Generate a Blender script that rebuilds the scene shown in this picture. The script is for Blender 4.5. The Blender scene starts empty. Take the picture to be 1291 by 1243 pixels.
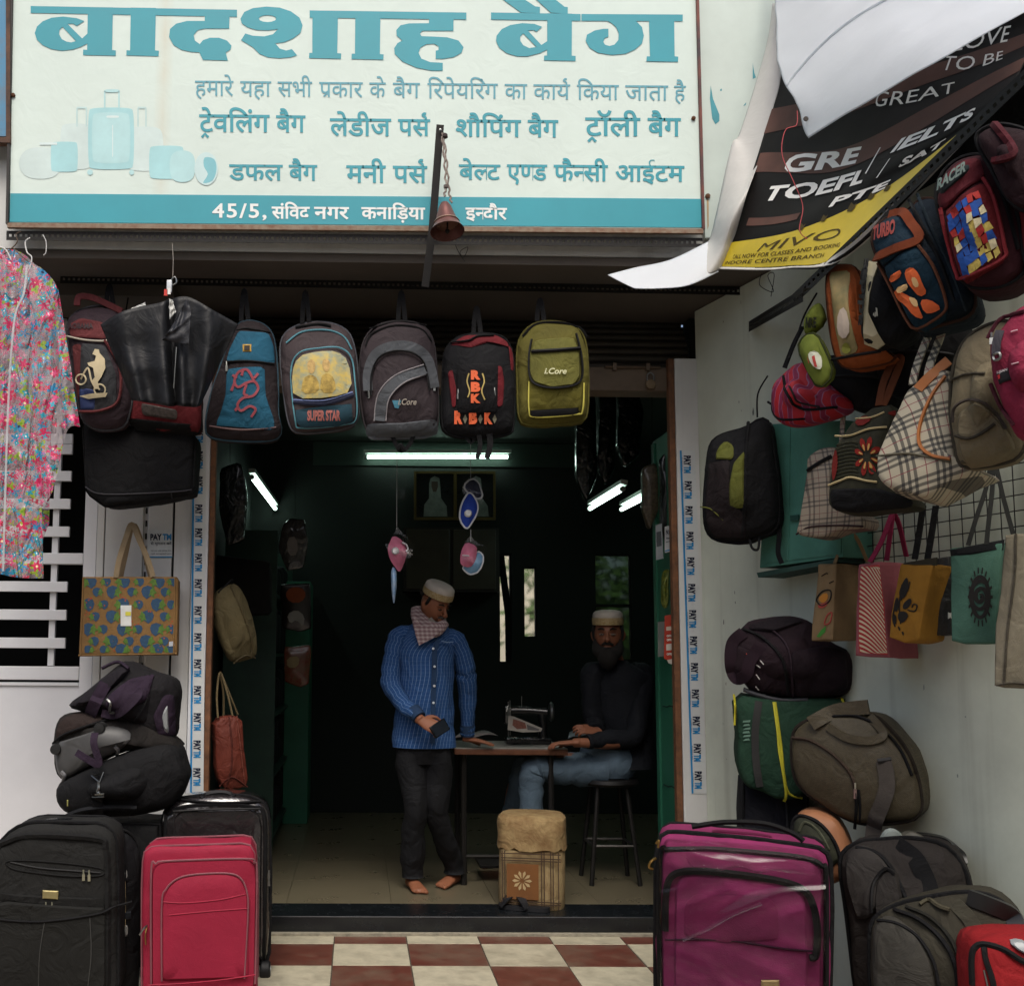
import bpy, bmesh, math, random
from mathutils import Vector, Matrix, noise
from mathutils.geometry import tessellate_polygon
R = math.radians
random.seed(7)
S = bpy.context.scene
C = S.collection

# ---------------------------------------------------------------- camera
FPX, PPX, PPY = 1293.0, 475.0, 700.0          # focal length and optical centre in photo pixels (the photo is an off-centre crop)
cam_data = bpy.data.cameras.new('camera')
cam = bpy.data.objects.new('camera', cam_data); C.objects.link(cam)
cam_data.sensor_fit = 'HORIZONTAL'; cam_data.sensor_width = 36
cam_data.lens = 36 * FPX / 1291
cam_data.shift_x = (645.5 - PPX) / 1291
cam_data.shift_y = -(621.5 - PPY) / 1291
cam_data.clip_start = 0.05; cam_data.clip_end = 500
CAM = Vector((0, 0, 1.4))
CM = Matrix.Rotation(R(-1.0), 3, 'Z') @ Matrix.Rotation(R(90 + 5.61), 3, 'X') @ Matrix.Rotation(0.0076, 3, 'Z')
cam.matrix_world = Matrix.Translation(CAM) @ CM.to_4x4()
S.camera = cam

# ---------------------------------------------------------------- world, sun, exposure
SUN_EL, SUN_AZ = 58, 182                       # sun high behind the photographer
world = bpy.data.worlds.new('World'); S.world = world; world.use_nodes = True
wn = world.node_tree.nodes; wl = world.node_tree.links
bg = wn['Background']; bg.inputs[1].default_value = 0.125
sky = wn.new('ShaderNodeTexSky'); sky.sky_type = 'NISHITA'; sky.sun_disc = False
sky.sun_elevation = R(SUN_EL); sky.sun_rotation = R(SUN_AZ)
sky.air_density = 1.0; sky.dust_density = 6.0; sky.ozone_density = 1.0
wl.new(sky.outputs[0], bg.inputs[0])
sd = bpy.data.lights.new('sun', 'SUN'); sd.energy = 1.2; sd.angle = R(25); sd.color = (0.99, 1.0, 0.95)
sun = bpy.data.objects.new('sun', sd); C.objects.link(sun)
az = R(SUN_AZ)
sdir = Vector((math.sin(az) * math.cos(R(SUN_EL)), math.cos(az) * math.cos(R(SUN_EL)), math.sin(R(SUN_EL))))
sun.rotation_euler = sdir.to_track_quat('Z', 'Y').to_euler()
sun.location = sdir * 30
S.view_settings.view_transform = 'Standard'; S.view_settings.look = 'None'
S.view_settings.exposure = 0.5; S.view_settings.gamma = 1.0; S.view_settings.use_curve_mapping = False
S.cycles.max_bounces = 6; S.cycles.transparent_max_bounces = 12
S.cycles.use_denoising = True

# ---------------------------------------------------------------- photo pixel -> point in the place
def ray(px, py):
    return CM @ Vector(((px - PPX) / FPX, -(py - PPY) / FPX, -1.0))
def hit(px, py, p0, n):
    d = ray(px, py); return CAM + d * ((p0 - CAM).dot(n) / d.dot(n))
def onY(px, py, Y): return hit(px, py, Vector((0, Y, 0)), Vector((0, 1, 0)))
def onZ(px, py, Z): return hit(px, py, Vector((0, 0, Z)), Vector((0, 0, 1)))
WP = Vector((1.80, 5.35, 0)); WD = Vector((0.29, -1, 0)).normalized(); WN = Vector((-1, -0.29, 0)).normalized()
WYAW = math.degrees(math.atan2(-WN.x, -WN.y))
def onW(px, py, t=0.0): return hit(px, py, WP + WN * t, WN)

# ---------------------------------------------------------------- materials
def lin(h):
    h = h.lstrip('#'); out = []
    for i in (0, 2, 4):
        c = int(h[i:i+2], 16) / 255
        out.append(c / 12.92 if c <= 0.04045 else ((c + 0.055) / 1.055) ** 2.4)
    return tuple(out) + (1.0,)
_mc = {}
def pm(hexc, rough=0.75, var=0.25, scale=7.0, bump=0.25, bscale=260.0, metal=0.0, coat=0.0, spec=0.4, sheen=0.0, emit=0.0, alpha=1.0, hex2=None, edge=0.5, trans=0.0, crease=0.0):
    key = (hexc, rough, var, scale, bump, bscale, metal, coat, spec, sheen, emit, alpha, hex2, edge, trans, crease)
    if key in _mc: return _mc[key]
    m = bpy.data.materials.new('surface_' + hexc.lstrip('#')); m.use_nodes = True
    n, l = m.node_tree.nodes, m.node_tree.links
    b = n['Principled BSDF']; c = lin(hexc)
    b.inputs['Roughness'].default_value = rough; b.inputs['Metallic'].default_value = metal
    b.inputs['Specular IOR Level'].default_value = spec
    b.inputs['Coat Weight'].default_value = coat; b.inputs['Coat Roughness'].default_value = 0.08
    b.inputs['Sheen Weight'].default_value = sheen
    b.inputs['Alpha'].default_value = alpha; b.inputs['Transmission Weight'].default_value = trans
    if emit: b.inputs['Emission Color'].default_value = c; b.inputs['Emission Strength'].default_value = emit
    tc = n.new('ShaderNodeTexCoord')
    nz = n.new('ShaderNodeTexNoise'); nz.inputs['Scale'].default_value = scale; nz.inputs['Detail'].default_value = 6; nz.inputs['Roughness'].default_value = 0.65
    l.new(tc.outputs['Object'], nz.inputs['Vector'])
    rp = n.new('ShaderNodeValToRGB')
    c2 = lin(hex2) if hex2 else tuple(x * (1 - var) for x in c[:3]) + (1,)
    c1 = c if hex2 else tuple(min(1, x * (1 + var * 0.5)) for x in c[:3]) + (1,)
    rp.color_ramp.elements[0].position = edge - 0.2; rp.color_ramp.elements[1].position = edge + 0.2
    rp.color_ramp.elements[0].color = c2; rp.color_ramp.elements[1].color = c1
    l.new(nz.outputs['Fac'], rp.inputs[0]); l.new(rp.outputs[0], b.inputs['Base Color'])
    rr = n.new('ShaderNodeMapRange'); rr.inputs['To Min'].default_value = max(0, rough - 0.12); rr.inputs['To Max'].default_value = min(1, rough + 0.12)
    l.new(nz.outputs['Fac'], rr.inputs[0]); l.new(rr.outputs[0], b.inputs['Roughness'])
    if bump or crease:
        last = None
        if bump:
            n2 = n.new('ShaderNodeTexNoise'); n2.inputs['Scale'].default_value = bscale; n2.inputs['Detail'].default_value = 2
            l.new(tc.outputs['Object'], n2.inputs['Vector'])
            bp = n.new('ShaderNodeBump'); bp.inputs['Strength'].default_value = bump; bp.inputs['Distance'].default_value = 0.002
            l.new(n2.outputs['Fac'], bp.inputs['Height']); last = bp
        if crease:
            n3 = n.new('ShaderNodeTexNoise'); n3.inputs['Scale'].default_value = 9; n3.inputs['Detail'].default_value = 3; n3.inputs['Distortion'].default_value = 1.6
            l.new(tc.outputs['Object'], n3.inputs['Vector'])
            b2 = n.new('ShaderNodeBump'); b2.inputs['Strength'].default_value = crease; b2.inputs['Distance'].default_value = 0.03
            l.new(n3.outputs['Fac'], b2.inputs['Height'])
            if last: l.new(last.outputs[0], b2.inputs['Normal'])
            last = b2
        l.new(last.outputs[0], b.inputs['Normal'])
    _mc[key] = m
    return m
def tone(h, sat=.88, val=.66):
    h = h.lstrip('#'); c = [int(h[i:i+2], 16) for i in (0, 2, 4)]; g = sum(c) / 3
    return '#' + ''.join('%02x' % max(0, min(255, int((g + (x - g) * sat) * val))) for x in c)
def fab(h, **k):
    h = tone(h)
    if k.get('hex2'): k['hex2'] = tone(k['hex2'])
    k.setdefault('rough', 0.85); k.setdefault('bump', 0.5); k.setdefault('crease', 0.5); k.setdefault('sheen', 0.0); k.setdefault('spec', 0.25)
    return pm(h, **k)
def plas(h, **k):
    k.setdefault('rough', 0.35); k.setdefault('bump', 0.0); return pm(h, **k)
STEEL = pm('#8d8f8c', rough=0.35, metal=0.9, bump=0.0)
BRASS = pm('#9a7b45', rough=0.35, metal=0.9, bump=0.0)
BLACKIRON = pm('#1c1a18', rough=0.6, metal=0.3)
BLK = fab('#141418'); ZIP = fab('#0f0f12', rough=0.6, crease=0)
def nodes_of(m): return m.node_tree.nodes, m.node_tree.links, m.node_tree.nodes['Principled BSDF']

# ---------------------------------------------------------------- mesh building
def tag(o, label=None, cat=None, group=None, kind=None):
    if label: o['label'] = label
    if cat: o['category'] = cat
    if group: o['group'] = group
    if kind: o['kind'] = kind
    return o
def mesh_obj(name, verts, faces, mat=None, parent=None, smooth=True, uvs=None, loc=None):
    me = bpy.data.meshes.new(name); me.from_pydata([tuple(v) for v in verts], [], [tuple(f) for f in faces])
    if uvs:
        lay = me.uv_layers.new(name='UVMap')
        for lp in me.loops: lay.data[lp.index].uv = uvs[lp.vertex_index]
    me.update()
    bm = bmesh.new(); bm.from_mesh(me); bmesh.ops.recalc_face_normals(bm, faces=bm.faces); bm.to_mesh(me); bm.free()
    if smooth:
        me.polygons.foreach_set('use_smooth', [True] * len(me.polygons))
        me.set_sharp_from_angle(angle=R(38))
    o = bpy.data.objects.new(name, me); C.objects.link(o)
    if mat: me.materials.append(mat)
    if parent: o.parent = parent
    if loc is not None: o.location = loc
    return o
class MB:
    def __init__(s): s.v = []; s.f = []
    def add(s, vf, M=None):
        v, f = vf; k = len(s.v)
        s.v += [(M @ Vector(p)) if M else Vector(p) for p in v]; s.f += [tuple(i + k for i in q) for q in f]; return s
    def build(s, name, mat, parent=None, **k): return mesh_obj(name, s.v, s.f, mat, parent, **k)
def g_box(x0, x1, y0, y1, z0, z1, b=0.0):
    if b <= 0:
        v = [(x, y, z) for x in (x0, x1) for y in (y0, y1) for z in (z0, z1)]
        return v, [(0, 1, 3, 2), (4, 6, 7, 5), (0, 4, 5, 1), (2, 3, 7, 6), (0, 2, 6, 4), (1, 5, 7, 3)]
    bm = bmesh.new(); v, f = g_box(x0, x1, y0, y1, z0, z1)
    vs = [bm.verts.new(p) for p in v]
    for q in f: bm.faces.new([vs[i] for i in q])
    bmesh.ops.recalc_face_normals(bm, faces=bm.faces)
    b = min(b, abs(x1 - x0) * .45, abs(y1 - y0) * .45, abs(z1 - z0) * .45)
    bmesh.ops.bevel(bm, geom=bm.edges[:], offset=b, segments=2, affect='EDGES', profile=0.5)
    bm.verts.index_update()
    out = [v.co.copy() for v in bm.verts], [tuple(v.index for v in q.verts) for q in bm.faces]; bm.free(); return out
def cr(pts, n=6, closed=False):
    """smooth curve through points"""
    pts = [Vector(p) for p in pts]; m = len(pts); out = []
    if m < 3 and not closed: 
        return [pts[0].lerp(pts[-1], i / n) for i in range(n + 1)]
    rng = range(m) if closed else range(m - 1)
    for i in rng:
        if closed: p0, p1, p2, p3 = pts[i - 1], pts[i], pts[(i + 1) % m], pts[(i + 2) % m]
        else: p0, p1, p2, p3 = pts[max(0, i - 1)], pts[i], pts[i + 1], pts[min(m - 1, i + 2)]
        for k in range(n):
            t = k / n
            out.append(0.5 * ((2 * p1) + (p2 - p0) * t + (2 * p0 - 5 * p1 + 4 * p2 - p3) * t * t + (3 * p1 - p0 - 3 * p2 + p3) * t ** 3))
    if not closed: out.append(pts[-1])
    return out
def g_tube(pts, r, n=6, closed=False, flat=None, cap=True):
    """tube along points; r number or list; flat=(width, thickness, normal) makes a ribbon"""
    pts = [Vector(p) for p in pts]; m = len(pts); v = []; f = []; up = None
    for i, p in enumerate(pts):
        a = pts[i - 1] if (i > 0 or closed) else p; b = pts[(i + 1) % m] if (i < m - 1 or closed) else p
        t = (b - a).normalized() if (b - a).length > 1e-9 else Vector((0, 0, 1))
        if flat: nn = Vector(flat[2])
        else: nn = up if up is not None else (Vector((0, 0, 1)) if abs(t.z) < 0.8 else Vector((0, 1, 0)))
        side = t.cross(nn)
        if side.length < 1e-6: side = t.orthogonal()
        side.normalize(); nn = side.cross(t).normalized(); up = nn
        rr = r[i] if isinstance(r, (list, tuple)) else r
        if flat:
            w, th = flat[0] / 2, flat[1] / 2
            ring = [(-w, -th), (w, -th), (w, th), (-w, th)]
            v += [p + side * x + nn * y for x, y in ring]; k = 4
        else:
            k = n; v += [p + (side * math.cos(2 * math.pi * j / n) + nn * math.sin(2 * math.pi * j / n)) * rr for j in range(n)]
    for i in range(m if closed else m - 1):
        a, b = i * k, ((i + 1) % m) * k
        for j in range(k): f.append((a + j, a + (j + 1) % k, b + (j + 1) % k, b + j))
    if cap and not closed: f.append(tuple(range(k))[::-1]); f.append(tuple(range((m - 1) * k, m * k)))
    return v, f
def g_lathe(prof, n=24, c=(0, 0, 0), axis='Z'):
    v = []; f = []; m = len(prof)
    for i, (r, z) in enumerate(prof):
        for j in range(n):
            a = 2 * math.pi * j / n
            p = (r * math.cos(a), r * math.sin(a), z)
            if axis == 'Y': p = (p[0], z, p[1])
            if axis == 'X': p = (z, p[0], p[1])
            v.append(Vector(p) + Vector(c))
    for i in range(m - 1):
        for j in range(n): f.append((i * n + j, i * n + (j + 1) % n, (i + 1) * n + (j + 1) % n, (i + 1) * n + j))
    f.append(tuple(range(n))[::-1]); f.append(tuple(range((m - 1) * n, m * n)))
    return v, f
def g_loft(secs, n=20, cap=True, wob=0.0, seed=0):
    """secs: (centre, rx, ry, X axis, Y axis) ; returns verts, faces, uvs"""
    v = []; f = []; uv = []; L = 0; prev = None
    for i, s in enumerate(secs):
        c, rx, ry = Vector(s[0]), s[1], s[2]; X = Vector(s[3]).normalized(); Y = Vector(s[4]).normalized()
        sq = s[5] if len(s) > 5 else 1.0
        if prev is not None: L += (c - prev).length
        prev = c
        per = math.pi * (rx + ry)
        for j in range(n):
            a = 2 * math.pi * j / n; ca, sa = math.cos(a), math.sin(a)
            ca = math.copysign(abs(ca) ** sq, ca); sa = math.copysign(abs(sa) ** sq, sa)
            p = c + X * rx * ca + Y * ry * sa
            if wob:
                q = p * 9 + Vector((seed, 0, 0)); p = p + (p - c).normalized() * wob * (noise.noise(q) + 0.5 * noise.noise(q * 2.3))
            v.append(p); uv.append((per * j / n, L))
    m = len(secs)
    for i in range(m - 1):
        for j in range(n): f.append((i * n + j, i * n + (j + 1) % n, (i + 1) * n + (j + 1) % n, (i + 1) * n + j))
    if cap: f.append(tuple(range(n))[::-1]); f.append(tuple(range((m - 1) * n, m * n)))
    return v, f, uv
def chaikin(p, it=2, closed=True):
    p = [Vector(q) for q in p]
    for _ in range(it):
        o = []
        for i in range(len(p)):
            a, b = p[i], p[(i + 1) % len(p)]; o += [a * .75 + b * .25, a * .25 + b * .75]
        p = o
    return p
def corners(p, cap):
    """keep straight edges straight: only the ends of long edges take part in the rounding"""
    p = [Vector(q) for q in p]; o = []
    for i in range(len(p)):
        a, b = p[i], p[(i + 1) % len(p)]; L = (b - a).length; o.append(a)
        if L > 2.2 * cap: d = (b - a) / L * cap; o += [a + d, b - d]
    return o
def resample(p, n):
    m = len(p); d = [0.0]
    for i in range(m): d.append(d[-1] + (p[(i + 1) % m] - p[i]).length)
    out = []; j = 0
    for k in range(n):
        t = d[-1] * k / n
        while d[j + 1] < t: j += 1
        s = (t - d[j]) / max(1e-9, d[j + 1] - d[j]); out.append(p[j].lerp(p[(j + 1) % m], s))
    return out
def tess(polys):
    """polys: outer + holes as lists of 2D; returns verts, tris"""
    P = [[Vector((p[0], p[1], 0)) for p in q] for q in polys]
    tri = tessellate_polygon(P); flat = [v for q in P for v in q]
    return flat, [tuple(t) for t in tri]
def split_long(v, f, L):
    bm = bmesh.new(); vs = [bm.verts.new(p) for p in v]
    for q in f:
        try: bm.faces.new([vs[i] for i in q])
        except ValueError: pass
    for _ in range(6):
        e = [e for e in bm.edges if e.calc_length() > L]
        if not e: break
        bmesh.ops.subdivide_edges(bm, edges=e, cuts=1); bmesh.ops.triangulate(bm, faces=[q for q in bm.faces if len(q.verts) > 3])
    bm.verts.index_update(); out = [x.co.copy() for x in bm.verts], [tuple(x.index for x in q.verts) for q in bm.faces]; bm.free(); return out

# ---------------------------------------------------------------- frames (a plane standing in the place) and soft goods
class Frame:
    def __init__(s, p0, yaw=0, pitch=0, roll=0):
        s.Rm = Matrix.Rotation(R(-yaw), 3, 'Z') @ Matrix.Rotation(R(pitch), 3, 'X') @ Matrix.Rotation(R(roll), 3, 'Y')
        s.o = Vector(p0); s.M = Matrix.Translation(s.o) @ s.Rm.to_4x4(); s.Mi = s.M.inverted(); s.Ri = s.Rm.transposed()
    def p(s, px, py, y=0.0):
        c = s.Mi @ CAM; d = s.Ri @ ray(px, py); t = (y - c.y) / d.y
        return c + d * t
    def xz(s, px, py, y=0.0): q = s.p(px, py, y); return Vector((q.x, q.z))
def empty(name, M, label=None, cat=None, group=None):
    o = bpy.data.objects.new(name, None); C.objects.link(o); o.empty_display_size = 0.1
    o.matrix_world = M if isinstance(M, Matrix) else Matrix.Translation(Vector(M))
    return tag(o, label, cat, group)
def WR(name, loc, label, cat, group=None): return empty(name, Matrix.Translation(Vector(loc)), label, cat, group)
class Bag:
    """a soft or hard shell body whose front outline is given, with things that lie on its front"""
    def __init__(s, name, fr, outline, d, mat, label, cat='bag', group=None, b=0.02, r=0.03, body='body', wr=0.008, it=2, n=56, zip_r=0.0, root=None, power=3.0, seed=None, sub=None, cap=None):
        s.fr = fr; s.mat = mat
        s.root = root or empty(name, fr.M, label, cat, group)
        if root and sub is None: pass
        s.b = b; s.power = power
        ol = [fr.xz(*q) for q in outline]; s.cap = cap
        if cap: ol = corners(ol, cap)
        ol = resample(chaikin(ol, it), n)
        s.c = sum(ol, Vector((0, 0))) / n
        xs = [p.x for p in ol]; zs = [p.y for p in ol]; s.w = max(xs) - min(xs); s.h = max(zs) - min(zs)
        s.c = Vector(((max(xs) + min(xs)) / 2, (max(zs) + min(zs)) / 2)) * .5 + s.c * .5
        s.ol = ol; Rr = min(s.w, s.h) / 2; r = min(r, Rr * .6, d * .48); s.r = r; s.Rr = Rr
        s.tab = {}
        bins = 180; tab = [0.0] * bins
        fine = resample(ol, 720)
        for p in fine:
            q = p - s.c; k = int((math.atan2(q.y, q.x) + math.pi) / (2 * math.pi) * bins) % bins; tab[k] = max(tab[k], q.length)
        for k in range(bins):
            if tab[k] == 0: tab[k] = tab[k - 1] or tab[(k + 1) % bins] or Rr
        s.tab = tab
        prof = []
        s.s0 = 1 - r / Rr
        for q in (0.0, .3, .6, .85): prof.append((q * s.s0, -b * (1 - q ** power)))
        for k in range(4):
            a = k / 3 * math.pi / 2; prof.append((1 - r / Rr * (1 - math.sin(a)), r * (1 - math.cos(a))))
        for q in (.33, .66): prof.append((1.0 + (0.012 if wr else 0), r + (d - 2 * r) * q))
        for k in range(4):
            a = math.pi / 2 - k / 3 * math.pi / 2; prof.append((1 - r / Rr * (1 - math.sin(a)), d - r * (1 - math.cos(a))))
        prof.append((0, d))
        v = []; f = []; sd = random.random() * 50 if seed is None else seed
        for i, (q, y) in enumerate(prof):
            for p in ol:
                P = s.c + (p - s.c) * q; V = Vector((P.x, y, P.y))
                if wr:
                    nz = noise.noise_vector(Vector((P.x * 7 + sd, y * 7, P.y * 7))) + .4 * noise.noise_vector(Vector((P.x * 21 + sd, y * 17, P.y * 21)))
                    V += Vector((nz.x, nz.y * (1 if q > .8 else .35), nz.z)) * wr * (1 if 0 < q else 0)
                v.append(V)
        k = len(prof)
        for i in range(k - 1):
            for j in range(n):
                if i == 0: f.append((0, n + j, n + (j + 1) % n))
                else: f.append((i * n + j, (i + 1) * n + j, (i + 1) * n + (j + 1) % n, i * n + (j + 1) % n))
        used = sorted({i for q in f for i in q}); mp = {o: i for i, o in enumerate(used)}
        s.body = mesh_obj(body, [v[i] for i in used], [tuple(mp[i] for i in q) for q in f], mat, s.root)
        s.d = d; s.wr = wr
        if zip_r: s.seam(zip_r, ZIP)
    def H(s, x, z):
        q = Vector((x, z)) - s.c; L = q.length
        k = (math.atan2(q.y, q.x) + math.pi) / (2 * math.pi) * 180 - .5; k0 = int(math.floor(k)); t = k - k0
        rr = s.tab[k0 % 180] * (1 - t) + s.tab[(k0 + 1) % 180] * t
        u = L / max(rr, 1e-6)
        if u < s.s0: return s.b * (1 - (u / s.s0) ** s.power)
        e = min(1, (u - s.s0) / max(1e-6, 1 - s.s0)); return -s.r * (1 - math.sqrt(max(0, 1 - e * e)))
    def on(s, px, py, lift=0.0):
        q = s.fr.xz(px, py, 0)
        for _ in range(2): h = s.H(q.x, q.y) + lift; q = s.fr.xz(px, py, -h)
        return Vector((q.x, -s.H(q.x, q.y) - lift, q.y))
    def seam(s, rad, mat, y=None, name='piping', scale=1.0):
        y = s.r if y is None else y
        pts = [Vector((s.c.x + (p.x - s.c.x) * scale, y, s.c.y + (p.y - s.c.y) * scale)) for p in s.ol]
        if scale == 1.0 : pts = [Vector((s.c.x + (p.x - s.c.x) * (1 + .3 * rad / s.Rr), y, s.c.y + (p.z - s.c.y) * (1 + .3 * rad / s.Rr))) for p in pts]
        v, f = g_tube(pts, rad, 6, closed=True); return mesh_obj(name, v, f, mat, s.root)
    def patch(s, ol, mat, th=0.008, name='pocket', it=2, lift=0.0, n=40, parent=None, puff=0.0, label=None, cap=.03):
        ol = [s.fr.xz(p[0], p[1], -s.b - th - lift) for p in ol]
        if it and cap: ol = corners(ol, cap)
        ol = resample(chaikin(ol, it) if it else ol, n) if it else ol
        n = len(ol)
        c = sum(ol, Vector((0, 0))) / n; v = []; f = []
        e = min(.3, 0.006 / max(.01, min((p - c).length for p in ol)))
        prof = [(0, th + puff), (.35, th + puff * .9), (.7, th + puff * .55), (1 - e, th), (1, th * .5), (1, -.004)]
        for q, t in prof:
            for p in ol:
                P = c + (p - c) * q; v.append(Vector((P.x, -s.H(P.x, P.y) - t - lift, P.y)))
        for i in range(len(prof) - 1):
            for j in range(n): 
                if i == 0: f.append((0, n + j, n + (j + 1) % n))
                else: f.append((i * n + j, (i + 1) * n + j, (i + 1) * n + (j + 1) % n, i * n + (j + 1) % n))
        used = sorted({i for q in f for i in q}); mp = {o: i for i, o in enumerate(used)}
        o = mesh_obj(name, [v[i] for i in used], [tuple(mp[i] for i in q) for q in f], mat, parent or s.root)
        if label: o['label'] = label
        return o
    def line(s, pts, rad, mat, name='zip', closed=False, n=6, lift=0.002, smooth=True, parent=None, flat=None):
        q = [s.on(p[0], p[1], lift) for p in (cr([Vector(p) for p in pts], n, closed) if smooth else [Vector(p) for p in pts])]
        v, f = g_tube(q, rad, 5, closed=closed, flat=flat); return mesh_obj(name, v, f, mat, parent or s.root)
    def prints(s, polys, mat, name='print', lift=0.004, it=0, L=0.03, parent=None):
        mb = MB()
        for P in polys:
            P = P if isinstance(P[0][0], (tuple, list)) else [P]
            P = [[(q.x, q.y) for q in (chaikin([Vector(a) for a in pp], it) if it else [Vector(a) for a in pp])] for pp in P]
            q2 = [[s.fr.xz(a[0], a[1], -s.b - lift) for a in pp] for pp in P]
            v, f = tess(q2); v, f = split_long(v, f, L)
            mb.add(([Vector((p.x, -s.H(p.x, p.y) - lift, p.y)) for p in v], f))
        return mb.build(name, mat, parent or s.root, smooth=False)
    def text(s, txt, x0, x1, ybase, ytop, mat, name='lettering', lift=0.004, bold=0.02, shear=0, rot=0, **k):
        v, f = text_geo(txt, bold, shear); v, f = fit_text(v, f, x0, x1, ybase, ytop, rot, **k)
        out = [s.on(p.x, p.y, lift) for p in v]; return mesh_obj(name, out, f, mat, s.root, smooth=False)
    def free(s, pts, r, mat, name='strap', n=6, flat=None, smooth=True, parent=None, sides=6):
        """points (px, py, y) in front (negative) or behind the frame plane"""
        q = [s.fr.p(*p) for p in pts]; q = cr(q, n) if smooth else q
        v, f = g_tube(q, r, sides, flat=flat); return mesh_obj(name, v, f, mat, parent or s.root)
    def pull(s, px, py, L=14, name='zip_pull', mat=None, ang=0, w=3):
        mb = MB(); a = R(ang); dx, dy = math.sin(a), math.cos(a)
        p = [s.on(px, py, .007), s.on(px + dx * L * .4, py + dy * L * .4, .009), s.on(px + dx * L, py + dy * L, .008)]
        mb.add(g_tube(p[:2], .0035, 6)); mb.add(g_tube(p[1:], 0, flat=(.010, .002, (0, -1, 0))))
        return mb.build(name, mat or STEEL, s.root)

# ---------------------------------------------------------------- lettering
_tc = {}
def raw_text(txt, bold=0.0, space=1.0):
    key = (txt, bold, space)
    if key not in _tc:
        c = bpy.data.curves.new('t', 'FONT'); c.body = txt; c.size = 1; c.offset = bold; c.resolution_u = 3; c.space_character = space
        o = bpy.data.objects.new('t', c); me = bpy.data.meshes.new_from_object(o)
        _tc[key] = ([v.co.copy() for v in me.vertices], [tuple(p.vertices) for p in me.polygons])
        bpy.data.meshes.remove(me); bpy.data.objects.remove(o); bpy.data.curves.remove(c)
    v, f = _tc[key]; return [p.copy() for p in v], list(f)
def adv(txt):
    a = raw_text(txt + 'l')[0]; b = raw_text('l')[0]
    return max(p.x for p in a) - max(p.x for p in b)
def text_geo(txt, bold=0.0, shear=0.0, space=1.0):
    """txt: str, or list of pieces: str, ('half', ch), ('reph',), ('rakar',), ('rakar2',)"""
    if isinstance(txt, str): v, f = raw_text(txt, bold, space)
    else:
        v = []; f = []; x = 0.0
        for pc in txt:
            if isinstance(pc, str):
                a, b = raw_text(pc, bold); k = len(v); v += [p + Vector((x, 0, 0)) for p in a]; f += [tuple(i + k for i in q) for q in b]; x += adv(pc)
            elif pc[0] == 'half':
                a, b = raw_text(pc[1], bold); w = adv(pc[1]); cut = w - pc[2]
                bm = bmesh.new(); vs = [bm.verts.new(p) for p in a]
                for q in b:
                    try: bm.faces.new([vs[i] for i in q])
                    except ValueError: pass
                bmesh.ops.bisect_plane(bm, geom=bm.verts[:] + bm.edges[:] + bm.faces[:], plane_co=(cut, 0, 0), plane_no=(1, 0, 0), clear_outer=True)
                bm.verts.index_update(); k = len(v); v += [p.co + Vector((x, 0, 0)) for p in bm.verts]; f += [tuple(p.index + k for p in q.verts) for q in bm.faces]; bm.free()
                x += cut
            else:
                if pc[0] == 'reph': pts = [(-.15, .62), (-.15, .70), (-.22, .76), (-.27, .80), (-.22, .86), (-.13, .85)]
                elif pc[0] == 'rakar': pts = [(-.17, .17), (-.27, .10), (-.37, .02)]
                else: pts = [(-.42, -.22), (-.30, -.08), (-.18, -.22)]
                sm = [(p.x, p.y) for p in cr([Vector(p) for p in pts], 4)] if pc[0] == 'reph' else pts
                t = .032 + bold; k = len(v)
                for i, p in enumerate(sm):
                    a = Vector(sm[max(0, i - 1)]); b = Vector(sm[min(len(sm) - 1, i + 1)]); d = (b - a).normalized()
                    v += [Vector((x + p[0] - d.y * t, p[1] + d.x * t, 0)), Vector((x + p[0] + d.y * t, p[1] - d.x * t, 0))]
                f += [(k + 2 * i, k + 2 * i + 1, k + 2 * i + 3, k + 2 * i + 2) for i in range(len(sm) - 1)]
    if shear: v = [Vector((p.x + p.y * shear, p.y, 0)) for p in v]
    return v, f
def fit_text(v, f, x0, x1, yb, yt, rot=0, hl=None, dy=0):
    """fit glyphs between pixel columns; font height hl (or its bounds) spans baseline yb to yt"""
    ax = min(p.x for p in v); bx = max(p.x for p in v)
    if hl is None: az = min(p.y for p in v); bz = max(p.y for p in v)
    else: az, bz = 0.0, hl
    out = []
    for p in v:
        u = (p.x - ax) / (bx - ax); w = (p.y - az) / (bz - az)
        X = x0 + (x1 - x0) * u; Y = yb + (yt - yb) * w + dy * u
        out.append(Vector((X, Y)))
    if rot:
        cx, cy = (x0 + x1) / 2, (yb + yt) / 2; c, s_ = math.cos(R(rot)), math.sin(R(rot))
        out = [Vector((cx + (p.x - cx) * c - (p.y - cy) * s_, cy + (p.x - cx) * s_ + (p.y - cy) * c)) for p in out]
    return out, f
HL = 0.0
for _p in raw_text('म')[0]: HL = max(HL, _p.y)
def slab(name, fr, ol, d, mat, parent=None, y=0.0, smooth=False):
    """flat board of thickness d from a pixel outline; y is where its front lies"""
    q = [fr.xz(p[0], p[1], y) for p in ol]; v, f = tess([q]); n = len(q)
    V = [Vector((p.x, y, p.y)) for p in v] + [Vector((p.x, y + d, p.y)) for p in v]
    Fs = list(f) + [tuple(i + n for i in t[::-1]) for t in f] + [(i, (i + 1) % n, n + (i + 1) % n, n + i) for i in range(n)]
    return mesh_obj(name, V, Fs, mat, parent, smooth=smooth)

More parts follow.
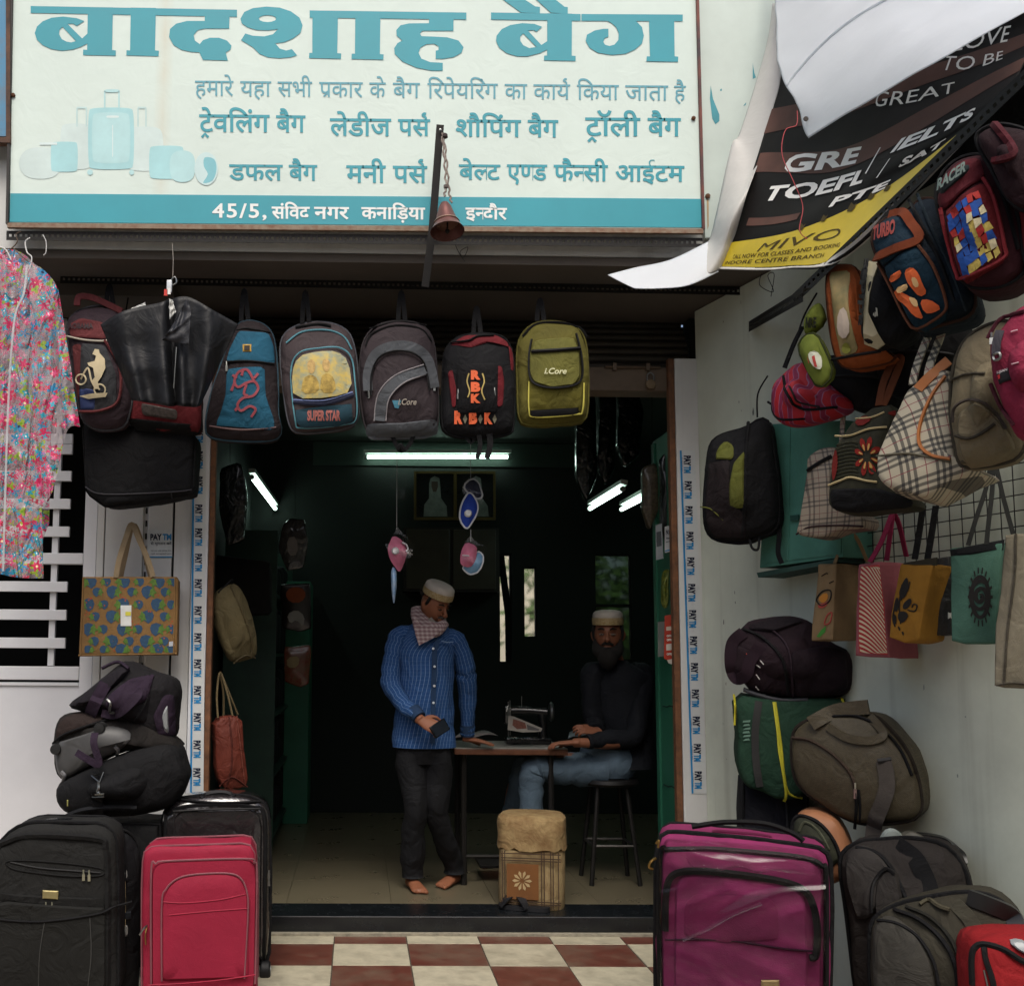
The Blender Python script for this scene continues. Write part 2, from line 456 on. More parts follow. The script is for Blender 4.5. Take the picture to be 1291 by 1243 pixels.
# ================================================================ THE SETTING
def struct(name, geo, mat, label=None, parent=None, smooth=False):
    o = mesh_obj(name, geo[0], geo[1], mat, parent, smooth=smooth)
    if not parent: o['kind'] = 'structure'
    if label: o['label'] = label
    return o
def quads(*qs):
    v = []; f = []
    for q in qs: k = len(v); v += [Vector(p) for p in q]; f.append(tuple(range(k, k + len(q))))
    return v, f
WHITEWALL = pm('#cfcfcc', rough=0.85, var=0.12, scale=1.6, bump=0.25, bscale=40, spec=0.2)
SIDEWALL = pm('#ccd2c2', rough=0.6, var=0.22, scale=1.1, bump=0.35, bscale=22, spec=0.3)
PAINTW = pm('#d2d3d6', rough=0.45, var=0.08, scale=2.0, bump=0.1, bscale=60)
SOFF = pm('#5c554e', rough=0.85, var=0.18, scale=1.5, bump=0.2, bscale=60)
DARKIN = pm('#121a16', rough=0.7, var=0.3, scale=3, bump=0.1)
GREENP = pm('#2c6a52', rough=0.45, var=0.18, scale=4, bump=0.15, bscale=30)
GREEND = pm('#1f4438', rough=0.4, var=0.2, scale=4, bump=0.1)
# streaks on the long side wall
def streaks(m, col, amt=0.5):
    n, l, b = nodes_of(m)
    tc = n.new('ShaderNodeTexCoord'); mp = n.new('ShaderNodeMapping'); mp.inputs['Scale'].default_value = (9, 9, .35)
    nz = n.new('ShaderNodeTexNoise'); nz.inputs['Scale'].default_value = 1.0; nz.inputs['Detail'].default_value = 5
    l.new(tc.outputs['Object'], mp.inputs[0]); l.new(mp.outputs[0], nz.inputs['Vector'])
    rp = n.new('ShaderNodeValToRGB'); rp.color_ramp.elements[0].position = .56; rp.color_ramp.elements[1].position = .74
    rp.color_ramp.elements[0].color = (0, 0, 0, 1); rp.color_ramp.elements[1].color = (amt, amt, amt, 1)
    l.new(nz.outputs['Fac'], rp.inputs[0])
    mx = n.new('ShaderNodeMixRGB'); src = b.inputs['Base Color'].links[0].from_socket
    l.new(rp.outputs[0], mx.inputs[0]); l.new(src, mx.inputs[1]); mx.inputs[2].default_value = lin(col); l.new(mx.outputs[0], b.inputs['Base Color'])
streaks(SIDEWALL, '#7f8070', .5); streaks(WHITEWALL, '#8d877a', .35)

struct('street_ground', quads([(-40, -40, -.02), (40, -40, -.02), (40, 5.3, -.02), (-40, 5.3, -.02)]), pm('#77726a', rough=.9, var=.3, scale=.8, bump=.6, bscale=40))
# pavement of red and cream tiles, each its own piece
PX0, PY0, TS = .255, 5.186, .36
pave = struct('pavement', g_box(PX0 - 9 * TS, PX0 + 8 * TS, PY0 - 8 * TS, 5.35, -.018, -.004), pm('#4c453b', rough=.95, var=.4, scale=20))
TILE = {}
for key, cl in (('r', '#6f3527'), ('c', '#b5ae98')):
    TILE[key] = pm(tone(cl, .8, .92) if key == 'r' else cl, rough=.42, var=.34, scale=9, bump=.25, bscale=160, spec=.5)
    streaks(TILE[key], '#5d5346', .55); _n, _l, _b = nodes_of(TILE[key]); _g = _n.new('ShaderNodeNewGeometry'); _z = _n.new('ShaderNodeTexNoise'); _z.inputs['Scale'].default_value = 2.3; _z.inputs['Detail'].default_value = 8; _z.inputs['Roughness'].default_value = .7; _l.new(_g.outputs['Position'], _z.inputs['Vector']); _r = _n.new('ShaderNodeValToRGB'); _r.color_ramp.elements[0].position = .46; _r.color_ramp.elements[1].position = .68; _r.color_ramp.elements[0].color = (0, 0, 0, 1); _r.color_ramp.elements[1].color = (.6, .6, .6, 1); _l.new(_z.outputs['Fac'], _r.inputs[0]); _x = _n.new('ShaderNodeMixRGB'); _l.new(_b.inputs['Base Color'].links[0].from_socket, _x.inputs[1]); _x.inputs[2].default_value = lin('#6f6555'); _l.new(_r.outputs[0], _x.inputs[0]); _l.new(_x.outputs[0], _b.inputs['Base Color'])
tmesh = {}
for i in range(-9, 8):
    for j in range(-1, 8):
        x0 = PX0 + i * TS; y1 = PY0 - j * TS; y0 = y1 - TS
        if j == -1: y1, y0 = 5.346, PY0
        k = 'r' if (i + j) % 2 == 0 else 'c'
        kk = (k, j == -1)
        if kk not in tmesh:
            v, f = g_box(.0028, TS - .0028, .0028, (y1 - y0) - .0028, -.012, .0, b=.0018)
            tmesh[kk] = mesh_obj('tile', v, f, TILE[k], pave, smooth=False); o = tmesh[kk]
        else: o = tmesh[kk].copy(); C.objects.link(o)
        o.location = (x0, y0, random.uniform(-.003, .0006)); o.rotation_euler = (random.uniform(-.002, .002), random.uniform(-.002, .002), 0)
# the dark stone step and the shop floor
struct('doorstep', g_box(-.93, 1.80, 5.352, 5.62, -.01, .09, b=.006), pm('#14171a', rough=.25, var=.3, scale=12, spec=.5))
struct('mortar_edge', g_box(-.93, 1.80, 5.318, 5.351, -.01, .012), pm('#8c8676', rough=.95, var=.4, scale=30, bump=1, bscale=90))
FLOOR = pm('#625b4a', rough=.30, var=.14, scale=1.5, bump=0, spec=.45)
shopfloor = struct('shop_floor', g_box(-.93, 2.6, 5.622, 8.9, 0, .079), pm('#4b4436', rough=.6))
ft0 = None
for i in range(7):
    for j in range(6):
        if ft0 is None: v, f = g_box(.001, .559, .001, .559, .080, .089); ft0 = mesh_obj('floor_tile', v, f, FLOOR, shopfloor, smooth=False); o = ft0
        else: o = ft0.copy(); C.objects.link(o)
        o.location = (-.93 + i * .56, 5.622 + j * .56, 0)

# facade walls round the opening
LWX = -.875                                    # left jamb of the opening
facade = struct('facade_wall', g_box(-1.36, LWX - .05, 5.42, 5.62, -.02, 3.31), WHITEWALL)
struct('facade_wall_upper', g_box(-3.2, 4.4, 4.74, 5.6, 3.315, 6.0), WHITEWALL)
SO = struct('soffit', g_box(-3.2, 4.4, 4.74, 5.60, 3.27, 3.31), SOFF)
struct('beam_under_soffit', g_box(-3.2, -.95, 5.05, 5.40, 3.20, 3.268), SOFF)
struct('lintel', g_box(-.93, 1.80, 5.38, 5.52, 2.83, 2.96, b=.004), pm('#6d5f50', rough=.8, var=.3, scale=6, bump=.3))
a = WP + WN * 0; e = WP + WD * 4.6
v = [a, e, e + Vector((.15, 0, 0)), a + Vector((.15, .1, 0))]
struct('side_wall', ([p + Vector((0, 0, -.02)) for p in v] + [p + Vector((0, 0, 3.262)) for p in v], [(0, 1, 5, 4), (1, 2, 6, 5), (2, 3, 7, 6), (3, 0, 4, 7), (4, 5, 6, 7), (0, 3, 2, 1)]), SIDEWALL)
# nails, scuffs and patches on the side wall
rw = random.Random(21)
for k in range(20):
    px_, py_ = rw.choice([(rw.uniform(905, 950), rw.uniform(480, 1000)), (rw.uniform(1090, 1285), rw.uniform(830, 1120)), (rw.uniform(910, 1010), rw.uniform(380, 540))]); P_ = onW(px_, py_, .0015); r_ = rw.uniform(.002, .006); el = rw.uniform(1, 4)
    q_ = [P_ + WD * (r_ * math.cos(a_ * .785) * rw.uniform(.5, 1.2)) + Vector((0, 0, 1)) * (r_ * el * math.sin(a_ * .785) * rw.uniform(.5, 1.2)) for a_ in range(8)]
    mk_ = mesh_obj('scuff', q_, [tuple(range(8))], pm(rw.choice(['#7d8078', '#8f8a78', '#5d625c', '#8a938a']), bump=0), bpy.data.objects['side_wall'], smooth=False)
# inside of the shop
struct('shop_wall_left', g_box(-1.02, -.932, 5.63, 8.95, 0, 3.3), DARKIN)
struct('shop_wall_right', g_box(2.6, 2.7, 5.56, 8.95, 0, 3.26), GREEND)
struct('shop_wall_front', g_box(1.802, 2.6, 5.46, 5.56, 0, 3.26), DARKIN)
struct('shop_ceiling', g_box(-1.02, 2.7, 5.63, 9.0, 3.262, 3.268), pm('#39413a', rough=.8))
# back wall with two narrow window openings
bw = []
def wx(px): return onY(px, 760, 8.8).x
def wz(py): return onY(640, py, 8.8).z
wins = [(629, 645, 698, 836), (660, 677, 714, 804), (750, 797, 697, 832)]
cols = [-1.0, wx(629), wx(645), wx(660), wx(677), wx(750), wx(797), 2.66]
geo = MB()
for k in range(7):
    if k in (1, 3, 5):
        w = wins[k // 2]
        geo.add(g_box(cols[k], cols[k + 1], 8.8, 8.9, 0.05, wz(w[3]))); geo.add(g_box(cols[k], cols[k + 1], 8.8, 8.9, wz(w[2]), 3.262))
    else: geo.add(g_box(cols[k], cols[k + 1], 8.8, 8.9, .05, 3.262))
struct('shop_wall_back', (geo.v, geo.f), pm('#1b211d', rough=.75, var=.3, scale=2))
for i, w in enumerate(wins):
    t = WR('window', ((cols[1 + 2 * i] + cols[2 + 2 * i]) / 2, 8.85, wz(w[3])), ['narrow slanted window left of the bearded man, at the back', 'short window in the middle of the back wall', 'wide window at the back above the seated man, with green trees behind'][i], 'window')
    hw = (cols[2 + 2 * i] - cols[1 + 2 * i]) / 2; hh = wz(w[2]) - wz(w[3])
    mb = MB()
    for q in ((-hw, -hw + .012, 0, hh), (hw - .012, hw, 0, hh), (-hw + .012, hw - .012, 0, .015), (-hw + .012, hw - .012, hh - .015, hh)): mb.add(g_box(q[0], q[1], -.03, .02, q[2], q[3]))
    mb.build('frame', BLACKIRON, t, smooth=False)
    mesh_obj('pane', *g_box(-hw + .012, hw - .012, -.004, .002, .015, hh - .015), pm('#ffffff' if i < 2 else '#6a756e', rough=.03, var=0, bump=0, trans=1.0), t, smooth=False)
    if i == 0: mesh_obj('drape', *g_tube([(-.035, -.02, hh), (.03, -.02, .45 * hh), (.035, -.02, 0)], 0, flat=(.06, .006, (0, -1, 0))), BLK, t)
    if i == 2: mesh_obj('cross_bar', *g_box(-hw + .012, hw - .012, -.035, -.006, hh * .50, hh * .53), BLACKIRON, t, smooth=False)
# what the back windows look out on
t = WR('house', (1.6, 14, 0), 'pale house seen through the back windows of the shop', 'house')
mesh_obj('wall', *g_box(-1.6, 1.5, 0, 3, 0, 3.6), pm('#cfc8b4', rough=.9, var=.2, scale=3), t, smooth=False)
for x in (-1.1, -.2, .8):
    mesh_obj('window_opening', *g_box(x, x + .35, -.03, .02, 1.1, 1.75), pm('#23302e', rough=.2), t, smooth=False)
    mesh_obj('ledge', *g_box(x - .05, x + .4, -.12, -.031, 1.02, 1.09), pm('#a35a3c', rough=.9), t, smooth=False)
t = WR('tree', (2.9, 12.2, 0), 'leafy green tree seen through the wide back window', 'tree')
mesh_obj('trunk', *g_tube([(0, 0, 0), (.05, 0, 1.2), (-.05, 0, 2.2)], [.12, .09, .05], 8), pm('#4a3a2a'), t)
lf = MB(); rl = random.Random(9)
for k in range(1500):
    c_ = Vector((rl.gauss(0, .55), rl.gauss(0, .4), 2.0 + rl.gauss(0, .6))); d_ = Vector((rl.uniform(-1, 1), rl.uniform(-1, 1), rl.uniform(-1, 1))).normalized() * .09; e_ = d_.orthogonal().normalized() * .04; lf.add(([c_ - d_, c_ + e_, c_ + d_, c_ - e_], [(0, 1, 2, 3)]))
o = lf.build('crown', pm('#3f5a22', var=.5, scale=4, bump=0), t, smooth=False); o['kind'] = 'stuff'
struct('back_yard', quads([(-12, 8.96, -.03), (14, 8.96, -.03), (14, 30, -.03), (-12, 30, -.03)]), pm('#8a8069', rough=.95))
# unseen house across the street, added to dim the light reaching the shop
t = WR('shading_house', (0, -9, 0), 'plain ochre house across the street, seen only from the shop', 'house')
OH = pm('#b7a583', rough=.9, var=.2, scale=1.5)
mesh_obj('wall', *g_box(-14, 14, -6, 0, 0, 6.2), OH, t, smooth=False)
for i in range(6):
    for j in range(2):
        x = -12.5 + i * 4.6; z = 1.2 + j * 2.9
        w_ = mesh_obj('window', *g_box(x, x + 1.4, .003, .05, z, z + 1.5), pm('#2c3436', rough=.15), t, smooth=False)
        mesh_obj('sill', *g_box(x - .1, x + 1.5, .003, .16, z - .12, z - .003), pm('#8c8576', rough=.9), w_, smooth=False)
mesh_obj('parapet', *g_box(-14.1, 14.1, -.3, .12, 6.203, 6.8), OH, t, smooth=False)
# ------------------------------------------------ left neighbour's grille gate
DG = WR('grille_gate', (-2.0, 5.40, 0), 'white steel gate with horizontal grille slats behind the raincoat', 'gate')
def gx(px): return onY(px, 760, 5.40).x + 2.0
def gz(py): return onY(60, py, 5.40).z
gm = PAINTW
xL = -1.2; xR = gx(119)
mesh_obj('stile', *g_box(gx(103), xR, 0, .05, 0, 3.2, b=.003), gm, DG, smooth=False)
mesh_obj('lower_panel', *g_box(xL, gx(102.5), .012, .03, 0, gz(860)), gm, DG, smooth=False)
mesh_obj('rail', *g_box(xL, gx(102.5), 0, .045, gz(857), gz(840), b=.003), gm, DG, smooth=False)
mesh_obj('seam_bead', *g_box(xL, gx(102.5), .002, .0115, gz(864), gz(861)), gm, DG, smooth=False)
mesh_obj('rail', *g_box(xL, gx(102.5), 0, .045, gz(711), gz(697), b=.003), gm, DG, smooth=False)
sl0 = None
for py in [411, 446, 481, 516, 553, 566, 600, 635, 670, 739.5, 775, 810.5]:
    if sl0 is None: sl0 = mesh_obj('slat', *g_box(xL, gx(84), -.002, .016, -.027, .027, b=.002), gm, DG, smooth=False); o = sl0
    else: o = sl0.copy(); C.objects.link(o)
    o.location = (0, 0, gz(py))
mesh_obj('upright', *g_box(gx(61.5), gx(69), .017, .04, gz(839), 3.2), gm, DG, smooth=False)
mesh_obj('upright', *g_box(gx(-40), gx(-33), .017, .04, gz(839), 3.2), gm, DG, smooth=False)
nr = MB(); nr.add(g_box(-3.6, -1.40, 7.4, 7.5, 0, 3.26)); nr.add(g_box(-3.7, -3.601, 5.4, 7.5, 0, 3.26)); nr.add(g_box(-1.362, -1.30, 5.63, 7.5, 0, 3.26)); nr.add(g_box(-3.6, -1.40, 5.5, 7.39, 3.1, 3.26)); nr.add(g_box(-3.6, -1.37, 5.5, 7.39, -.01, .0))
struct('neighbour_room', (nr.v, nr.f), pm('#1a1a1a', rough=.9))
# white shutter sheets between the gate and the shop
PF = WR('folded_shutter', (-1.13, 5.40, 0), 'white folding shutter leaves with a slotted strip behind the printed tote bag', 'shutter')
def sx(px): return onY(px, 760, 5.40).x + 1.13
for (a_, b_) in ((120, 129), (130.5, 178), (184.5, 215), (218, 240)):
    mesh_obj('leaf', *g_box(sx(a_), sx(b_), -.01, .015, 0, 3.19, b=.003), WHITEWALL, PF, smooth=False)
mb = MB(); mb.add(g_box(sx(178.5), sx(184), .006, .012, 0, 3.19)); mb.build('slotted_strip', PAINTW, PF, smooth=False)
mb = MB()
for k in range(44): z = .1 + k * .068; mb.add(g_box(sx(180.2), sx(182.4), .003, .0058, z, z + .032))
mb.build('slots', pm('#1c1b1a'), PF, smooth=False)
mesh_obj('gap', *g_box(sx(215.3), sx(217.7), .004, .014, 0, 3.19), pm('#101010'), PF, smooth=False)
# door frames with tape
def jamb(label, xa, xb, wa, wb, ya):
    t = WR('door_frame', (xa, ya, 0), label, 'door frame')
    mesh_obj('post', *g_box(0, xb - xa, 0, .06, 0.0, 3.0, b=.004), PAINTW if xa < 0 else WHITEWALL, t, smooth=False)
    mesh_obj('wooden_strip', *g_box(wa - xa, wb - xa, .004, .05, 0.0, 3.0, b=.003), pm('#7d5336', rough=.7, var=.4, scale=20, hex2='#4f3524'), t, smooth=False)
    return t
jamb('white frame post at the left side of the shop opening, taped over', onY(240, 760, 5.34).x, onY(260.5, 760, 5.34).x, onY(261, 760, 5.34).x, onY(268, 760, 5.34).x, 5.34)
jamb('white frame post at the right side of the shop opening, taped over', onY(857, 760, 5.34).x, onY(886, 760, 5.34).x, onY(849, 760, 5.34).x, onY(856.5, 760, 5.34).x, 5.34)
PRN = pm('#1b2236', bump=0, var=.1); PRB = pm('#1f7fb8', bump=0, var=.1)
def tape(label, x0, x1, ytop, ybot, ys, xoff, side):
    fr = Frame(onY((x0 + x1) / 2, ybot, 5.337)); t = empty('printed_tape', fr.M, label, 'tape')
    k = xoff
    slab('band', fr, [(x0, ytop), (x1, ytop), (x1 + k, ybot), (x0 + k, ybot)], .002, pm('#c9cccb', rough=.3, bump=0, var=.06), t)
    slab('blue_edge', fr, [(x0, ytop), (x0 + 2.4, ytop), (x0 + 2.4 + k, ybot), (x0 + k, ybot)], .0005, PRB, t, y=-.0008)
    for y in ys:
        mb = MB()
        xx = x0 + k * (y - ytop) / (ybot - ytop) + side
        for txt, ya, yb, m_ in (('PAY', y - 11, y + 2, 0), ('TM', y + 2.6, y + 11, 0)):
            v, f = text_geo(txt, .06); ax = max(p.x for p in v); az = max(p.y for p in v)
            out = [fr.p(xx + 8.5 * (p.y / az), ya + (yb - ya) * p.x / ax, -.0015) for p in v]
            mesh_obj('printed_word', out, f, PRN if txt == 'PAY' else PRB, t, smooth=False)
        v, f = text_geo('accepted here', .0); ax = max(p.x for p in v)
        mb.add(([fr.p(xx - 2.6 + 1.5 * p.y, y - 9 + 18 * p.x / ax, -.0015) for p in v], f)); mb.build('small_print', PRN, t, smooth=False)
tape('white tape printed with repeated blue payment logos on the left door frame', 243, 260, 540, 1004, [547, 579.7, 611.6, 647, 677, 709, 741, 775, 809, 842, 875.5, 909.6, 944, 979], -3.5, 4.6)
tape('white tape printed with repeated blue payment logos on the right door frame', 857, 876, 568, 1000, [585.4, 617.6, 649, 681.4, 713.6, 747, 780, 813, 846.6, 880, 914, 948.6, 983], 15, 5)
# rolling shutter above the opening
RS = WR('rolling_shutter', (.44, 5.5, 2.96), 'dark rolled up steel shutter above the shop opening', 'shutter')
prof = []
for k in range(7):
    z = k * .045
    o = mesh_obj('slat', *g_tube([(-1.30, 0, 0), (1.35, 0, 0)], 0.024, 10), pm('#4a443c', rough=.5, metal=.5, var=.3, scale=10), RS) if k == 0 else o.copy()
    if k: C.objects.link(o)
    o.location = (0, -.05 + .0035 * k * k, .02 + z)
# hasp and padlock on the lintel
pl = onY(820, 478, 5.36)
t = WR('padlock', pl, 'old round padlock hanging from the lintel at the right', 'padlock')
mesh_obj('lock_body', *g_lathe([(.004, -.012), (.026, -.010), (.03, 0), (.026, .010), (.004, .012)], 16, (0, 0, -.03), 'Y'), pm('#7b6a54', rough=.5, metal=.7), t)
mesh_obj('shackle', *g_tube(cr([(-.017, 0, -.01), (-.017, 0, .02), (0, 0, .035), (.017, 0, .02), (.017, 0, -.01)], 4), .004, 6), STEEL, t)
t = WR('door_bolt', onY(800, 463, 5.37), 'sliding bolt on the lintel beside the padlock', 'bolt')
mesh_obj('bar', *g_tube([(-.16, 0, 0), (.14, 0, 0)], .008, 8), pm('#6b5b4c', rough=.5, metal=.6), t)
mesh_obj('bracket', *g_box(-.12, -.10, -.012, .012, -.02, .02), pm('#6b5b4c', rough=.5, metal=.6), t, smooth=False)
mesh_obj('bracket', *g_box(.06, .08, -.012, .012, -.02, .02), pm('#6b5b4c', rough=.5, metal=.6), t, smooth=False)

# ------------------------------------------------ slotted angle rails
def slotted(name, label, A, B, h, pitch, mat, depth=.03, slot=.5):
    A = Vector(A); B = Vector(B); L = (B - A).length; X = (B - A).normalized(); Y = Vector((0, 0, 1)).cross(X).normalized(); Z = X.cross(Y)
    M = Matrix((( X.x, Y.x, Z.x, A.x), (X.y, Y.y, Z.y, A.y), (X.z, Y.z, Z.z, A.z), (0, 0, 0, 1)))
    t = empty(name, M, label, 'rail'); mb = MB(); th = .002
    mb.add(g_box(0, L, 0, th, -h / 2, -h * .14)); mb.add(g_box(0, L, 0, th, h * .16, h / 2)); n = int(L / pitch)
    for k in range(n): mb.add(g_box(k * pitch, k * pitch + pitch * (1 - slot), 0, th, -h * .14, h * .16))
    mb.build('face', mat, t, smooth=False)
    mesh_obj('flange', *g_box(0, L, th + .0005, depth, h / 2 - th, h / 2), mat, t, smooth=False)
    return t
slotted('slotted_rail', 'long black slotted steel rail along the bottom edge of the signboard', onY(8, 297, 4.66), onY(886, 306, 4.66), .045, .0245, BLACKIRON)
slotted('slotted_rail', 'black slotted steel rail under the soffit that the backpacks hang from', onY(76, 352, 4.98), onY(1000, 368, 4.98), .043, .0245, BLACKIRON, depth=.05)
slotted('slotted_rail', 'short slanting slotted steel bracket at the top of the right wall', onW(944, 412, .03), onW(1012, 372, .60), .05, .026, BLACKIRON)
slotted('slotted_rail', 'slotted steel rail running along the right wall over the hanging bags', onW(1000, 378, .50), onW(1330, 60, .50), .045, .026, BLACKIRON)
# iron post carrying the bell
def P3(a, Y): return onY(a[0], a[1], Y)
t = WR('iron_post', P3((545, 362), 4.56), 'thin black iron post standing up in front of the signboard', 'post')
b0 = Vector(t.location)
mesh_obj('bar', *g_tube([P3((536, 362), 4.60) - b0, P3((545, 290), 4.56) - b0, P3((555, 158), 4.52) - b0], 0, flat=(.035, .008, (0, -1, 0))), BLACKIRON, t)
mesh_obj('bolt', *g_lathe([(.001, -.01), (.006, -.008), (.006, .0)], 8, P3((555, 165), 4.51) - b0, 'Y'), STEEL, t)
bp = P3((564, 292), 4.46)
t = WR('bell', bp, 'dull red metal bell hanging on a knotted cord before the signboard', 'bell')
RB = pm('#6e4742', rough=.38, metal=.55, var=.3, scale=18)
bell = MB(); bell.add(g_lathe([(.001, .150), (.018, .148), (.030, .125), (.040, .09), (.052, .05), (.068, .015), (.078, .0), (.073, .001), (.05, .045), (.035, .09), (.012, .12)], 28))
ob = bell.build('bell_body', RB, t); ob.rotation_euler = (R(-12), R(-4), 0)
mesh_obj('band', *g_lathe([(.0565, .040), (.060, .042), (.0575, .048), (.054, .046)], 28), pm('#9a7d6c', rough=.3, metal=.7), t).rotation_euler = (R(-12), R(-4), 0)
mesh_obj('clapper', *g_lathe([(.001, -.012), (.010, -.004), (.010, .006), (.004, .012), (.003, .1)], 10), BLACKIRON, t)
for o_, q_ in (([(557, 168), (560, 200), (562, 232), (560, 248)], 0), ([(559, 168), (563, 205), (566, 240), (569, 256)], 1)):
    pts = cr([P3(p, 4.48) - bp for p in o_], 8); pts = [p + Vector((.004 * math.sin(i * 1.7), 0, 0)) for i, p in enumerate(pts)]
    mesh_obj('cord', *g_tube(pts, .005, 5), pm('#4c3633', rough=.9, var=.8, scale=60, hex2='#b0a79c'), t)
mesh_obj('knot', *g_lathe([(.001, -.014), (.014, -.006), (.012, .008), (.001, .016)], 8, P3((561, 172), 4.48) - bp), pm('#3a302e', rough=.9), t)
mesh_obj('knot', *g_lathe([(.001, -.012), (.010, -.004), (.010, .008), (.001, .012)], 8, P3((562, 236), 4.48) - bp), pm('#6c625e', rough=.9), t)

# ================================================================ SIGNBOARD
SF = Frame(onY(450, 290, 4.655)); SB = empty('signboard', SF.M, 'big white and turquoise Hindi shop signboard over the entrance', 'signboard')
sp = pm('#d2e0d8', rough=.5, var=.07, scale=1.6, bump=.05, bscale=300, spec=.3, crease=.06)
n, l, b = nodes_of(sp)                         # rusty water streaks printed by years of rain
tc = n.new('ShaderNodeTexCoord'); sx_ = n.new('ShaderNodeSeparateXYZ'); l.new(tc.outputs['Object'], sx_.inputs[0])
xs_ = SF.xz(205, 150).x
ma = n.new('ShaderNodeMath'); ma.operation = 'SUBTRACT'; ma.inputs[1].default_value = xs_; l.new(sx_.outputs[0], ma.inputs[0])
mb_ = n.new('ShaderNodeMath'); mb_.operation = 'ABSOLUTE'; l.new(ma.outputs[0], mb_.inputs[0])
mr = n.new('ShaderNodeMapRange'); mr.inputs[1].default_value = .0; mr.inputs[2].default_value = .045; mr.inputs[3].default_value = .38; mr.inputs[4].default_value = 0; l.new(mb_.outputs[0], mr.inputs[0])
nz = n.new('ShaderNodeTexNoise'); nz.inputs['Scale'].default_value = 5; l.new(tc.outputs['Object'], nz.inputs['Vector'])
mm = n.new('ShaderNodeMath'); mm.operation = 'MULTIPLY'; l.new(mr.outputs[0], mm.inputs[0]); l.new(nz.outputs['Fac'], mm.inputs[1])
mx = n.new('ShaderNodeMixRGB'); src = b.inputs['Base Color'].links[0].from_socket
l.new(mm.outputs[0], mx.inputs[0]); l.new(src, mx.inputs[1]); mx.inputs[2].default_value = lin('#c49a5a'); l.new(mx.outputs[0], b.inputs['Base Color'])
slab('panel', SF, [(18, -60), (876, -60), (885, 291), (12, 283)], .03, sp, SB)
TEAL = pm('#3898a6', rough=.5, var=.10, scale=2, bump=0); TEAL2 = pm('#5f9fae', rough=.5, var=.08, bump=0); WHT = pm('#e6e9e6', rough=.5, var=.03, bump=0)
slab('band', SF, [(13, 244), (884, 251), (885, 287), (12, 280)], .003, TEAL, SB, y=-.003)
RUST = pm('#8a7a68', rough=.7, var=.5, scale=40, hex2='#6a3d22', edge=.42)
mesh_obj('frame_rail', *g_tube([SF.p(10, 285, -.006), SF.p(886, 292.5, -.006)], 0, flat=(.022, .02, (0, -1, 0))), RUST, SB)
mesh_obj('frame_stile', *g_tube([SF.p(9.5, 283, -.006), SF.p(16, -60, -.006)], 0, flat=(.012, .02, (0, -1, 0))), pm('#2b2624', rough=.6, var=.4), SB)
mesh_obj('frame_stile', *g_tube([SF.p(886.5, 290, -.006), SF.p(877.5, -60, -.006)], 0, flat=(.012, .02, (0, -1, 0))), pm('#2c3138', rough=.6, var=.5, hex2='#7a3a2c', scale=6), SB)
for q in ((17, 121), (874, 150)):
    mesh_obj('screw', *g_lathe([(.002, -.012), (.010, -.008), (.010, 0)], 10, SF.p(q[0], q[1], 0), 'Y'), pm('#5c3b26', rough=.8, metal=.4), SB)
def sz(ox, oy, sc): return lambda L: [(ox + x / sc, oy + y / sc) for x, y in L]
z1, z2, z3 = sz(20, 0, 4.452), sz(290, 0, 4.165), sz(600, 0, 4.61)
def sm(L, closed=True): 
    """soften a traced letter a little, keeping its corners"""
    return [(p.x, p.y) for p in cr([Vector(q) for q in L], 3, True)]
BAO = [(385, 120), (340, 104), (265, 95), (200, 102), (150, 122), (118, 152), (106, 188), (118, 225), (150, 255), (200, 278), (260, 287), (320, 280), (365, 265), (402, 246), (402, 190), (372, 218), (290, 137), (320, 135), (342, 148)]
BAH = [(262, 153), (245, 170), (243, 195), (258, 222), (285, 236), (310, 240), (338, 233)]
EL = [(197 + 46 * math.cos(a_ * .5236), 100 + 18 * math.sin(a_ * .5236)) for a_ in range(12)]
DA = [(1060, 85), (1200, 85), (1197, 163), (1060, 163), (1020, 172), (998, 200), (1005, 230), (1032, 250), (1050, 228), (1090, 214), (1140, 214), (1185, 230), (1210, 258), (1205, 280), (1178, 298), (1190, 342), (1050, 338), (1030, 296), (985, 294), (930, 282), (885, 255), (860, 210), (865, 165), (900, 135), (960, 120), (1060, 120)]
SHA = [(55, 100), (75, 65), (120, 45), (190, 37), (260, 42), (320, 62), (365, 95), (381, 135), (370, 175), (330, 205), (285, 224), (238, 230), (262, 258), (295, 267), (325, 260), (352, 292), (320, 303), (260, 308), (200, 303), (155, 285), (120, 250), (58, 213), (80, 178), (120, 190), (180, 193), (225, 182), (252, 155), (200, 162), (140, 160), (90, 145), (62, 125)]
HA = [(1045, 80), (1174, 80), (1173, 164), (1010, 164), (998, 178), (1005, 192), (1060, 194), (1140, 198), (1200, 215), (1226, 250), (1215, 280), (1175, 302), (1120, 311), (1080, 311), (1080, 268), (1095, 265), (1095, 245), (1070, 232), (1030, 235), (1000, 252), (990, 280), (1005, 310), (1050, 328), (1117, 332), (1117, 373), (1060, 373), (980, 358), (905, 325), (865, 285), (862, 255), (880, 228), (905, 215), (875, 190), (873, 160), (895, 135), (940, 125), (1045, 124)]
BA2 = [(385, 158), (340, 142), (270, 137), (200, 148), (150, 172), (120, 210), (117, 240), (135, 280), (180, 312), (240, 330), (300, 330), (370, 312), (417, 290), (417, 240), (380, 264), (302, 180), (335, 178), (352, 188)]
BH2 = [(275, 197), (258, 215), (258, 240), (275, 265), (310, 282), (352, 275)]
GA = [(750, 118), (925, 118), (965, 160), (976, 210), (965, 255), (925, 290), (870, 315), (790, 322), (710, 310), (660, 280), (638, 240), (645, 205), (690, 180), (740, 170), (770, 170), (770, 215), (748, 225), (740, 245), (750, 262), (775, 270), (805, 262), (828, 235), (830, 195), (815, 160), (785, 135)]
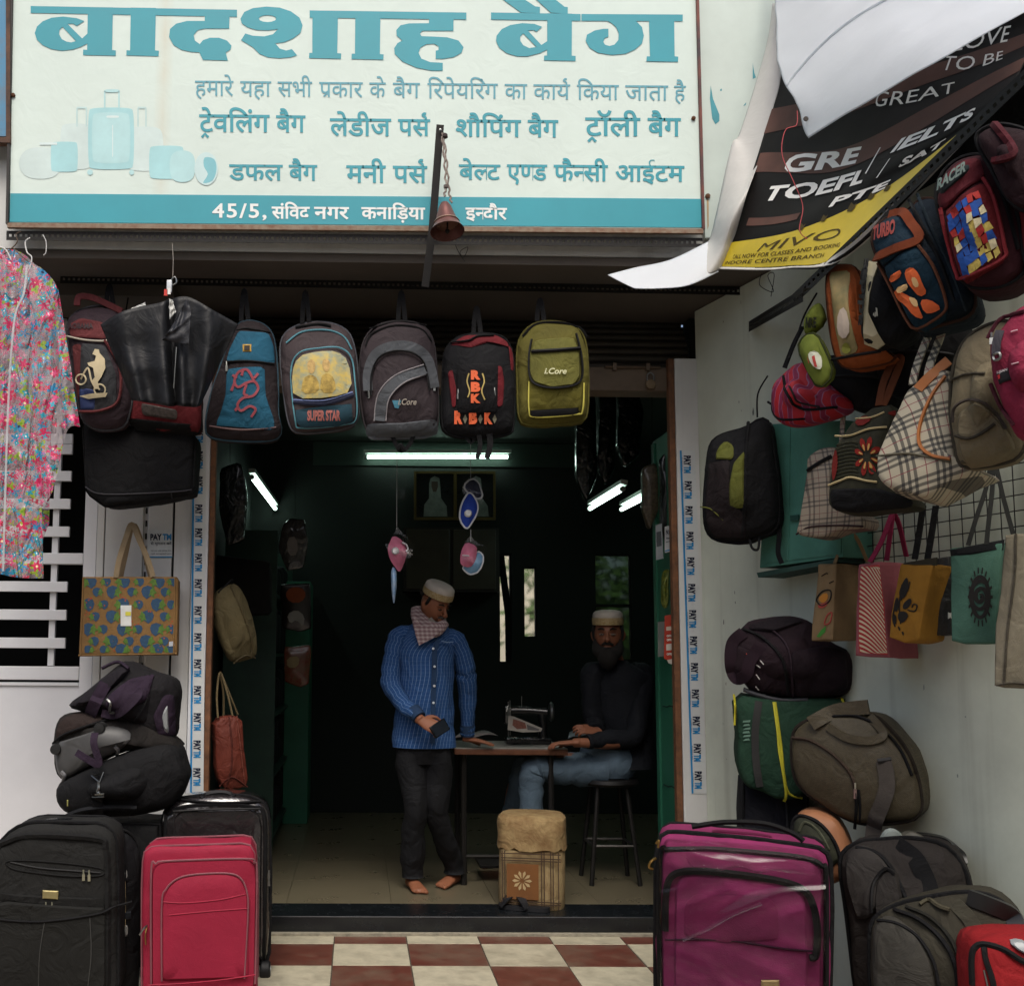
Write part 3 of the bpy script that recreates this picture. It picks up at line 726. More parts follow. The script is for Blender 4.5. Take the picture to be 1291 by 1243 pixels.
big = [[z1([(83, 36), (1241, 57), (1241, 97), (83, 75)])], [z1([(404, 42), (545, 44), (540, 283), (561, 285), (560, 315), (377, 311), (378, 281), (400, 282)])],
       [z1([(645, 45), (786, 47), (781, 285), (803, 287), (801, 318), (620, 313), (621, 284), (641, 285)])], [z1(BAO), z1(BAH)], [z1(DA)],
       [z2(SHA), z2(EL)], [z2([(418, 57), (1241, 68), (1241, 105), (418, 95)])], [z2([(433, 60), (567, 62), (563, 281), (584, 283), (582, 311), (415, 307), (416, 280), (432, 280)])],
       [z2([(658, 63), (790, 64), (787, 286), (807, 288), (805, 316), (638, 312), (639, 284), (656, 284)])], [z2(HA)],
       [z3([(88, 75), (608, 84), (608, 124), (88, 116)])], [z3([(613, 84), (1202, 87), (1202, 126), (613, 124)])], [z3(BA2), z3(BH2)],
       [z3([(415, 80), (558, 82), (557, 326), (580, 328), (579, 357), (395, 353), (397, 325), (414, 325)])],
       [z3([(95, -45), (215, -45), (345, 40), (372, 43), (372, 80), (262, 76)])], [z3([(300, -45), (405, -45), (515, 42), (534, 44), (534, 84), (435, 76)])],
       [z3(GA)], [z3([(1005, 90), (1152, 90), (1155, 330), (1176, 332), (1175, 362), (991, 359), (993, 330), (1012, 330)])]]
mbig = MB()
for i, P in enumerate(big):
    q = [[SF.xz(a_[0], a_[1], -.002) for a_ in pp] for pp in P]; v, f = tess(q); mbig.add(([Vector((p.x, -.002 - .00004 * i, p.y)) for p in v], f))
mbig.build('headline_lettering', TEAL, SB, smooth=False)
def word(mb, txt, x0, x1, yb, yt, bold, hl=None, y=-.002):
    v, f = text_geo(txt, bold); v, f = fit_text(v, f, x0, x1, yb, yt, 0, hl=HL if hl is None else hl, dy=.0085 * (x1 - x0))
    mesh_obj('printed_word', [SF.p(p.x, p.y, y) for p in v], f, mb, SB, smooth=False)
def yl(x, a_, b_, ya, yb): return ya + (yb - ya) * (x - a_) / (b_ - a_)
m1, m2, m4 = TEAL2, TEAL, WHT
for txt, x0, x1 in (('हमारे', 245.8, 294.4), ('यहा', 302.9, 342), ('सभी', 350, 393.6), (['प', ('rakar',), 'कार'], 402.5, 457.5), ('के', 465.7, 486.4), ('बैग', 495.3, 529.6), ('िरपेयिरंग', 538.8, 627.7), ('का', 636.2, 664.8), (['काय', ('reph',)], 672.5, 719), ('िकया', 727.4, 780.3), ('जाता', 788.3, 842.5), ('है', 850, 864.7)):
    yh = yl(x0, 245, 865, 102.2, 108.8); word(m1, txt, x0, x1, yh + 18.6, yh, .004)
for txt, x0, x1, yh, yb in ((['ट', ('rakar2',), 'ेविलंग'], 251, 340, 145, 166), ('बैग', 348, 385.2, 146.2, 166.6), ('लेडीज', 415.8, 493.3, 150, 171), (['पस', ('reph',)], 501.7, 542.4, 151, 171), ('शौिपंग', 574.8, 657, 151.5, 172), ('बैग', 665.3, 704, 152, 172.8), (['ट', ('rakar2',), 'ॉली'], 737.7, 807.4, 149, 171), ('बैग', 816.4, 858.6, 149.5, 171.5),
        ('डफल', 288.8, 356.5, 208, 227), ('बैग', 364, 400, 208.5, 227.3), ('मनी', 436.5, 486.4, 209.2, 230), (['पस', ('reph',)], 495.3, 538.8, 209.8, 230.3), (['बे', ('half', 'ल', .16), 'ट'], 578.4, 631, 208, 226.3), (['ए', ('half', 'ण', .16), 'ड'], 639, 690, 208, 227), (['फै', ('half', 'न', .16), 'सी'], 698, 766.5, 208.5, 228), ('आईटम', 776, 863, 209.2, 228.3)):
    word(m2, txt, x0, x1, yb, yh, .016)
for txt, x0, x1, yh, yb in (('संिवद', 342.5, 390.5, 261.3, 275.5), ('नगर', 396, 440, 261.6, 275.8), ('कनािड़या', 455.5, 536, 262, 276), (['इ', ('half', 'न', .16), 'दौर'], 586.8, 639.2, 262.6, 276.4)):
    word(m4, txt, x0, x1, yb, yh, .022, y=-.0048)
v, f = text_geo('45/5,', .02, space=1.15); v, f = fit_text(v, f, 267.6, 336, 278, 256.5, dy=.5); mesh_obj('printed_word', [SF.p(p.x, p.y, -.0048) for p in v], f, m4, SB, smooth=False)
word(m4, ',', 443, 446.5, 278, 272.5, .02, hl=.12)
# the faint printed picture of luggage
def rr(x0, y0, x1, y1, r=4): return [(p.x, p.y) for p in chaikin([Vector(q) for q in ((x0, y0 + r), (x0 + r, y0), (x1 - r, y0), (x1, y0 + r), (x1, y1 - r), (x1 - r, y1), (x0 + r, y1), (x0, y1 - r))], 2)]
def flat_print(polys, hexc, name='luggage_picture', y=-.0015):
    for P in polys:
        q = [[SF.xz(a_[0], a_[1], y) for a_ in P]]; v, f = tess(q); mesh_obj(name, [Vector((p.x, y, p.y)) for p in v], f, pm(hexc, rough=.5, var=.12, scale=6, bump=0), SB, smooth=False)
flat_print([rr(76, 156, 116, 214, 6), rr(158, 160, 206, 216, 8), rr(24, 186, 78, 226, 12)], '#cbdcd8')
flat_print([[(96, 138), (97, 135), (109, 135), (110, 138), (110, 160), (108, 160), (108, 137.5), (98, 137.5), (98, 160), (96, 160)], [(173, 138), (174, 135), (184, 135), (185, 138), (185, 160), (183, 160), (183, 137.5), (175, 137.5), (175, 160), (173, 160)]], '#bcd6d4', y=-.0018)
flat_print([rr(111, 136, 169, 214, 5), rr(64, 179, 98, 217, 3), rr(188, 184, 232, 226, 4)], '#a4d2d5', y=-.0019)
flat_print([rr(116, 142, 164, 206, 5), rr(131, 113, 151, 117, 2), [(131, 115), (133, 115), (133, 136), (131, 136)], [(149, 115), (151, 115), (151, 136), (149, 136)], rr(110, 214, 117, 221, 2), rr(163, 214, 169, 221, 2), rr(214, 190, 246, 230, 8)], '#b2d8d9', y=-.0022)
flat_print([rr(134, 146, 150, 149, 1), [(141.5, 158), (142.5, 158), (142.5, 198), (141.5, 198)], [(50, 180), (72, 180), (72, 183), (50, 183)]], '#d4e4e2', y=-.0025)
flat_print([[(p.x, p.y) for p in cr([Vector((260 + 15 * math.cos(k), 213 + 21 * math.sin(k))) for k in [i * .785 for i in range(8)]], 3, True)]], '#c6dedd', y=-.0026)
flat_print([[(p.x, p.y) for p in cr([Vector(q) for q in ((258, 199), (270, 201), (273, 214), (268, 228), (256, 231), (262, 220), (257, 210))], 3, True)]], '#7fbdc6', y=-.0028)
# edge of the next signboard at the far left
NF = Frame(onY(0, 180, 4.64)); t = empty('blue_signboard', NF.M, 'rusty corner of a blue signboard at the left edge', 'signboard')
slab('panel', NF, [(-220, -60), (7, -60), (8, 172), (-220, 170)], .03, pm('#4f86a8', rough=.6, var=.25, scale=6, hex2='#7a6243', edge=.33), t)
slab('frame', NF, [(7.4, -60), (12.5, -60), (12.5, 180), (-220, 178), (-220, 171), (7.4, 173)], .04, pm('#2c2624', rough=.7, var=.5, hex2='#65422c', scale=14), t, y=-.005)
# white board beside the sign
WF = Frame(onY(930, 300, 4.70)); t = empty('white_board', WF.M, 'weathered white sheet with teal paint marks beside the signboard', 'board')
slab('sheet', WF, [(879, -60), (1120, -60), (1120, 300), (889, 300)], .02, pm('#c6d2ca', rough=.45, var=.1, scale=3, bump=.1, bscale=30), t)
for P in ([(896, 108), (899, 125), (907, 145), (907, 153), (902, 157), (898, 150), (895, 125)], [(949, 80), (951, 92), (953, 98), (949, 100)], [(937, 134), (941, 129), (940, 133)], [(908, 113), (910, 112), (910, 115), (908, 115)]):
    q = [[WF.xz(a_[0], a_[1], -.001) for a_ in P]]; v, f = tess(q); mesh_obj('paint_mark', [Vector((p.x, -.001, p.y)) for p in v], f, pm('#4f9aa6', bump=0), t, smooth=False)
mesh_obj('screw', *g_lathe([(.002, -.012), (.012, -.008), (.012, 0)], 10, WF.p(892, 248, 0), 'Y'), pm('#5c3b26', rough=.8), t)
slab('rust_run', WF, [(891, 252), (893.5, 252), (893.5, 285), (892, 290)], .0004, pm('#b79a72'), t, y=-.0008)
# loose wires under the sign
def wire(label, pts, r=.0018, mat=BLACKIRON, name='wire', cat='wire'):
    p0 = pts[0]; t = WR(name, p0, label, cat); v, f = g_tube([p - p0 for p in cr(pts, 8)], r, 5); mesh_obj('strand', v, f, mat, t); return t
wire('loose black wire curl under the sign beside the iron post', [P3(p, 4.7) for p in ((572, 305), (583, 325), (590, 312), (580, 318), (586, 330))])
wire('thin loop of black wire below the hanging banner', [P3(p, 4.6) for p in ((960, 345), (958, 360), (975, 368), (968, 348), (976, 346), (972, 374))])

# ================================================================ BAGS HANGING UNDER THE SOFFIT
def zc(ox, oy, s): return lambda *a: (ox + a[0] / s, oy + a[1] / s) + tuple(a[2:])
Z5 = zc(240, 360, 2.4827); Z4 = zc(0, 290, 3.452); ZR = zc(870, 350, 3.066); Z2 = zc(870, 620, 2.824); Z3 = zc(800, 960, 2.629)
ZB = zc(840, 0, 2.862); ZL = zc(0, 640, 2.96); ZLB = zc(0, 970, 3.002); ZI = zc(240, 540, 2.39); ZM = zc(440, 540, 5.179); ZF = zc(300, 1000, 2.305)
def m_(Z, L): return [Z(*q) for q in L]
GB = 'backpacks hanging in a row over the entrance'
def hanger(B, px, py_top, py_bag, mat=BLK, w=.022):
    B.free([(px - 4, py_bag + 3, .05), (px - 3, (py_top + py_bag) / 2, .07), (px, py_top, .09), (px + 3, (py_top + py_bag) / 2, .07), (px + 5, py_bag + 3, .05)], 0, mat, 'hanging_loop', flat=(w, .004, (0, -1, 0)))
# blue dragon backpack
fr = Frame(onY(305, 480, 4.82), yaw=-4)
B = Bag('backpack', fr, m_(Z5, [(45, 440), (50, 380), (75, 290), (115, 180), (140, 115), (175, 98), (225, 108), (258, 140), (268, 200), (275, 300), (272, 400), (286, 440), (275, 478), (160, 482), (52, 470)]), .17, fab('#3d3134'), 'blue and brown backpack with a red dragon print, beside the black cape', 'backpack', GB, b=.03, r=.05)
BLU = fab('#2b86b0'); B.patch(m_(Z5, [(150, 135), (245, 140), (262, 185), (265, 238), (110, 235), (120, 195)]), BLU, .006, 'top_panel', 1)
B.patch(m_(Z5, [(113, 258), (232, 252), (235, 340), (262, 415), (262, 447), (75, 432), (92, 400), (110, 340)]), BLU, .006, 'front_panel', 1)
B.line(m_(Z5, [(106, 240), (180, 236), (262, 246)]), .006, ZIP); B.pull(*Z5(113, 238), 12); B.line(m_(Z5, [(145, 140), (180, 135), (250, 148)]), .005, ZIP)
B.patch(m_(Z5, [(163, 180), (191, 180), (191, 206), (163, 206)]), pm('#c79a3c', bump=0), .010, 'badge', 0); B.prints([m_(Z5, [(168, 185), (186, 185), (186, 201), (168, 201)])], pm('#2a2118'), 'badge_face', .013)
RD = pm('#93414a', bump=0)
for L_ in ([(200, 300), (178, 264), (150, 272), (138, 300), (150, 318), (175, 305), (200, 300), (212, 322), (196, 345), (165, 352), (148, 372), (158, 392), (185, 378), (204, 388), (190, 412)], [(140, 300), (128, 330)], [(165, 265), (160, 282)], [(200, 290), (212, 275)], [(175, 310), (168, 338), (180, 345)], [(145, 290), (132, 280)], [(150, 378), (140, 392)]):
    B.line(m_(Z5, L_), 0, RD, 'dragon_print', lift=.009, flat=(.012, .0012, (0, -1, 0)))
B.line(m_(Z5, [(60, 440), (160, 452), (268, 444)]), .004, pm('#6c5555'), 'piping'); B.seam(.005, pm('#2a4654')); hanger(B, 308, 366, 402)
# grey picture backpack
fr = Frame(onY(400, 480, 4.82))
B = Bag('backpack', fr, m_(Z5, [(275, 190), (290, 135), (350, 105), (430, 102), (490, 125), (512, 170), (525, 260), (532, 400), (500, 440), (330, 458), (305, 430), (290, 330)]), .18, fab('#6c5d60'), 'mauve grey backpack with a blurry yellow picture panel', 'backpack', GB, b=.03, r=.06)
B.patch(m_(Z5, [(308, 270), (335, 215), (400, 200), (465, 198), (500, 225), (515, 300), (520, 410), (480, 435), (350, 445), (328, 420)]), fab('#6c5d60'), .016, 'front_pocket', 2)
PICM = pm('#c9b160', rough=.5, var=0, bump=0, scale=22, hex2='#5f8a96', edge=.42)
B.prints([m_(Z5, [(315, 270), (335, 220), (400, 205), (460, 203), (495, 228), (508, 325), (440, 350), (322, 352)])], PICM, 'picture', .028, it=1)
B.prints([m_(Z5, [(365, 240), (380, 228), (392, 242), (390, 268), (378, 278), (368, 266)]), m_(Z5, [(412, 236), (426, 226), (438, 240), (436, 262), (426, 272), (414, 260)])], pm('#c9a86a', bump=0, var=.4, scale=50), 'picture', .030, it=1)
B.prints([m_(Z5, [(352, 290), (378, 276), (400, 292), (404, 335), (345, 338)]), m_(Z5, [(408, 285), (428, 272), (452, 290), (456, 335), (406, 335)])], pm('#b89c50', bump=0, var=.6, scale=40), 'picture', .0295, it=1)
B.line(m_(Z5, [(322, 365), (420, 370), (510, 342)]), .010, fab('#4a5278'), 'zip_flap', lift=.016); B.line(m_(Z5, [(322, 358), (420, 360), (508, 334)]), .004, pm('#7482b0'), 'zip', lift=.022)
B.prints([m_(Z5, [(328, 385), (505, 365), (508, 415), (460, 432), (345, 436), (330, 420)])], fab('#3c6f86', crease=0), 'lower_panel', .022)
B.text('SUPER STAR', *[Z5(366, 0)[0], Z5(470, 0)[0], Z5(0, 424)[1], Z5(0, 390)[1]], pm('#b06a62', bump=0), bold=.05, lift=.026); B.pull(*Z5(333, 368), 14)
TQ = pm('#5f9aa8', bump=0); B.line(m_(Z5, [(328, 420), (315, 270), (340, 212), (400, 197), (465, 195), (503, 225), (515, 300), (520, 410), (480, 435), (350, 446)]), .004, TQ, 'piping', closed=True, lift=.012)
B.line(m_(Z5, [(300, 180), (350, 145), (430, 140), (480, 160), (505, 200)]), .004, TQ, 'piping'); B.line(m_(Z5, [(330, 132), (400, 122), (440, 128)]), .009, BLK, 'top_zip'); B.seam(.005, pm('#51535a')); hanger(B, 385, 368, 405)
# brown and grey arched backpack
fr = Frame(onY(505, 480, 4.80))
B = Bag('backpack', fr, m_(Z5, [(530, 240), (540, 160), (580, 112), (650, 97), (720, 105), (762, 145), (775, 250), (782, 440), (740, 465), (570, 470), (545, 430), (532, 340)]), .20, fab('#55474d'), 'brown backpack with grey arches and grey base', 'backpack', GB, b=.035, r=.06)
GR = fab('#7a7f86'); B.patch(m_(Z5, [(550, 425), (665, 424), (778, 410), (782, 448), (740, 466), (565, 470), (549, 452)]), GR, .008, 'base_panel', 1)
B.line(m_(Z5, [(556, 330), (556, 270), (580, 215), (635, 190), (700, 195), (745, 235), (765, 320)]), 0, GR, 'arch_panel', lift=.008, flat=(.045, .012, (0, -1, 0)))
B.line(m_(Z5, [(566, 345), (568, 275), (592, 225), (640, 205), (695, 212), (732, 245), (750, 330)]), .005, ZIP, lift=.012); B.line(m_(Z5, [(556, 350), (552, 270), (575, 205), (640, 180), (705, 184), (755, 228), (772, 330)]), .004, ZIP, 'piping', lift=.010)
B.line(m_(Z5, [(592, 424), (605, 350), (655, 295), (735, 262)]), 0, GR, 'sash_panel', lift=.006, flat=(.05, .01, (0, -1, 0)))
B.line(m_(Z5, [(612, 424), (622, 355), (668, 305), (738, 278)]), .003, pm('#8f8a8c'), 'piping', lift=.012); B.line(m_(Z5, [(575, 424), (588, 340), (640, 282), (730, 248)]), .003, pm('#8f8a8c'), 'piping', lift=.012)
B.prints([m_(Z5, [(632, 358), (660, 358), (652, 382), (640, 380)])], pm('#4d8aa0'), 'logo', .006); B.text('i.Core', Z5(650, 0)[0], Z5(708, 0)[0], Z5(0, 374)[1], Z5(0, 354)[1], pm('#b0a79a', bump=0), bold=.02, shear=.25, lift=.007)
B.line(m_(Z5, [(548, 190), (570, 150), (640, 125), (720, 135), (755, 175)]), .005, ZIP, 'top_zip'); B.line(m_(Z5, [(560, 135), (650, 112), (740, 125)]), .004, ZIP, 'piping'); B.pull(*Z5(558, 318), 14); B.pull(*Z5(764, 300), 12)
B.free([Z5(632, 470, .05), Z5(645, 500, .05), Z5(660, 518, .05), Z5(685, 500, .05), Z5(700, 465, .05)], 0, BLK, 'dangling_strap', flat=(.02, .003, (0, -1, 0)))
B.free([Z5(650, 515, .05), Z5(658, 500, .04), Z5(668, 520, .05)], .012, BLK, 'knot'); B.seam(.005, pm('#2c2528')); hanger(B, 506, 368, 403)
# black and red backpack with letters
fr = Frame(onY(604, 485, 4.80))
B = Bag('backpack', fr, m_(Z5, [(792, 300), (795, 200), (820, 165), (860, 142), (960, 140), (1005, 165), (1020, 250), (1018, 420), (1010, 465), (800, 470), (788, 400)]), .17, fab('#1b1a20'), 'black and red backpack with orange letters printed on it', 'backpack', GB, b=.03, r=.05)
RE = fab('#a32430'); B.patch(m_(Z5, [(812, 175), (865, 145), (960, 143), (1000, 168), (1002, 185), (950, 165), (880, 188)]), RE, .006, 'shoulder_panel', 1)
B.line(m_(Z5, [(815, 178), (870, 172), (900, 158), (950, 155)]), .005, BLK, 'stripe', lift=.012); B.patch(m_(Z5, [(1000, 175), (1017, 190), (1019, 255), (1008, 260)]), RE, .004, 'side_panel', 1)
B.patch(m_(Z5, [(808, 265), (822, 255), (834, 320), (832, 375), (822, 376), (815, 320)]), RE, .006, 'side_panel', 1); B.patch(m_(Z5, [(962, 248), (978, 250), (985, 300), (980, 372), (962, 378)]), RE, .006, 'side_panel', 1)
B.patch(m_(Z5, [(835, 245), (965, 240), (962, 395), (838, 398)]), fab('#141318'), .010, 'front_pocket', 1); OR = pm('#e0663c', bump=0, var=.15)
for ch, yb, yt in (('R', 295, 265), ('B', 333, 302), ('K', 368, 339)): B.text(ch, Z5(878, 0)[0], Z5(908, 0)[0], Z5(0, yb)[1], Z5(0, yt)[1], OR, bold=.07, lift=.014, name='letter')
for ch, x0, x1 in (('R', 826, 852), ('B', 872, 898), ('K', 920, 946)): B.text(ch, Z5(x0, 0)[0], Z5(x1, 0)[0], Z5(0, 434)[1], Z5(0, 392)[1], OR, bold=.07, lift=.006, name='letter')
for x in (862, 910, 955): B.prints([m_(Z5, [(x, 400), (x + 7, 413), (x, 428), (x - 7, 413)])], pm('#6f6a58'), 'diamond', .006)
for L_ in ([(872, 275), (866, 300), (874, 330), (868, 350)], [(914, 275), (920, 300), (912, 330), (922, 358)]): B.line(m_(Z5, L_), 0, pm('#b5a05e'), 'flourish', lift=.014, flat=(.006, .001, (0, -1, 0)))
B.pull(*Z5(838, 325), 12); B.pull(*Z5(952, 320), 10); B.seam(.005, BLK); hanger(B, 601, 388, 418)
B.free([Z5(868, 465, .05), Z5(877, 487, .05), Z5(888, 465, .05)], 0, BLK, 'tab', flat=(.03, .004, (0, -1, 0)))
B.free([Z5(902, 462, .03), Z5(907, 500, .03), Z5(898, 542, .03)], 0, BLK, 'dangling_strap', flat=(.022, .003, (0, -1, 0))); B.free([Z5(936, 462, .03), Z5(938, 500, .03), Z5(928, 542, .03)], 0, BLK, 'dangling_strap', flat=(.028, .003, (0, -1, 0)))
# yellow backpack
fr = Frame(onY(698, 470, 4.80), yaw=3)
YE = fab('#8e8730')
B = Bag('backpack', fr, m_(Z5, [(1025, 200), (1035, 150), (1070, 112), (1120, 100), (1190, 108), (1240, 140), (1252, 250), (1250, 400), (1230, 422), (1060, 432), (1030, 415), (1027, 300)]), .17, YE, 'olive yellow backpack with a black bound flap, last in the row', 'backpack', GB, b=.03, r=.05)
B.patch(m_(Z5, [(1058, 330), (1062, 190), (1215, 170), (1232, 320), (1225, 395), (1075, 410), (1062, 385)]), fab('#8f8629'), .010, 'front_pocket', 1)
B.patch(m_(Z5, [(1062, 210), (1080, 165), (1205, 155), (1222, 200), (1225, 280), (1205, 310), (1130, 320), (1075, 302), (1062, 270)]), fab('#9c9840'), .022, 'flap', 1)
B.line(m_(Z5, [(1068, 168), (1060, 220), (1062, 280), (1080, 308), (1130, 320), (1200, 312), (1226, 285), (1224, 220), (1208, 150)]), .006, ZIP, 'binding', lift=.018)
B.line(m_(Z5, [(1068, 207), (1140, 203), (1220, 197)]), .009, ZIP, lift=.026); B.pull(*Z5(1072, 205), 10); B.line(m_(Z5, [(1040, 160), (1080, 122), (1150, 115), (1215, 130), (1242, 160)]), .006, ZIP, 'top_zip')
B.text('i.Core', Z5(1108, 0)[0], Z5(1178, 0)[0], Z5(0, 277)[1], Z5(0, 258)[1], pm('#d0d0a8', bump=0), bold=.02, shear=.25, lift=.03)
B.patch(m_(Z5, [(1062, 385), (1222, 376), (1220, 393), (1205, 400), (1075, 408), (1064, 400)]), ZIP, .014, 'mesh_band', 0); B.line(m_(Z5, [(1060, 300), (1060, 390), (1080, 412), (1205, 404), (1228, 390), (1232, 305)]), .004, pm('#c5bb55'), 'piping', lift=.010); B.seam(.005, YE); hanger(B, 681, 378, 402)
# red and grey backpack with the cyclist
fr = Frame(onY(122, 460, 4.84), roll=3)
B = Bag('backpack', fr, m_(Z4, [(275, 380), (330, 330), (420, 310), (500, 330), (555, 400), (575, 600), (560, 760), (525, 865), (350, 850), (320, 700), (285, 500)]), .18, fab('#5a4650'), 'faded red and grey backpack with a cream cyclist print, left of the cape', 'backpack', GB, b=.03, r=.06)
RA = fab('#9c4347'); B.patch(m_(Z4, [(285, 400), (340, 372), (440, 392), (470, 440), (455, 472), (300, 460)]), RA, .008, 'top_panel', 1)
B.patch(m_(Z4, [(305, 490), (350, 490), (345, 560), (335, 680), (330, 740), (318, 700)]), RA, .006, 'side_panel', 1); B.patch(m_(Z4, [(350, 490), (455, 500), (500, 620), (500, 740), (440, 790), (340, 790), (335, 680)]), fab('#56575c'), .008, 'front_panel', 1)
B.line(m_(Z4, [(290, 462), (360, 478), (440, 484), (475, 478)]), .005, pm('#b8b0a0'), 'piping', lift=.008); B.line(m_(Z4, [(455, 480), (520, 600), (515, 740), (440, 785), (345, 790)]), .007, RA, 'piping', lift=.010)
B.patch(m_(Z4, [(335, 680), (410, 690), (405, 775), (335, 775)]), pm('#27345e'), .012, 'blue_patch', 1); B.text('AOBAMA', Z4(296, 0)[0], Z4(405, 0)[0], Z4(0, 430)[1], Z4(0, 405)[1], pm('#33262b', bump=0), bold=.03, lift=.014)
CRM = pm('#cdbf9c', bump=0)
B.prints([m_(Z4, [(402, 540), (412, 518), (430, 520), (433, 535), (455, 560), (458, 600), (440, 640), (425, 660), (430, 690), (410, 690), (395, 660), (412, 640), (405, 600), (385, 590), (380, 578), (412, 570), (418, 548)])], CRM, 'cyclist_print', .018)
B.prints([m_(Z4, [(335, 715), (400, 708), (465, 705), (455, 722), (380, 730)])], CRM, 'cyclist_print', .018)
for cx, cy, rx in ((352, 650, 22), (434, 695, 24)): B.line([Z4(cx + rx * math.cos(k * .785), cy + rx * math.sin(k * .785)) for k in range(8)], 0, CRM, 'wheel_print', closed=True, lift=.016, flat=(.007, .001, (0, -1, 0)))
B.line(m_(Z4, [(352, 650), (382, 600), (400, 660), (434, 695)]), 0, CRM, 'frame_print', lift=.016, flat=(.008, .001, (0, -1, 0)))
B.free([Z4(335, 330, .02), Z4(345, 292, .03), Z4(400, 295, .04), Z4(470, 325, .04), Z4(530, 355, .04)], 0, RA, 'grab_handle', flat=(.03, .012, (0, -1, 0))); B.seam(.006, pm('#3a3a3e')); hanger(B, 138, 360, 385)
# red and black bag behind the cape
fr = Frame(onY(205, 500, 4.90))
B = Bag('backpack', fr, m_(Z4, [(550, 500), (600, 420), (800, 420), (860, 500), (875, 860), (850, 885), (570, 855), (548, 800)]), .14, fab('#9c2730'), 'red backpack with black base, half hidden behind the black cape', 'backpack', GB, b=.02, r=.04)
B.patch(m_(Z4, [(555, 812), (760, 835), (862, 842), (862, 878), (840, 884), (575, 858)]), BLK, .006, 'base_panel', 1); B.patch(m_(Z4, [(610, 750), (770, 780), (765, 822), (615, 800)]), pm('#4c4440', scale=60, var=.8), .010, 'mesh_pocket', 1); B.line(m_(Z4, [(560, 700), (556, 800), (580, 850)]), .006, BLK, 'piping'); B.seam(.006, BLK)
# big black bag under it
fr = Frame(onY(172, 580, 4.95), yaw=3)
B = Bag('garment_bag', fr, m_(Z4, [(355, 880), (360, 830), (560, 850), (830, 880), (845, 900), (832, 1140), (700, 1170), (455, 1203), (370, 1140)]), .2, fab('#16161a'), 'large plain black bag hanging below the cyclist backpack', 'bag', b=.01, r=.03, cap=.04)
B.line(m_(Z4, [(372, 1118), (455, 1150), (745, 1140), (832, 1130)]), .004, pm('#2c2b30'), 'piping'); B.line(m_(Z4, [(745, 1142), (748, 1170)]), .003, pm('#2c2b30'), 'seam'); B.seam(.005, BLK)
B.free([(150, 545, .1), (152, 480, .12), (158, 400, .14), (165, 358, .1)], .004, BLK, 'hanging_cord')
# black cape on a hanger
fr = Frame(onY(215, 430, 4.62))
def cloth(name, fr, top, bot, mat, parent, n=40, m=26, amp=.02, freq=9, ybase=0, thick=.003, seed=0, flare=None):
    """hanging cloth between a top and a bottom outline (same number of px points)"""
    T = cr([Vector(p) for p in top], 12); Bm = cr([Vector(p) for p in bot], 12); v = []; f = []; N = len(T)
    for j in range(m + 1):
        t = j / m
        for i in range(N):
            u = i / (N - 1); p = T[i].lerp(Bm[i], t)
            y = ybase + amp * (.35 + .65 * t) * math.sin(u * freq * 2 * math.pi * .5 + seed + 1.2 * math.sin(t * 2 + seed)) + .012 * noise.noise(Vector((u * 5 + seed, t * 4, 1)))
            if flare: y += flare * math.cos((u - .5) * math.pi) * -1
            v.append(fr.p(p.x, p.y, y))
    for j in range(m):
        for i in range(N - 1): f.append((j * N + i, j * N + i + 1, (j + 1) * N + i + 1, (j + 1) * N + i))
    o = mesh_obj(name, v, f, mat, parent)
    if thick:
        md = o.modifiers.new('solid', 'SOLIDIFY'); md.thickness = thick
    return o
VIN = pm('#101114', rough=.55, var=.2, bump=.05, spec=.35, crease=.25)
t = empty('rain_cape', fr.M, 'black shiny rain cape spread wide on a hanger', 'cape')
cloth('left_wing', fr, m_(Z4, [(437, 412), (540, 352), (700, 315), (742, 295)]), m_(Z4, [(575, 742), (640, 750), (740, 768), (775, 760)]), VIN, t, amp=.03, freq=5, flare=.06)
cloth('right_wing', fr, m_(Z4, [(742, 300), (820, 292), (930, 350), (1037, 410)]), m_(Z4, [(750, 760), (800, 768), (850, 770), (872, 765)]), VIN, t, amp=.03, freq=4, seed=2, flare=.06, ybase=.005)
cloth('back_edge', fr, m_(Z4, [(568, 345), (600, 330), (632, 315)]), m_(Z4, [(572, 348), (604, 340), (634, 334)]), pm('#b5b6b2', bump=0), t, amp=.004, freq=2, ybase=.03)
cloth('collar_flap', fr, m_(Z4, [(812, 300), (830, 345), (828, 400), (822, 500)]), m_(Z4, [(770, 380), (740, 430), (720, 460), (706, 480)]), pm('#1e1f24', rough=.5, spec=.4, crease=.2), t, amp=.01, freq=2, ybase=-.10)
cloth('lining', fr, m_(Z4, [(736, 300), (750, 305)]), m_(Z4, [(738, 390), (766, 355)]), pm('#c9c9c4', bump=0), t, amp=.001, freq=1, ybase=-.085)
mesh_obj('zip', *g_tube([fr.p(*Z4(768, 510), -.095), fr.p(*Z4(762, 600), -.10), fr.p(*Z4(756, 690), -.095)], .0022, 6), STEEL, t)
mesh_obj('clip', *g_box(-.012, .012, -.012, .012, 0, .06, b=.004), pm('#cfd3d6', rough=.2, coat=1, bump=0), t).location = fr.p(*Z4(737, 275), .02)
mesh_obj('hook_wire', *g_tube(cr([fr.p(*Z4(*q), .03) for q in ((740, 225), (760, 205), (768, 230), (745, 245), (748, 262))], 6), .0035, 6), STEEL, t)
mesh_obj('cord', *g_tube([fr.p(*Z4(750, 60), .03), fr.p(*Z4(754, 130), .03), fr.p(*Z4(752, 205), .03)], .0015, 5), pm('#9b958c'), t)
for k, (x, y) in enumerate(((755, 262), (742, 268))): mesh_obj('tag', *g_box(-.008, .008, -.001, .001, -.02, .01), pm('#c8443c' if k else '#e4e4e0', bump=0), t, smooth=False).location = fr.p(*Z4(x - 20, y), -.02)
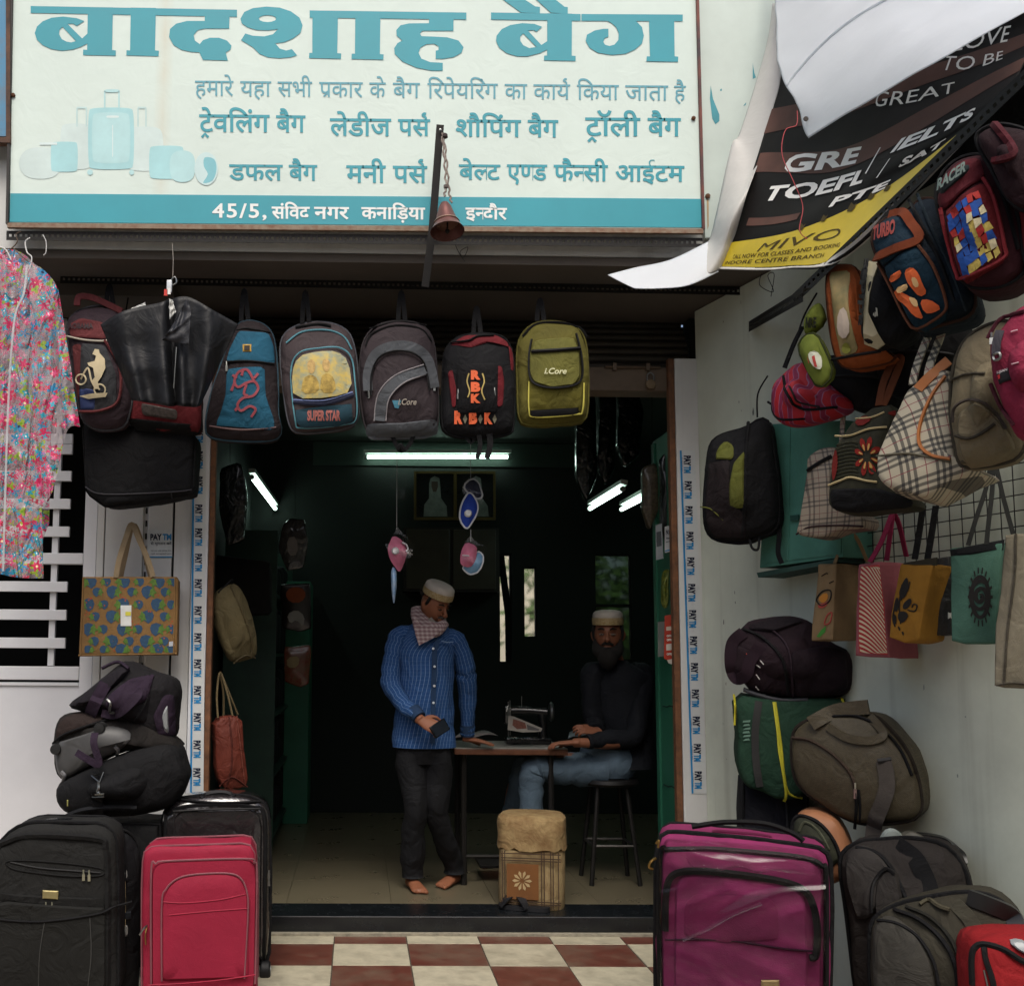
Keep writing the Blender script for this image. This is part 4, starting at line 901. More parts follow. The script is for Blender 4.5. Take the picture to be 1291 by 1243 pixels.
# floral transparent raincoat
FM = bpy.data.materials.new('floral_film'); FM.use_nodes = True; n, l, b = nodes_of(FM)
tc = n.new('ShaderNodeTexCoord'); cur = None
base = n.new('ShaderNodeRGB'); base.outputs[0].default_value = lin('#cdbcc0'); cur = base.outputs[0]
alph = None
for sc, off, petals, col, ctr, rad in ((15, 0, 6, '#c8285a', '#f2dfb0', .36), (14, 3.3, 5, '#2a86b4', '#18335f', .31), (21, 7.1, 5, '#e05a8a', '#fff0d0', .30), (17, 11.7, 3, '#92a83a', '#6a9a1a', .28), (26, 5.5, 4, '#28a0b8', '#e8f0f0', .30), (30, 15.5, 3, '#c8324e', '#c8324e', .26)):
    mp = n.new('ShaderNodeMapping'); mp.inputs['Location'].default_value = (off, 0, off * .7); mp.inputs['Scale'].default_value = (1, .01, 1)
    l.new(tc.outputs['Object'], mp.inputs[0])
    vo = n.new('ShaderNodeTexVoronoi'); vo.inputs['Scale'].default_value = sc; vo.inputs['Randomness'].default_value = .8; l.new(mp.outputs[0], vo.inputs['Vector'])
    sb = n.new('ShaderNodeVectorMath'); sb.operation = 'SCALE'; sb.inputs['Scale'].default_value = sc; l.new(mp.outputs[0], sb.inputs[0])
    pos = n.new('ShaderNodeVectorMath'); pos.operation = 'SUBTRACT'
    ps = n.new('ShaderNodeVectorMath'); ps.operation = 'SCALE'; ps.inputs['Scale'].default_value = sc; l.new(vo.outputs['Position'], ps.inputs[0])
    l.new(sb.outputs[0], pos.inputs[0]); l.new(vo.outputs['Position'], pos.inputs[1])
    # angle round the cell centre makes petals
    d = n.new('ShaderNodeVectorMath'); d.operation = 'SUBTRACT'; l.new(mp.outputs[0], d.inputs[0]); l.new(vo.outputs['Position'], d.inputs[1])
    sx2 = n.new('ShaderNodeSeparateXYZ'); l.new(d.outputs[0], sx2.inputs[0])
    at = n.new('ShaderNodeMath'); at.operation = 'ARCTAN2'; l.new(sx2.outputs[0], at.inputs[0]); l.new(sx2.outputs[2], at.inputs[1])
    mu = n.new('ShaderNodeMath'); mu.operation = 'MULTIPLY'; mu.inputs[1].default_value = petals; l.new(at.outputs[0], mu.inputs[0])
    si = n.new('ShaderNodeMath'); si.operation = 'SINE'; l.new(mu.outputs[0], si.inputs[0])
    sc2 = n.new('ShaderNodeMath'); sc2.operation = 'MULTIPLY_ADD'; sc2.inputs[1].default_value = .10; sc2.inputs[2].default_value = rad; l.new(si.outputs[0], sc2.inputs[0])
    lt = n.new('ShaderNodeMath'); lt.operation = 'LESS_THAN'; l.new(vo.outputs['Distance'], lt.inputs[0]); l.new(sc2.outputs[0], lt.inputs[1])
    cc = n.new('ShaderNodeMath'); cc.operation = 'LESS_THAN'; cc.inputs[1].default_value = .10; l.new(vo.outputs['Distance'], cc.inputs[0])
    c1 = n.new('ShaderNodeMixRGB'); c1.inputs[1].default_value = lin(col); c1.inputs[2].default_value = lin(ctr); l.new(cc.outputs[0], c1.inputs[0])
    mx = n.new('ShaderNodeMixRGB'); l.new(lt.outputs[0], mx.inputs[0]); l.new(cur, mx.inputs[1]); l.new(c1.outputs[0], mx.inputs[2]); cur = mx.outputs[0]
    if alph is None: alph = lt.outputs[0]
    else:
        mxx = n.new('ShaderNodeMath'); mxx.operation = 'MAXIMUM'; l.new(alph, mxx.inputs[0]); l.new(lt.outputs[0], mxx.inputs[1]); alph = mxx.outputs[0]
l.new(cur, b.inputs['Base Color'])
ar = n.new('ShaderNodeMapRange'); ar.inputs['To Min'].default_value = .36; ar.inputs['To Max'].default_value = .92; l.new(alph, ar.inputs[0]); l.new(ar.outputs[0], b.inputs['Alpha'])
b.inputs['Roughness'].default_value = .22; b.inputs['Coat Weight'].default_value = .6; b.inputs['Coat Roughness'].default_value = .12
n3 = n.new('ShaderNodeTexNoise'); n3.inputs['Scale'].default_value = 7; n3.inputs['Distortion'].default_value = 1.5; mp3 = n.new('ShaderNodeMapping'); mp3.inputs['Scale'].default_value = (2.5, 1, .7)
l.new(tc.outputs['Object'], mp3.inputs[0]); l.new(mp3.outputs[0], n3.inputs['Vector']); b2 = n.new('ShaderNodeBump'); b2.inputs['Strength'].default_value = .9; b2.inputs['Distance'].default_value = .05; l.new(n3.outputs['Fac'], b2.inputs['Height']); l.new(b2.outputs[0], b.inputs['Normal'])
fr = Frame(onY(40, 500, 4.58)); t = empty('floral_raincoat', fr.M, 'see-through raincoat printed with red and blue flowers at the left edge', 'raincoat')
cloth('front_body', fr, [(-34, 322), (-6, 316), (18, 330), (45, 334)], [(-46, 722), (-10, 722), (22, 728), (55, 729)], FM, t, amp=.022, freq=7, thick=0, m=34)
cloth('right_sleeve', fr, [(36, 330), (52, 338), (66, 352), (74, 366)], [(46, 640), (66, 620), (84, 545), (101, 538)], FM, t, amp=.018, freq=4, thick=0, seed=1, ybase=-.03, m=30)
cloth('back_body', fr, [(-30, 318), (5, 314), (32, 322), (68, 360)], [(-40, 715), (0, 720), (34, 722), (62, 660)], FM, t, amp=.02, freq=6, thick=0, seed=3, ybase=.07)
mesh_obj('zip_edge', *g_tube(cr([fr.p(34, 335, -.05), fr.p(30, 370, -.05), fr.p(18, 405, -.05), fr.p(10, 520, -.045), fr.p(4, 720, -.05)], 8), 0, flat=(.009, .003, (0, -1, 0))), pm('#cfd2d4', rough=.15, coat=1, alpha=.5, bump=0), t)
for q in ([(37, 340), (40, 325), (34, 318), (32, 305), (38, 300)], [(-4, 318), (0, 312), (8, 316), (14, 328)]): mesh_obj('hanger_wire', *g_tube(cr([fr.p(*p, 0) for p in q], 8), .003, 6), pm('#d4d4d0', rough=.3), t)
mesh_obj('hanger_wire', *g_tube(cr([fr.p(*p, .02) for p in ((-30, 330), (2, 322), (16, 312), (22, 304), (20, 296), (26, 292))], 6), .0025, 6), pm('#5a4a3c'), t)
mesh_obj('hanger_wire', *g_tube(cr([fr.p(*p, .02) for p in ((16, 312), (26, 322), (36, 330))], 6), .0025, 6), pm('#5a4a3c'), t)
mesh_obj('plastic_loop', *g_tube(cr([fr.p(*p, .01) for p in ((54, 296), (58, 305), (58, 318), (55, 322))], 6), .002, 6), pm('#d4d4d0', rough=.3), t)

# ================================================================ LEFT SIDE
# printed jute tote
fr = Frame(onY(168, 780, 5.16), yaw=-6); JU = fab('#d09a58', bscale=500, bump=.8, crease=.15)
B = Bag('tote_bag', fr, [(104, 727), (225, 727), (223, 826), (99, 826)], .14, JU, 'jute tote bag printed with blue strawberries and carrying a white price tag', 'tote bag', b=.006, r=.008, it=0, wr=.0, n=64, power=2)
SB_, SG = pm('#2c4a66', bump=0, var=.3, scale=90), pm('#55752e', bump=0, var=.4, scale=90)
pb, pg = [], []; rows = [(733, [(114, 1), (134, 0), (156, 1), (176, 0), (200, 1), (218, 0)]), (746, [(122, 0), (142, 1), (166, 0), (186, 1), (208, 0)]), (762, [(111, 1), (131, 0), (155, 1), (175, 0), (198, 1), (216, 0)]), (777, [(120, 0), (141, 1), (186, 1), (207, 0)]), (793, [(111, 1), (130, 0), (155, 1), (174, 0), (197, 1), (216, 0)]), (808, [(119, 0), (141, 1), (163, 0), (184, 1), (207, 0)]), (821, [(111, 0), (131, 0), (153, 1), (173, 0), (198, 1), (214, 0)])]
for y, L_ in rows:
    for x, bigf in L_:
        s_ = 1.0 if bigf else .72; flip = -1 if (x + y) % 2 else 1
        yy = min(y, 819)
        def q(L__): return [(max(106, min(221, x + flip * a_ * s_)), max(729, min(823, yy + c_ * s_))) for a_, c_ in L__]
        pb.append(q([(-1, 9), (-6, 5), (-8, -1), (-6, -6), (0, -8), (6, -6), (8, -2), (6, 4)])); pg.append(q([(3, -2), (8, -7), (9, -2), (12, 1), (8, 3), (9, 8), (4, 4), (1, 6), (3, 1)]))
dots = []
for k in range(210):
    x, y = random.uniform(107, 220), random.uniform(729, 822)
    if all(abs(x - a_[0][0]) > 8 or abs(y - a_[0][1]) > 9 for a_ in [[(p[3][0] + 6, p[0][1] - 8)] for p in pb]): dots.append([(x - .9, y - .9), (x + .9, y - .9), (x + .9, y + .9), (x - .9, y + .9)])
o = B.prints(pb, SB_, 'strawberry_print', .0015, it=0, L=.05); o['kind'] = 'stuff'; o = B.prints(pg, SG, 'leaf_print', .0022, L=.05); o['kind'] = 'stuff'
if dots: o = B.prints(dots, pm('#a04a2c', bump=0), 'dot_print', .0015, L=.05); o['kind'] = 'stuff'
B.line([(105, 728), (102, 825)], .005, JU, 'edge_binding', smooth=False); B.line([(221, 728), (219, 824)], .005, JU, 'edge_binding', smooth=False); B.line([(99, 826), (223, 824)], .006, JU, 'edge_binding', smooth=False)
B.patch([(152, 763), (165.5, 763), (165.5, 789), (152, 789)], pm('#d9dad6', bump=0), .002, 'price_tag', 0, lift=.004); B.prints([[(158, 771), (165, 771), (165, 776), (158, 776)]], pm('#d7cf4e', bump=0), 'tag_stripe', .008)
B.prints([[(213, 809), (220, 808), (220, 814), (213, 815)]], pm('#b9bcc4', bump=0), 'woven_label', .004)
CAN = fab('#e0c496', crease=.1)
B.free([(146, 728, -.004), (150, 706, -.01), (158, 680, -.01), (166, 661, .0), (175, 680, -.01), (186, 704, -.01), (193, 727, -.004)], 0, CAN, 'handle', flat=(.026, .006, (0, -1, 0)))
B.free([(152, 728, .13), (158, 700, .1), (168, 662, .02), (180, 690, .1), (190, 727, .13)], 0, CAN, 'handle', flat=(.026, .006, (0, -1, 0)))
# payment sticker
fr = Frame(onY(203, 684, 5.385)); t = empty('payment_sticker', fr.M, 'white payment sticker with blue and black lettering above the printed tote', 'sticker')
slab('card', fr, [(186, 668), (217, 668), (217, 703), (186, 703)], .004, pm('#cfd3d2', bump=0, rough=.4), t)
def stxt(txt, x0, x1, yb, yt, mat, bold=.02, y=-.0015): 
    v, f = text_geo(txt, bold); v, f = fit_text(v, f, x0, x1, yb, yt); mesh_obj('lettering', [fr.p(p.x, p.y, y) for p in v], f, mat, t, smooth=False)
stxt('PAY', 189.5, 204, 681, 673, PRN, .04); stxt('TM', 205, 216, 681, 673, PRB, .04); stxt('से भुगतान करें', 190, 216, 688, 682.5, PRN, .01); stxt('scan any code and pay here', 190, 216, 695.5, 693, PRN, .0); stxt('cash accepted here', 190, 216, 699.5, 697, PRN, .0)
slab('blue_edge', fr, [(186, 701.5), (217, 701.5), (217, 703), (186, 703)], .0005, PRB, t, y=-.001)
# tan bag and red bag hanging inside the left jamb
fr = Frame(onY(298, 785, 5.42), yaw=-25)
B = Bag('canvas_bag', fr, m_(ZI, [(75, 500), (120, 470), (148, 468), (175, 510), (200, 600), (210, 680), (195, 695), (130, 710), (105, 660), (78, 580)]), .10, fab('#8c7c52'), 'khaki canvas bag hanging inside the left door jamb', 'bag', b=.04, r=.03)
B.line(m_(ZI, [(122, 475), (160, 560), (185, 640), (182, 690)]), .006, fab('#7c6c46'), 'fold', lift=.004); B.line(m_(ZI, [(130, 708), (165, 685), (195, 692)]), .005, fab('#6d5f3e'), 'seam'); B.free([ZI(85, 495, .02), ZI(110, 470, .04), ZI(128, 455, .03)], .006, BLK, 'cord')
fr = Frame(onY(292, 945, 5.40), yaw=-20)
B = Bag('handbag', fr, m_(ZI, [(72, 875), (152, 862), (160, 930), (175, 1060), (165, 1085), (105, 1090), (82, 1050), (74, 950)]), .10, fab('#9a3f2c', rough=.6), 'rust red shopping bag hanging low beside the left door jamb', 'bag', b=.02, r=.012, it=1)
B.line(m_(ZI, [(116, 868), (125, 950), (122, 1030), (105, 1085)]), .005, fab('#7c3022'), 'fold', lift=.003); B.line(m_(ZI, [(140, 866), (150, 950), (165, 1080)]), .003, fab('#b05a48'), 'fold', lift=.003); B.line(m_(ZI, [(88, 1078), (125, 1050), (172, 1080)]), .004, fab('#7c3022'), 'seam', lift=.003)
for q in ([(83, 872, 0), (80, 800, .02), (90, 735, .05), (112, 800, .02), (127, 865, 0)], [(100, 870, .08), (100, 800, .07), (92, 740, .05), (118, 800, .05), (143, 862, .06)]): B.free([ZI(*a_) for a_ in q], .0055, fab('#a08a5e', crease=0), 'handle')

# ================================================================ LUGGAGE AT THE LEFT
def wheel(root, p, rad=.028, w=.022):
    o = mesh_obj('wheel', *g_lathe([(.004, -w), (rad * .8, -w), (rad, -w * .7), (rad, w * .7), (rad * .8, w), (.004, w)], 20, (0, 0, 0), 'X'), pm('#101012', rough=.6), root); o.location = p
    h = mesh_obj('hub', *g_lathe([(.003, -w - .003), (rad * .45, -w - .002), (rad * .5, w + .002), (.003, w + .003)], 12, (0, 0, 0), 'X'), pm('#8f9092', rough=.4, metal=.6), o)
    return o
# bottom of the pile: a plain black bag on a box down to the floor
fr = Frame(onZ(150, 1290, 0) + Vector((0, .55, 0)))
# black trolley suitcase, front left
Yd = 4.02; z0 = 0.05
fr = Frame(onY(90, 1240, Yd), yaw=-3); CH = fab('#2b2b29', var=.15)
gl = fr.xz(0, 1243, 0); bot = 1243 + 28
B = Bag('trolley_suitcase', fr, m_(ZLB, [(-40, 860), (-40, 330), (0, 270), (50, 225), (110, 205), (380, 210), (430, 250), (440, 400), (440, 860)]), .26, CH, 'large worn black fabric trolley suitcase at the bottom left corner', 'suitcase', cap=.06, b=.01, r=.035, it=2)
B.line(m_(ZLB, [(-30, 700), (-20, 340), (40, 265), (150, 248), (370, 262), (400, 300), (408, 420), (405, 840)]), .012, fab('#1c1c1c'), 'front_rim', lift=.004)
B.patch(m_(ZLB, [(-20, 560), (-10, 500), (400, 528), (400, 845), (-20, 845)]), fab('#262624'), .020, 'front_pocket', 1)
B.patch(m_(ZLB, [(-10, 470), (395, 490), (395, 530), (-10, 500)]), fab('#1d1d1c'), .010, 'band', 1)
B.line(m_(ZLB, [(-20, 565), (150, 575), (360, 548), (430, 520), (500, 500)]), .005, BLK, 'zip', lift=.022); B.line(m_(ZLB, [(40, 350), (150, 372), (310, 385), (380, 390)]), .004, ZIP); B.line(m_(ZLB, [(35, 345), (200, 350), (375, 372), (382, 400), (250, 402), (60, 378)]), .004, fab('#181818'), 'pocket_edge', closed=True)
B.patch(m_(ZLB, [(160, 457), (220, 460), (218, 492), (160, 488)]), pm('#a09468', rough=.35, metal=.6), .006, 'name_plate', 0, lift=.010)
for q in ((316, 378), (337, 380), (174, 500), (197, 500)): B.pull(*ZLB(*q), 14, mat=pm('#b5b39b', rough=.3, metal=.8))
B.line(m_(ZLB, [(168, 580), (150, 700), (145, 840)]), .002, pm('#3a3a38'), 'seam', lift=.022); B.line(m_(ZLB, [(340, 560), (345, 700), (330, 840)]), .002, pm('#3a3a38'), 'seam', lift=.022)
mh = MB(); mh.add(g_tube(cr([fr.p(*ZLB(x, y), .13) for x, y in ((120, 228), (125, 208), (180, 200), (260, 200), (298, 208), (302, 228))], 5), 0, flat=(.045, .03, (0, 0, 1)))); mh.build('top_handle', plas('#101114', rough=.25), B.root)
B.seam(.007, BLK); B.seam(.006, BLK, y=.2, scale=1.004)
for s_ in (-1, 1): wheel(B.root, Vector((s_ * .12, .20, .028 - fr.o.z)))
# second black suitcase beside it
fr = Frame(onY(150, 1200, 4.22), yaw=-38)
B = Bag('trolley_suitcase', fr, m_(ZLB, [(420, 860), (425, 300), (432, 245), (470, 232), (520, 262), (540, 320), (540, 600), (530, 860)]), .30, fab('#1f2124', rough=.6), 'black suitcase squeezed between the worn black one and the crimson one', 'suitcase', cap=.06, b=.01, r=.03)
B.line(m_(ZLB, [(434, 300), (460, 330), (470, 420), (470, 600), (455, 700), (440, 780)]), .005, pm('#a3956e', rough=.6), 'frayed_piping'); B.line(m_(ZLB, [(440, 280), (468, 310), (474, 420)]), .010, fab('#121214'), 'rim'); 
for y in (395, 610): B.patch(m_(ZLB, [(474, y - 20), (486, y - 22), (486, y + 20), (474, y + 22)]), pm('#8c8c88', rough=.4), .010, 'corner_guard', 1)
B.patch(m_(ZLB, [(474, 540), (498, 537), (498, 565), (474, 568)]), pm('#3d4348', rough=.3, metal=.6), .008, 'lock', 0)
B.free([ZLB(380, 212, .05), ZLB(400, 205, .04), ZLB(415, 222, .04)], 0, pm('#c58a28', rough=.6), 'ribbon', flat=(.02, .004, (0, 0, 1))); B.seam(.006, BLK)
# glossy black suitcase in plastic
GLV = pm('#232021', rough=.12, var=.25, scale=6, bump=0, coat=1.0, crease=.35, spec=.6)
fr = Frame(onZ(272, 1232, .0) , yaw=-2)
B = Bag('trolley_suitcase', fr, m_(ZLB, [(610, 720), (608, 200), (625, 150), (660, 115), (800, 100), (940, 105), (1000, 130), (1015, 180), (1022, 400), (1015, 730), (990, 742), (640, 740)]), .27, GLV, 'black suitcase wrapped in clear glossy plastic, standing behind the crimson one', 'suitcase', cap=.06, b=.012, r=.04)
B.line(m_(ZLB, [(625, 720), (625, 230), (645, 165), (700, 140), (820, 132), (950, 140), (1000, 175), (1004, 400), (1000, 730)]), .008, ZIP, 'front_rim', lift=.004)
B.patch(m_(ZLB, [(650, 740), (650, 190), (680, 152), (970, 148), (990, 200), (985, 740)]), GLV, .02, 'front_pocket', 2); B.line(m_(ZLB, [(655, 158), (820, 150), (985, 148)]), .005, ZIP, lift=.024)
B.line(m_(ZLB, [(760, 108), (780, 92), (820, 84), (860, 86), (890, 102)]), .010, plas('#141416'), 'top_handle', lift=.0); B.line(m_(ZLB, [(650, 110), (820, 125), (985, 120)]), .006, BLK, 'strap', lift=.008)
for y in (380, 410): B.pull(*ZLB(1018, y), 10)
wheel(B.root, fr.p(*ZLB(1004, 757), .02), .040); wheel(B.root, fr.p(*ZLB(640, 757), .02), .040); wheel(B.root, fr.p(*ZLB(1000, 770), .22), .03); wheel(B.root, fr.p(*ZLB(650, 770), .22), .03); B.seam(.007, BLK)
# crimson suitcase
fr = Frame(onY(250, 1243, 4.12), yaw=-4); CRI = fab('#e0204c', var=.08, crease=.12, rough=.7, bscale=500)
B = Bag('trolley_suitcase', fr, [(178, 1256), (178, 1120), (180, 1075), (190, 1068), (260, 1066), (312, 1064), (320, 1072), (323, 1130), (323, 1256)], .22, CRI, 'bright crimson fabric suitcase in front of the plastic wrapped one', 'suitcase', cap=.06, b=.006, r=.02, it=1)
GRP = pm('#7d4a52', bump=0, rough=.5)
B.patch(m_(ZLB, [(572, 830), (572, 390), (590, 355), (630, 345), (930, 335), (960, 350), (972, 400), (965, 830)]), CRI, .03, 'front_panel', 2, n=60)
B.patch(m_(ZLB, [(612, 800), (612, 510), (630, 450), (670, 410), (740, 395), (860, 390), (910, 410), (938, 470), (940, 790)]), CRI, .012, 'front_pocket', 1, lift=.03, n=60)
B.line(m_(ZLB, [(572, 820), (572, 390), (592, 355), (640, 345), (930, 337), (962, 352), (972, 400), (965, 810)]), .004, GRP, 'zip', lift=.03); B.line(m_(ZLB, [(612, 800), (612, 510), (630, 450), (672, 412), (740, 396), (860, 392), (912, 412), (936, 470), (938, 560), (925, 790)]), .0035, GRP, 'zip', lift=.042)
B.line(m_(ZLB, [(618, 500), (700, 504), (830, 492), (930, 470)]), .003, pm('#8c1430'), 'seam', lift=.042); B.line(m_(ZLB, [(640, 550), (800, 535), (935, 525)]), .003, pm('#8c1430'), 'seam', lift=.042); B.line(m_(ZLB, [(560, 815), (700, 808), (830, 796), (965, 776)]), .003, pm('#8c1430'), 'seam', lift=.045)
mh = MB(); mh.add(g_tube(cr([fr.p(*ZLB(x, y), .09) for x, y in ((670, 306), (700, 296), (760, 285), (820, 284), (850, 290), (838, 302))], 5), 0, flat=(.03, .014, (0, 0, 1)))); mh.build('top_handle', fab('#9c1c3a'), B.root)
for q, a_ in (((598, 570), -8), ((602, 572), 5)): B.pull(*ZLB(*q), 20, ang=a_, mat=BRASS)
B.free([ZLB(556, 590, -.01), ZLB(545, 600, -.03), ZLB(528, 625, -.03)], .004, STEEL, 'zip_pull'); B.free([ZLB(556, 595, -.01), ZLB(550, 625, -.02), ZLB(552, 662, -.02)], .003, BRASS, 'zip_pull'); B.seam(.004, GRP); B.seam(.004, GRP, y=.2)
for s_ in (-1, 1): wheel(B.root, Vector((s_ * .13, .17, .028 - fr.o.z)))
# pile: black duffel (lowest), grey wheeled duffel, purple backpack
fr = Frame(onY(150, 990, 4.55)); 
B = Bag('duffel_bag', fr, m_(ZL, [(182, 1075), (200, 1030), (290, 990), (420, 930), (560, 880), (650, 890), (670, 960), (692, 1000), (660, 1090), (600, 1150), (400, 1165), (240, 1168), (190, 1110)]), .32, fab('#17171a'), 'large black duffel bag with a silver swivel clip, bottom of the left pile', 'duffel bag', b=.07, r=.09)
B.line(m_(ZL, [(362, 1100), (364, 1078), (366, 1050)]), 0, BLK, 'strap', flat=(.05, .004, (0, -1, 0))); B.line(m_(ZL, [(362, 1190), (366, 1100)]), 0, BLK, 'strap', lift=.006, flat=(.05, .004, (0, -1, 0)))
B.line(m_(ZL, [(345, 1068), (388, 1068), (388, 1078), (345, 1078)]), .004, STEEL, 'ring', closed=True, smooth=False, lift=.01); B.line(m_(ZL, [(342, 1000), (386, 988), (372, 1025)]), .004, STEEL, 'ring', closed=True, smooth=False, lift=.012); B.line(m_(ZL, [(368, 1022), (368, 1045), (364, 1060), (372, 1062)]), .006, STEEL, 'swivel_clip', lift=.012)
B.line(m_(ZL, [(232, 1160), (300, 1130), (400, 1118), (510, 1120)]), .012, fab('#222429'), 'piping'); B.line(m_(ZL, [(252, 1090), (252, 1112)]), .003, pm('#b8b46a'), 'zip_pull'); B.line(m_(ZL, [(400, 1158), (480, 1152)]), .003, pm('#7f8284'), 'reflection_tape')
fr = Frame(onY(150, 920, 4.60), roll=-14)
B = Bag('wheeled_duffel', fr, m_(ZL, [(183, 900), (185, 830), (205, 785), (260, 765), (400, 770), (520, 790), (600, 840), (668, 900), (640, 920), (520, 895), (420, 925), (300, 985), (215, 1030), (192, 990)]), .30, fab('#2b2522'), 'grey wheeled duffel lying with its wheels to the front, middle of the left pile', 'duffel bag', b=.03, r=.07)
B.patch(m_(ZL, [(185, 930), (200, 880), (300, 850), (400, 815), (470, 830), (490, 860), (450, 900), (360, 945), (290, 985), (215, 1028), (192, 990)]), plas('#4a4a4a', rough=.5, var=.3), .015, 'base_plate', 2)
for q in ((212, 900), (374, 822)):
    p = B.on(*ZL(*q), .01); o = mesh_obj('wheel', *g_lathe([(.004, -.03), (.022, -.028), (.026, -.01), (.02, 0), (.03, .012)], 16, (0, 0, 0), 'Y'), plas('#232323'), B.root); o.location = p
for q in ((228, 985), (428, 890)): B.line(m_(ZL, [q, (q[0] + 12, q[1] + 14), (q[0] + 8, q[1] + 34)]), .009, plas('#707072'), 'corner_guard', lift=.02)
B.patch(m_(ZL, [(190, 850), (210, 790), (270, 768), (400, 775), (330, 815), (240, 850), (200, 870)]), fab('#3f2e28'), .01, 'brown_pocket', 2); B.line(m_(ZL, [(195, 880), (240, 845), (330, 812), (400, 790)]), .005, BLK, 'zip', lift=.012)
B.line(m_(ZL, [(275, 790), (285, 815), (305, 812), (308, 790)]), .003, BRASS, 'ring')
fr = Frame(onY(150, 860, 4.62), roll=8)
PUR = fab('#3d2741')
B = Bag('travel_backpack', fr, m_(ZL, [(235, 745), (290, 700), (360, 640), (420, 590), (455, 568), (520, 600), (600, 625), (655, 660), (640, 780), (632, 880), (560, 880), (440, 830), (340, 780), (250, 758)]), .30, fab('#1d1a20'), 'black travel backpack with purple straps, top of the left pile', 'backpack', b=.06, r=.08)
B.patch(m_(ZL, [(400, 700), (470, 640), (560, 620), (540, 720), (440, 770), (385, 760)]), PUR, .015, 'purple_panel', 2); B.patch(m_(ZL, [(560, 780), (600, 700), (632, 700), (632, 860), (580, 860)]), PUR, .01, 'purple_panel', 2)
B.patch(m_(ZL, [(590, 780), (610, 735), (612, 850), (598, 840)]), pm('#8b8f90'), .02, 'grey_badge', 1); B.patch(m_(ZL, [(240, 745), (300, 690), (340, 650), (440, 590), (470, 600), (420, 660), (300, 740)]), fab('#231b25'), .03, 'top_pocket', 2)
B.line(m_(ZL, [(395, 655), (350, 740), (320, 820), (285, 905)]), 0, PUR, 'shoulder_strap', lift=.03, flat=(.055, .008, (0, -1, 0)))
B.free([ZL(355, 840, -.10), ZL(350, 880, -.13), ZL(370, 955, -.13), ZL(330, 940, -.13), ZL(285, 912, -.12)], 0, PUR, 'strap_tail', flat=(.03, .004, (0, -1, 0)))
B.line(m_(ZL, [(380, 765), (440, 770), (515, 700), (510, 680)]), 0, PUR, 'strap', lift=.03, flat=(.035, .005, (0, -1, 0))); B.line(m_(ZL, [(400, 715), (412, 730), (410, 760), (425, 765)]), .006, STEEL, 'swivel_clip', lift=.035)
B.line(m_(ZL, [(380, 600), (440, 575), (480, 600)]), .008, PUR, 'piping', lift=.03); B.line(m_(ZL, [(560, 620), (545, 720), (500, 800)]), .006, BLK, 'zip')
# hidden support: the black box bag under the pile
fr = Frame(onY(170, 1080, 4.62))
B = Bag('storage_trunk', fr, [(70, 1218), (68, 1040), (200, 1040), (205, 1218)], .34, fab('#141416'), 'black fabric box carrying the left pile of bags, behind the suitcases', 'box', b=.005, r=.02, it=0); B.seam(.006, BLK)

# ================================================================ THE LOOSE BANNER
def spl(P, u):
    n = len(P) - 1; u = max(0.0, min(.99999, u)) * n; i = int(u); t = u - i
    a, b, c, d = P[max(0, i - 1)], P[i], P[i + 1], P[min(n, i + 2)]
    return 0.5 * ((2 * b) + (c - a) * t + (2 * a - 5 * b + 4 * c - d) * t * t + (3 * b - a - 3 * c + d) * t ** 3)
class Sheet:
    def __init__(s, rows): s.rows = [[onY(p[0], p[1], p[2]) for p in r] for r in rows]; s.n = None
    def S(s, u, v, lift=0.0):
        P = spl([spl(r, u) for r in s.rows], v)
        if lift:
            a = s.S(min(1, u + .01), v) - s.S(max(0, u - .01), v); b = s.S(u, min(1, v + .01)) - s.S(u, max(0, v - .01)); n = a.cross(b).normalized()
            if n.dot(CAM - P) < 0: n = -n
            P = P + n * lift
        return P
    def mesh(s, name, mat, parent, nu=36, nv=24, thick=.002, wr=.0, u0=0, u1=1, v0=0, v1=1, lift=0.0):
        v = []; f = []; o = parent.location
        for j in range(nv + 1):
            for i in range(nu + 1):
                P = s.S(u0 + (u1 - u0) * i / nu, v0 + (v1 - v0) * j / nv, lift)
                if wr: P = P + Vector((0, 1, 0)) * wr * noise.noise(P * 4.0) + Vector((0, 1, .3)) * wr * .5 * noise.noise(P * 9.0)
                v.append(P - o)
        for j in range(nv):
            for i in range(nu): k = j * (nu + 1) + i; f.append((k, k + 1, k + nu + 2, k + nu + 1))
        ob = mesh_obj(name, v, f, mat, parent)
        if thick: md = ob.modifiers.new('solid', 'SOLIDIFY'); md.thickness = thick
        return ob
    def text(s, txt, u0, u1, v0, v1, mat, parent, bold=.02, shear=.2, lift=.004, dv=0.0, curve=0.0, name='lettering', geo=None):
        v, f = geo or text_geo(txt, bold, shear); v, f = fit_text(v, f, u0, u1, v1, v0)
        o = parent.location; out = []
        for p in v: out.append(s.S(p.x, p.y + dv * (p.x - u0) / max(1e-6, u1 - u0) + curve * math.sin(math.pi * (p.x - u0) / max(1e-6, (u1 - u0))), lift) - o)
        return mesh_obj(name, out, f, mat, parent, smooth=False)
def proj(P):
    d = CM.transposed() @ (P - CAM); return Vector((PPX + FPX * d.x / -d.z, PPY - FPX * d.y / -d.z))
def sheet_inv(sh, N=48):
    if not hasattr(sh, 'g'): sh.g = [(i / N, j / N, proj(sh.S(i / N, j / N))) for i in range(N + 1) for j in range(N + 1)]
    return sh.g
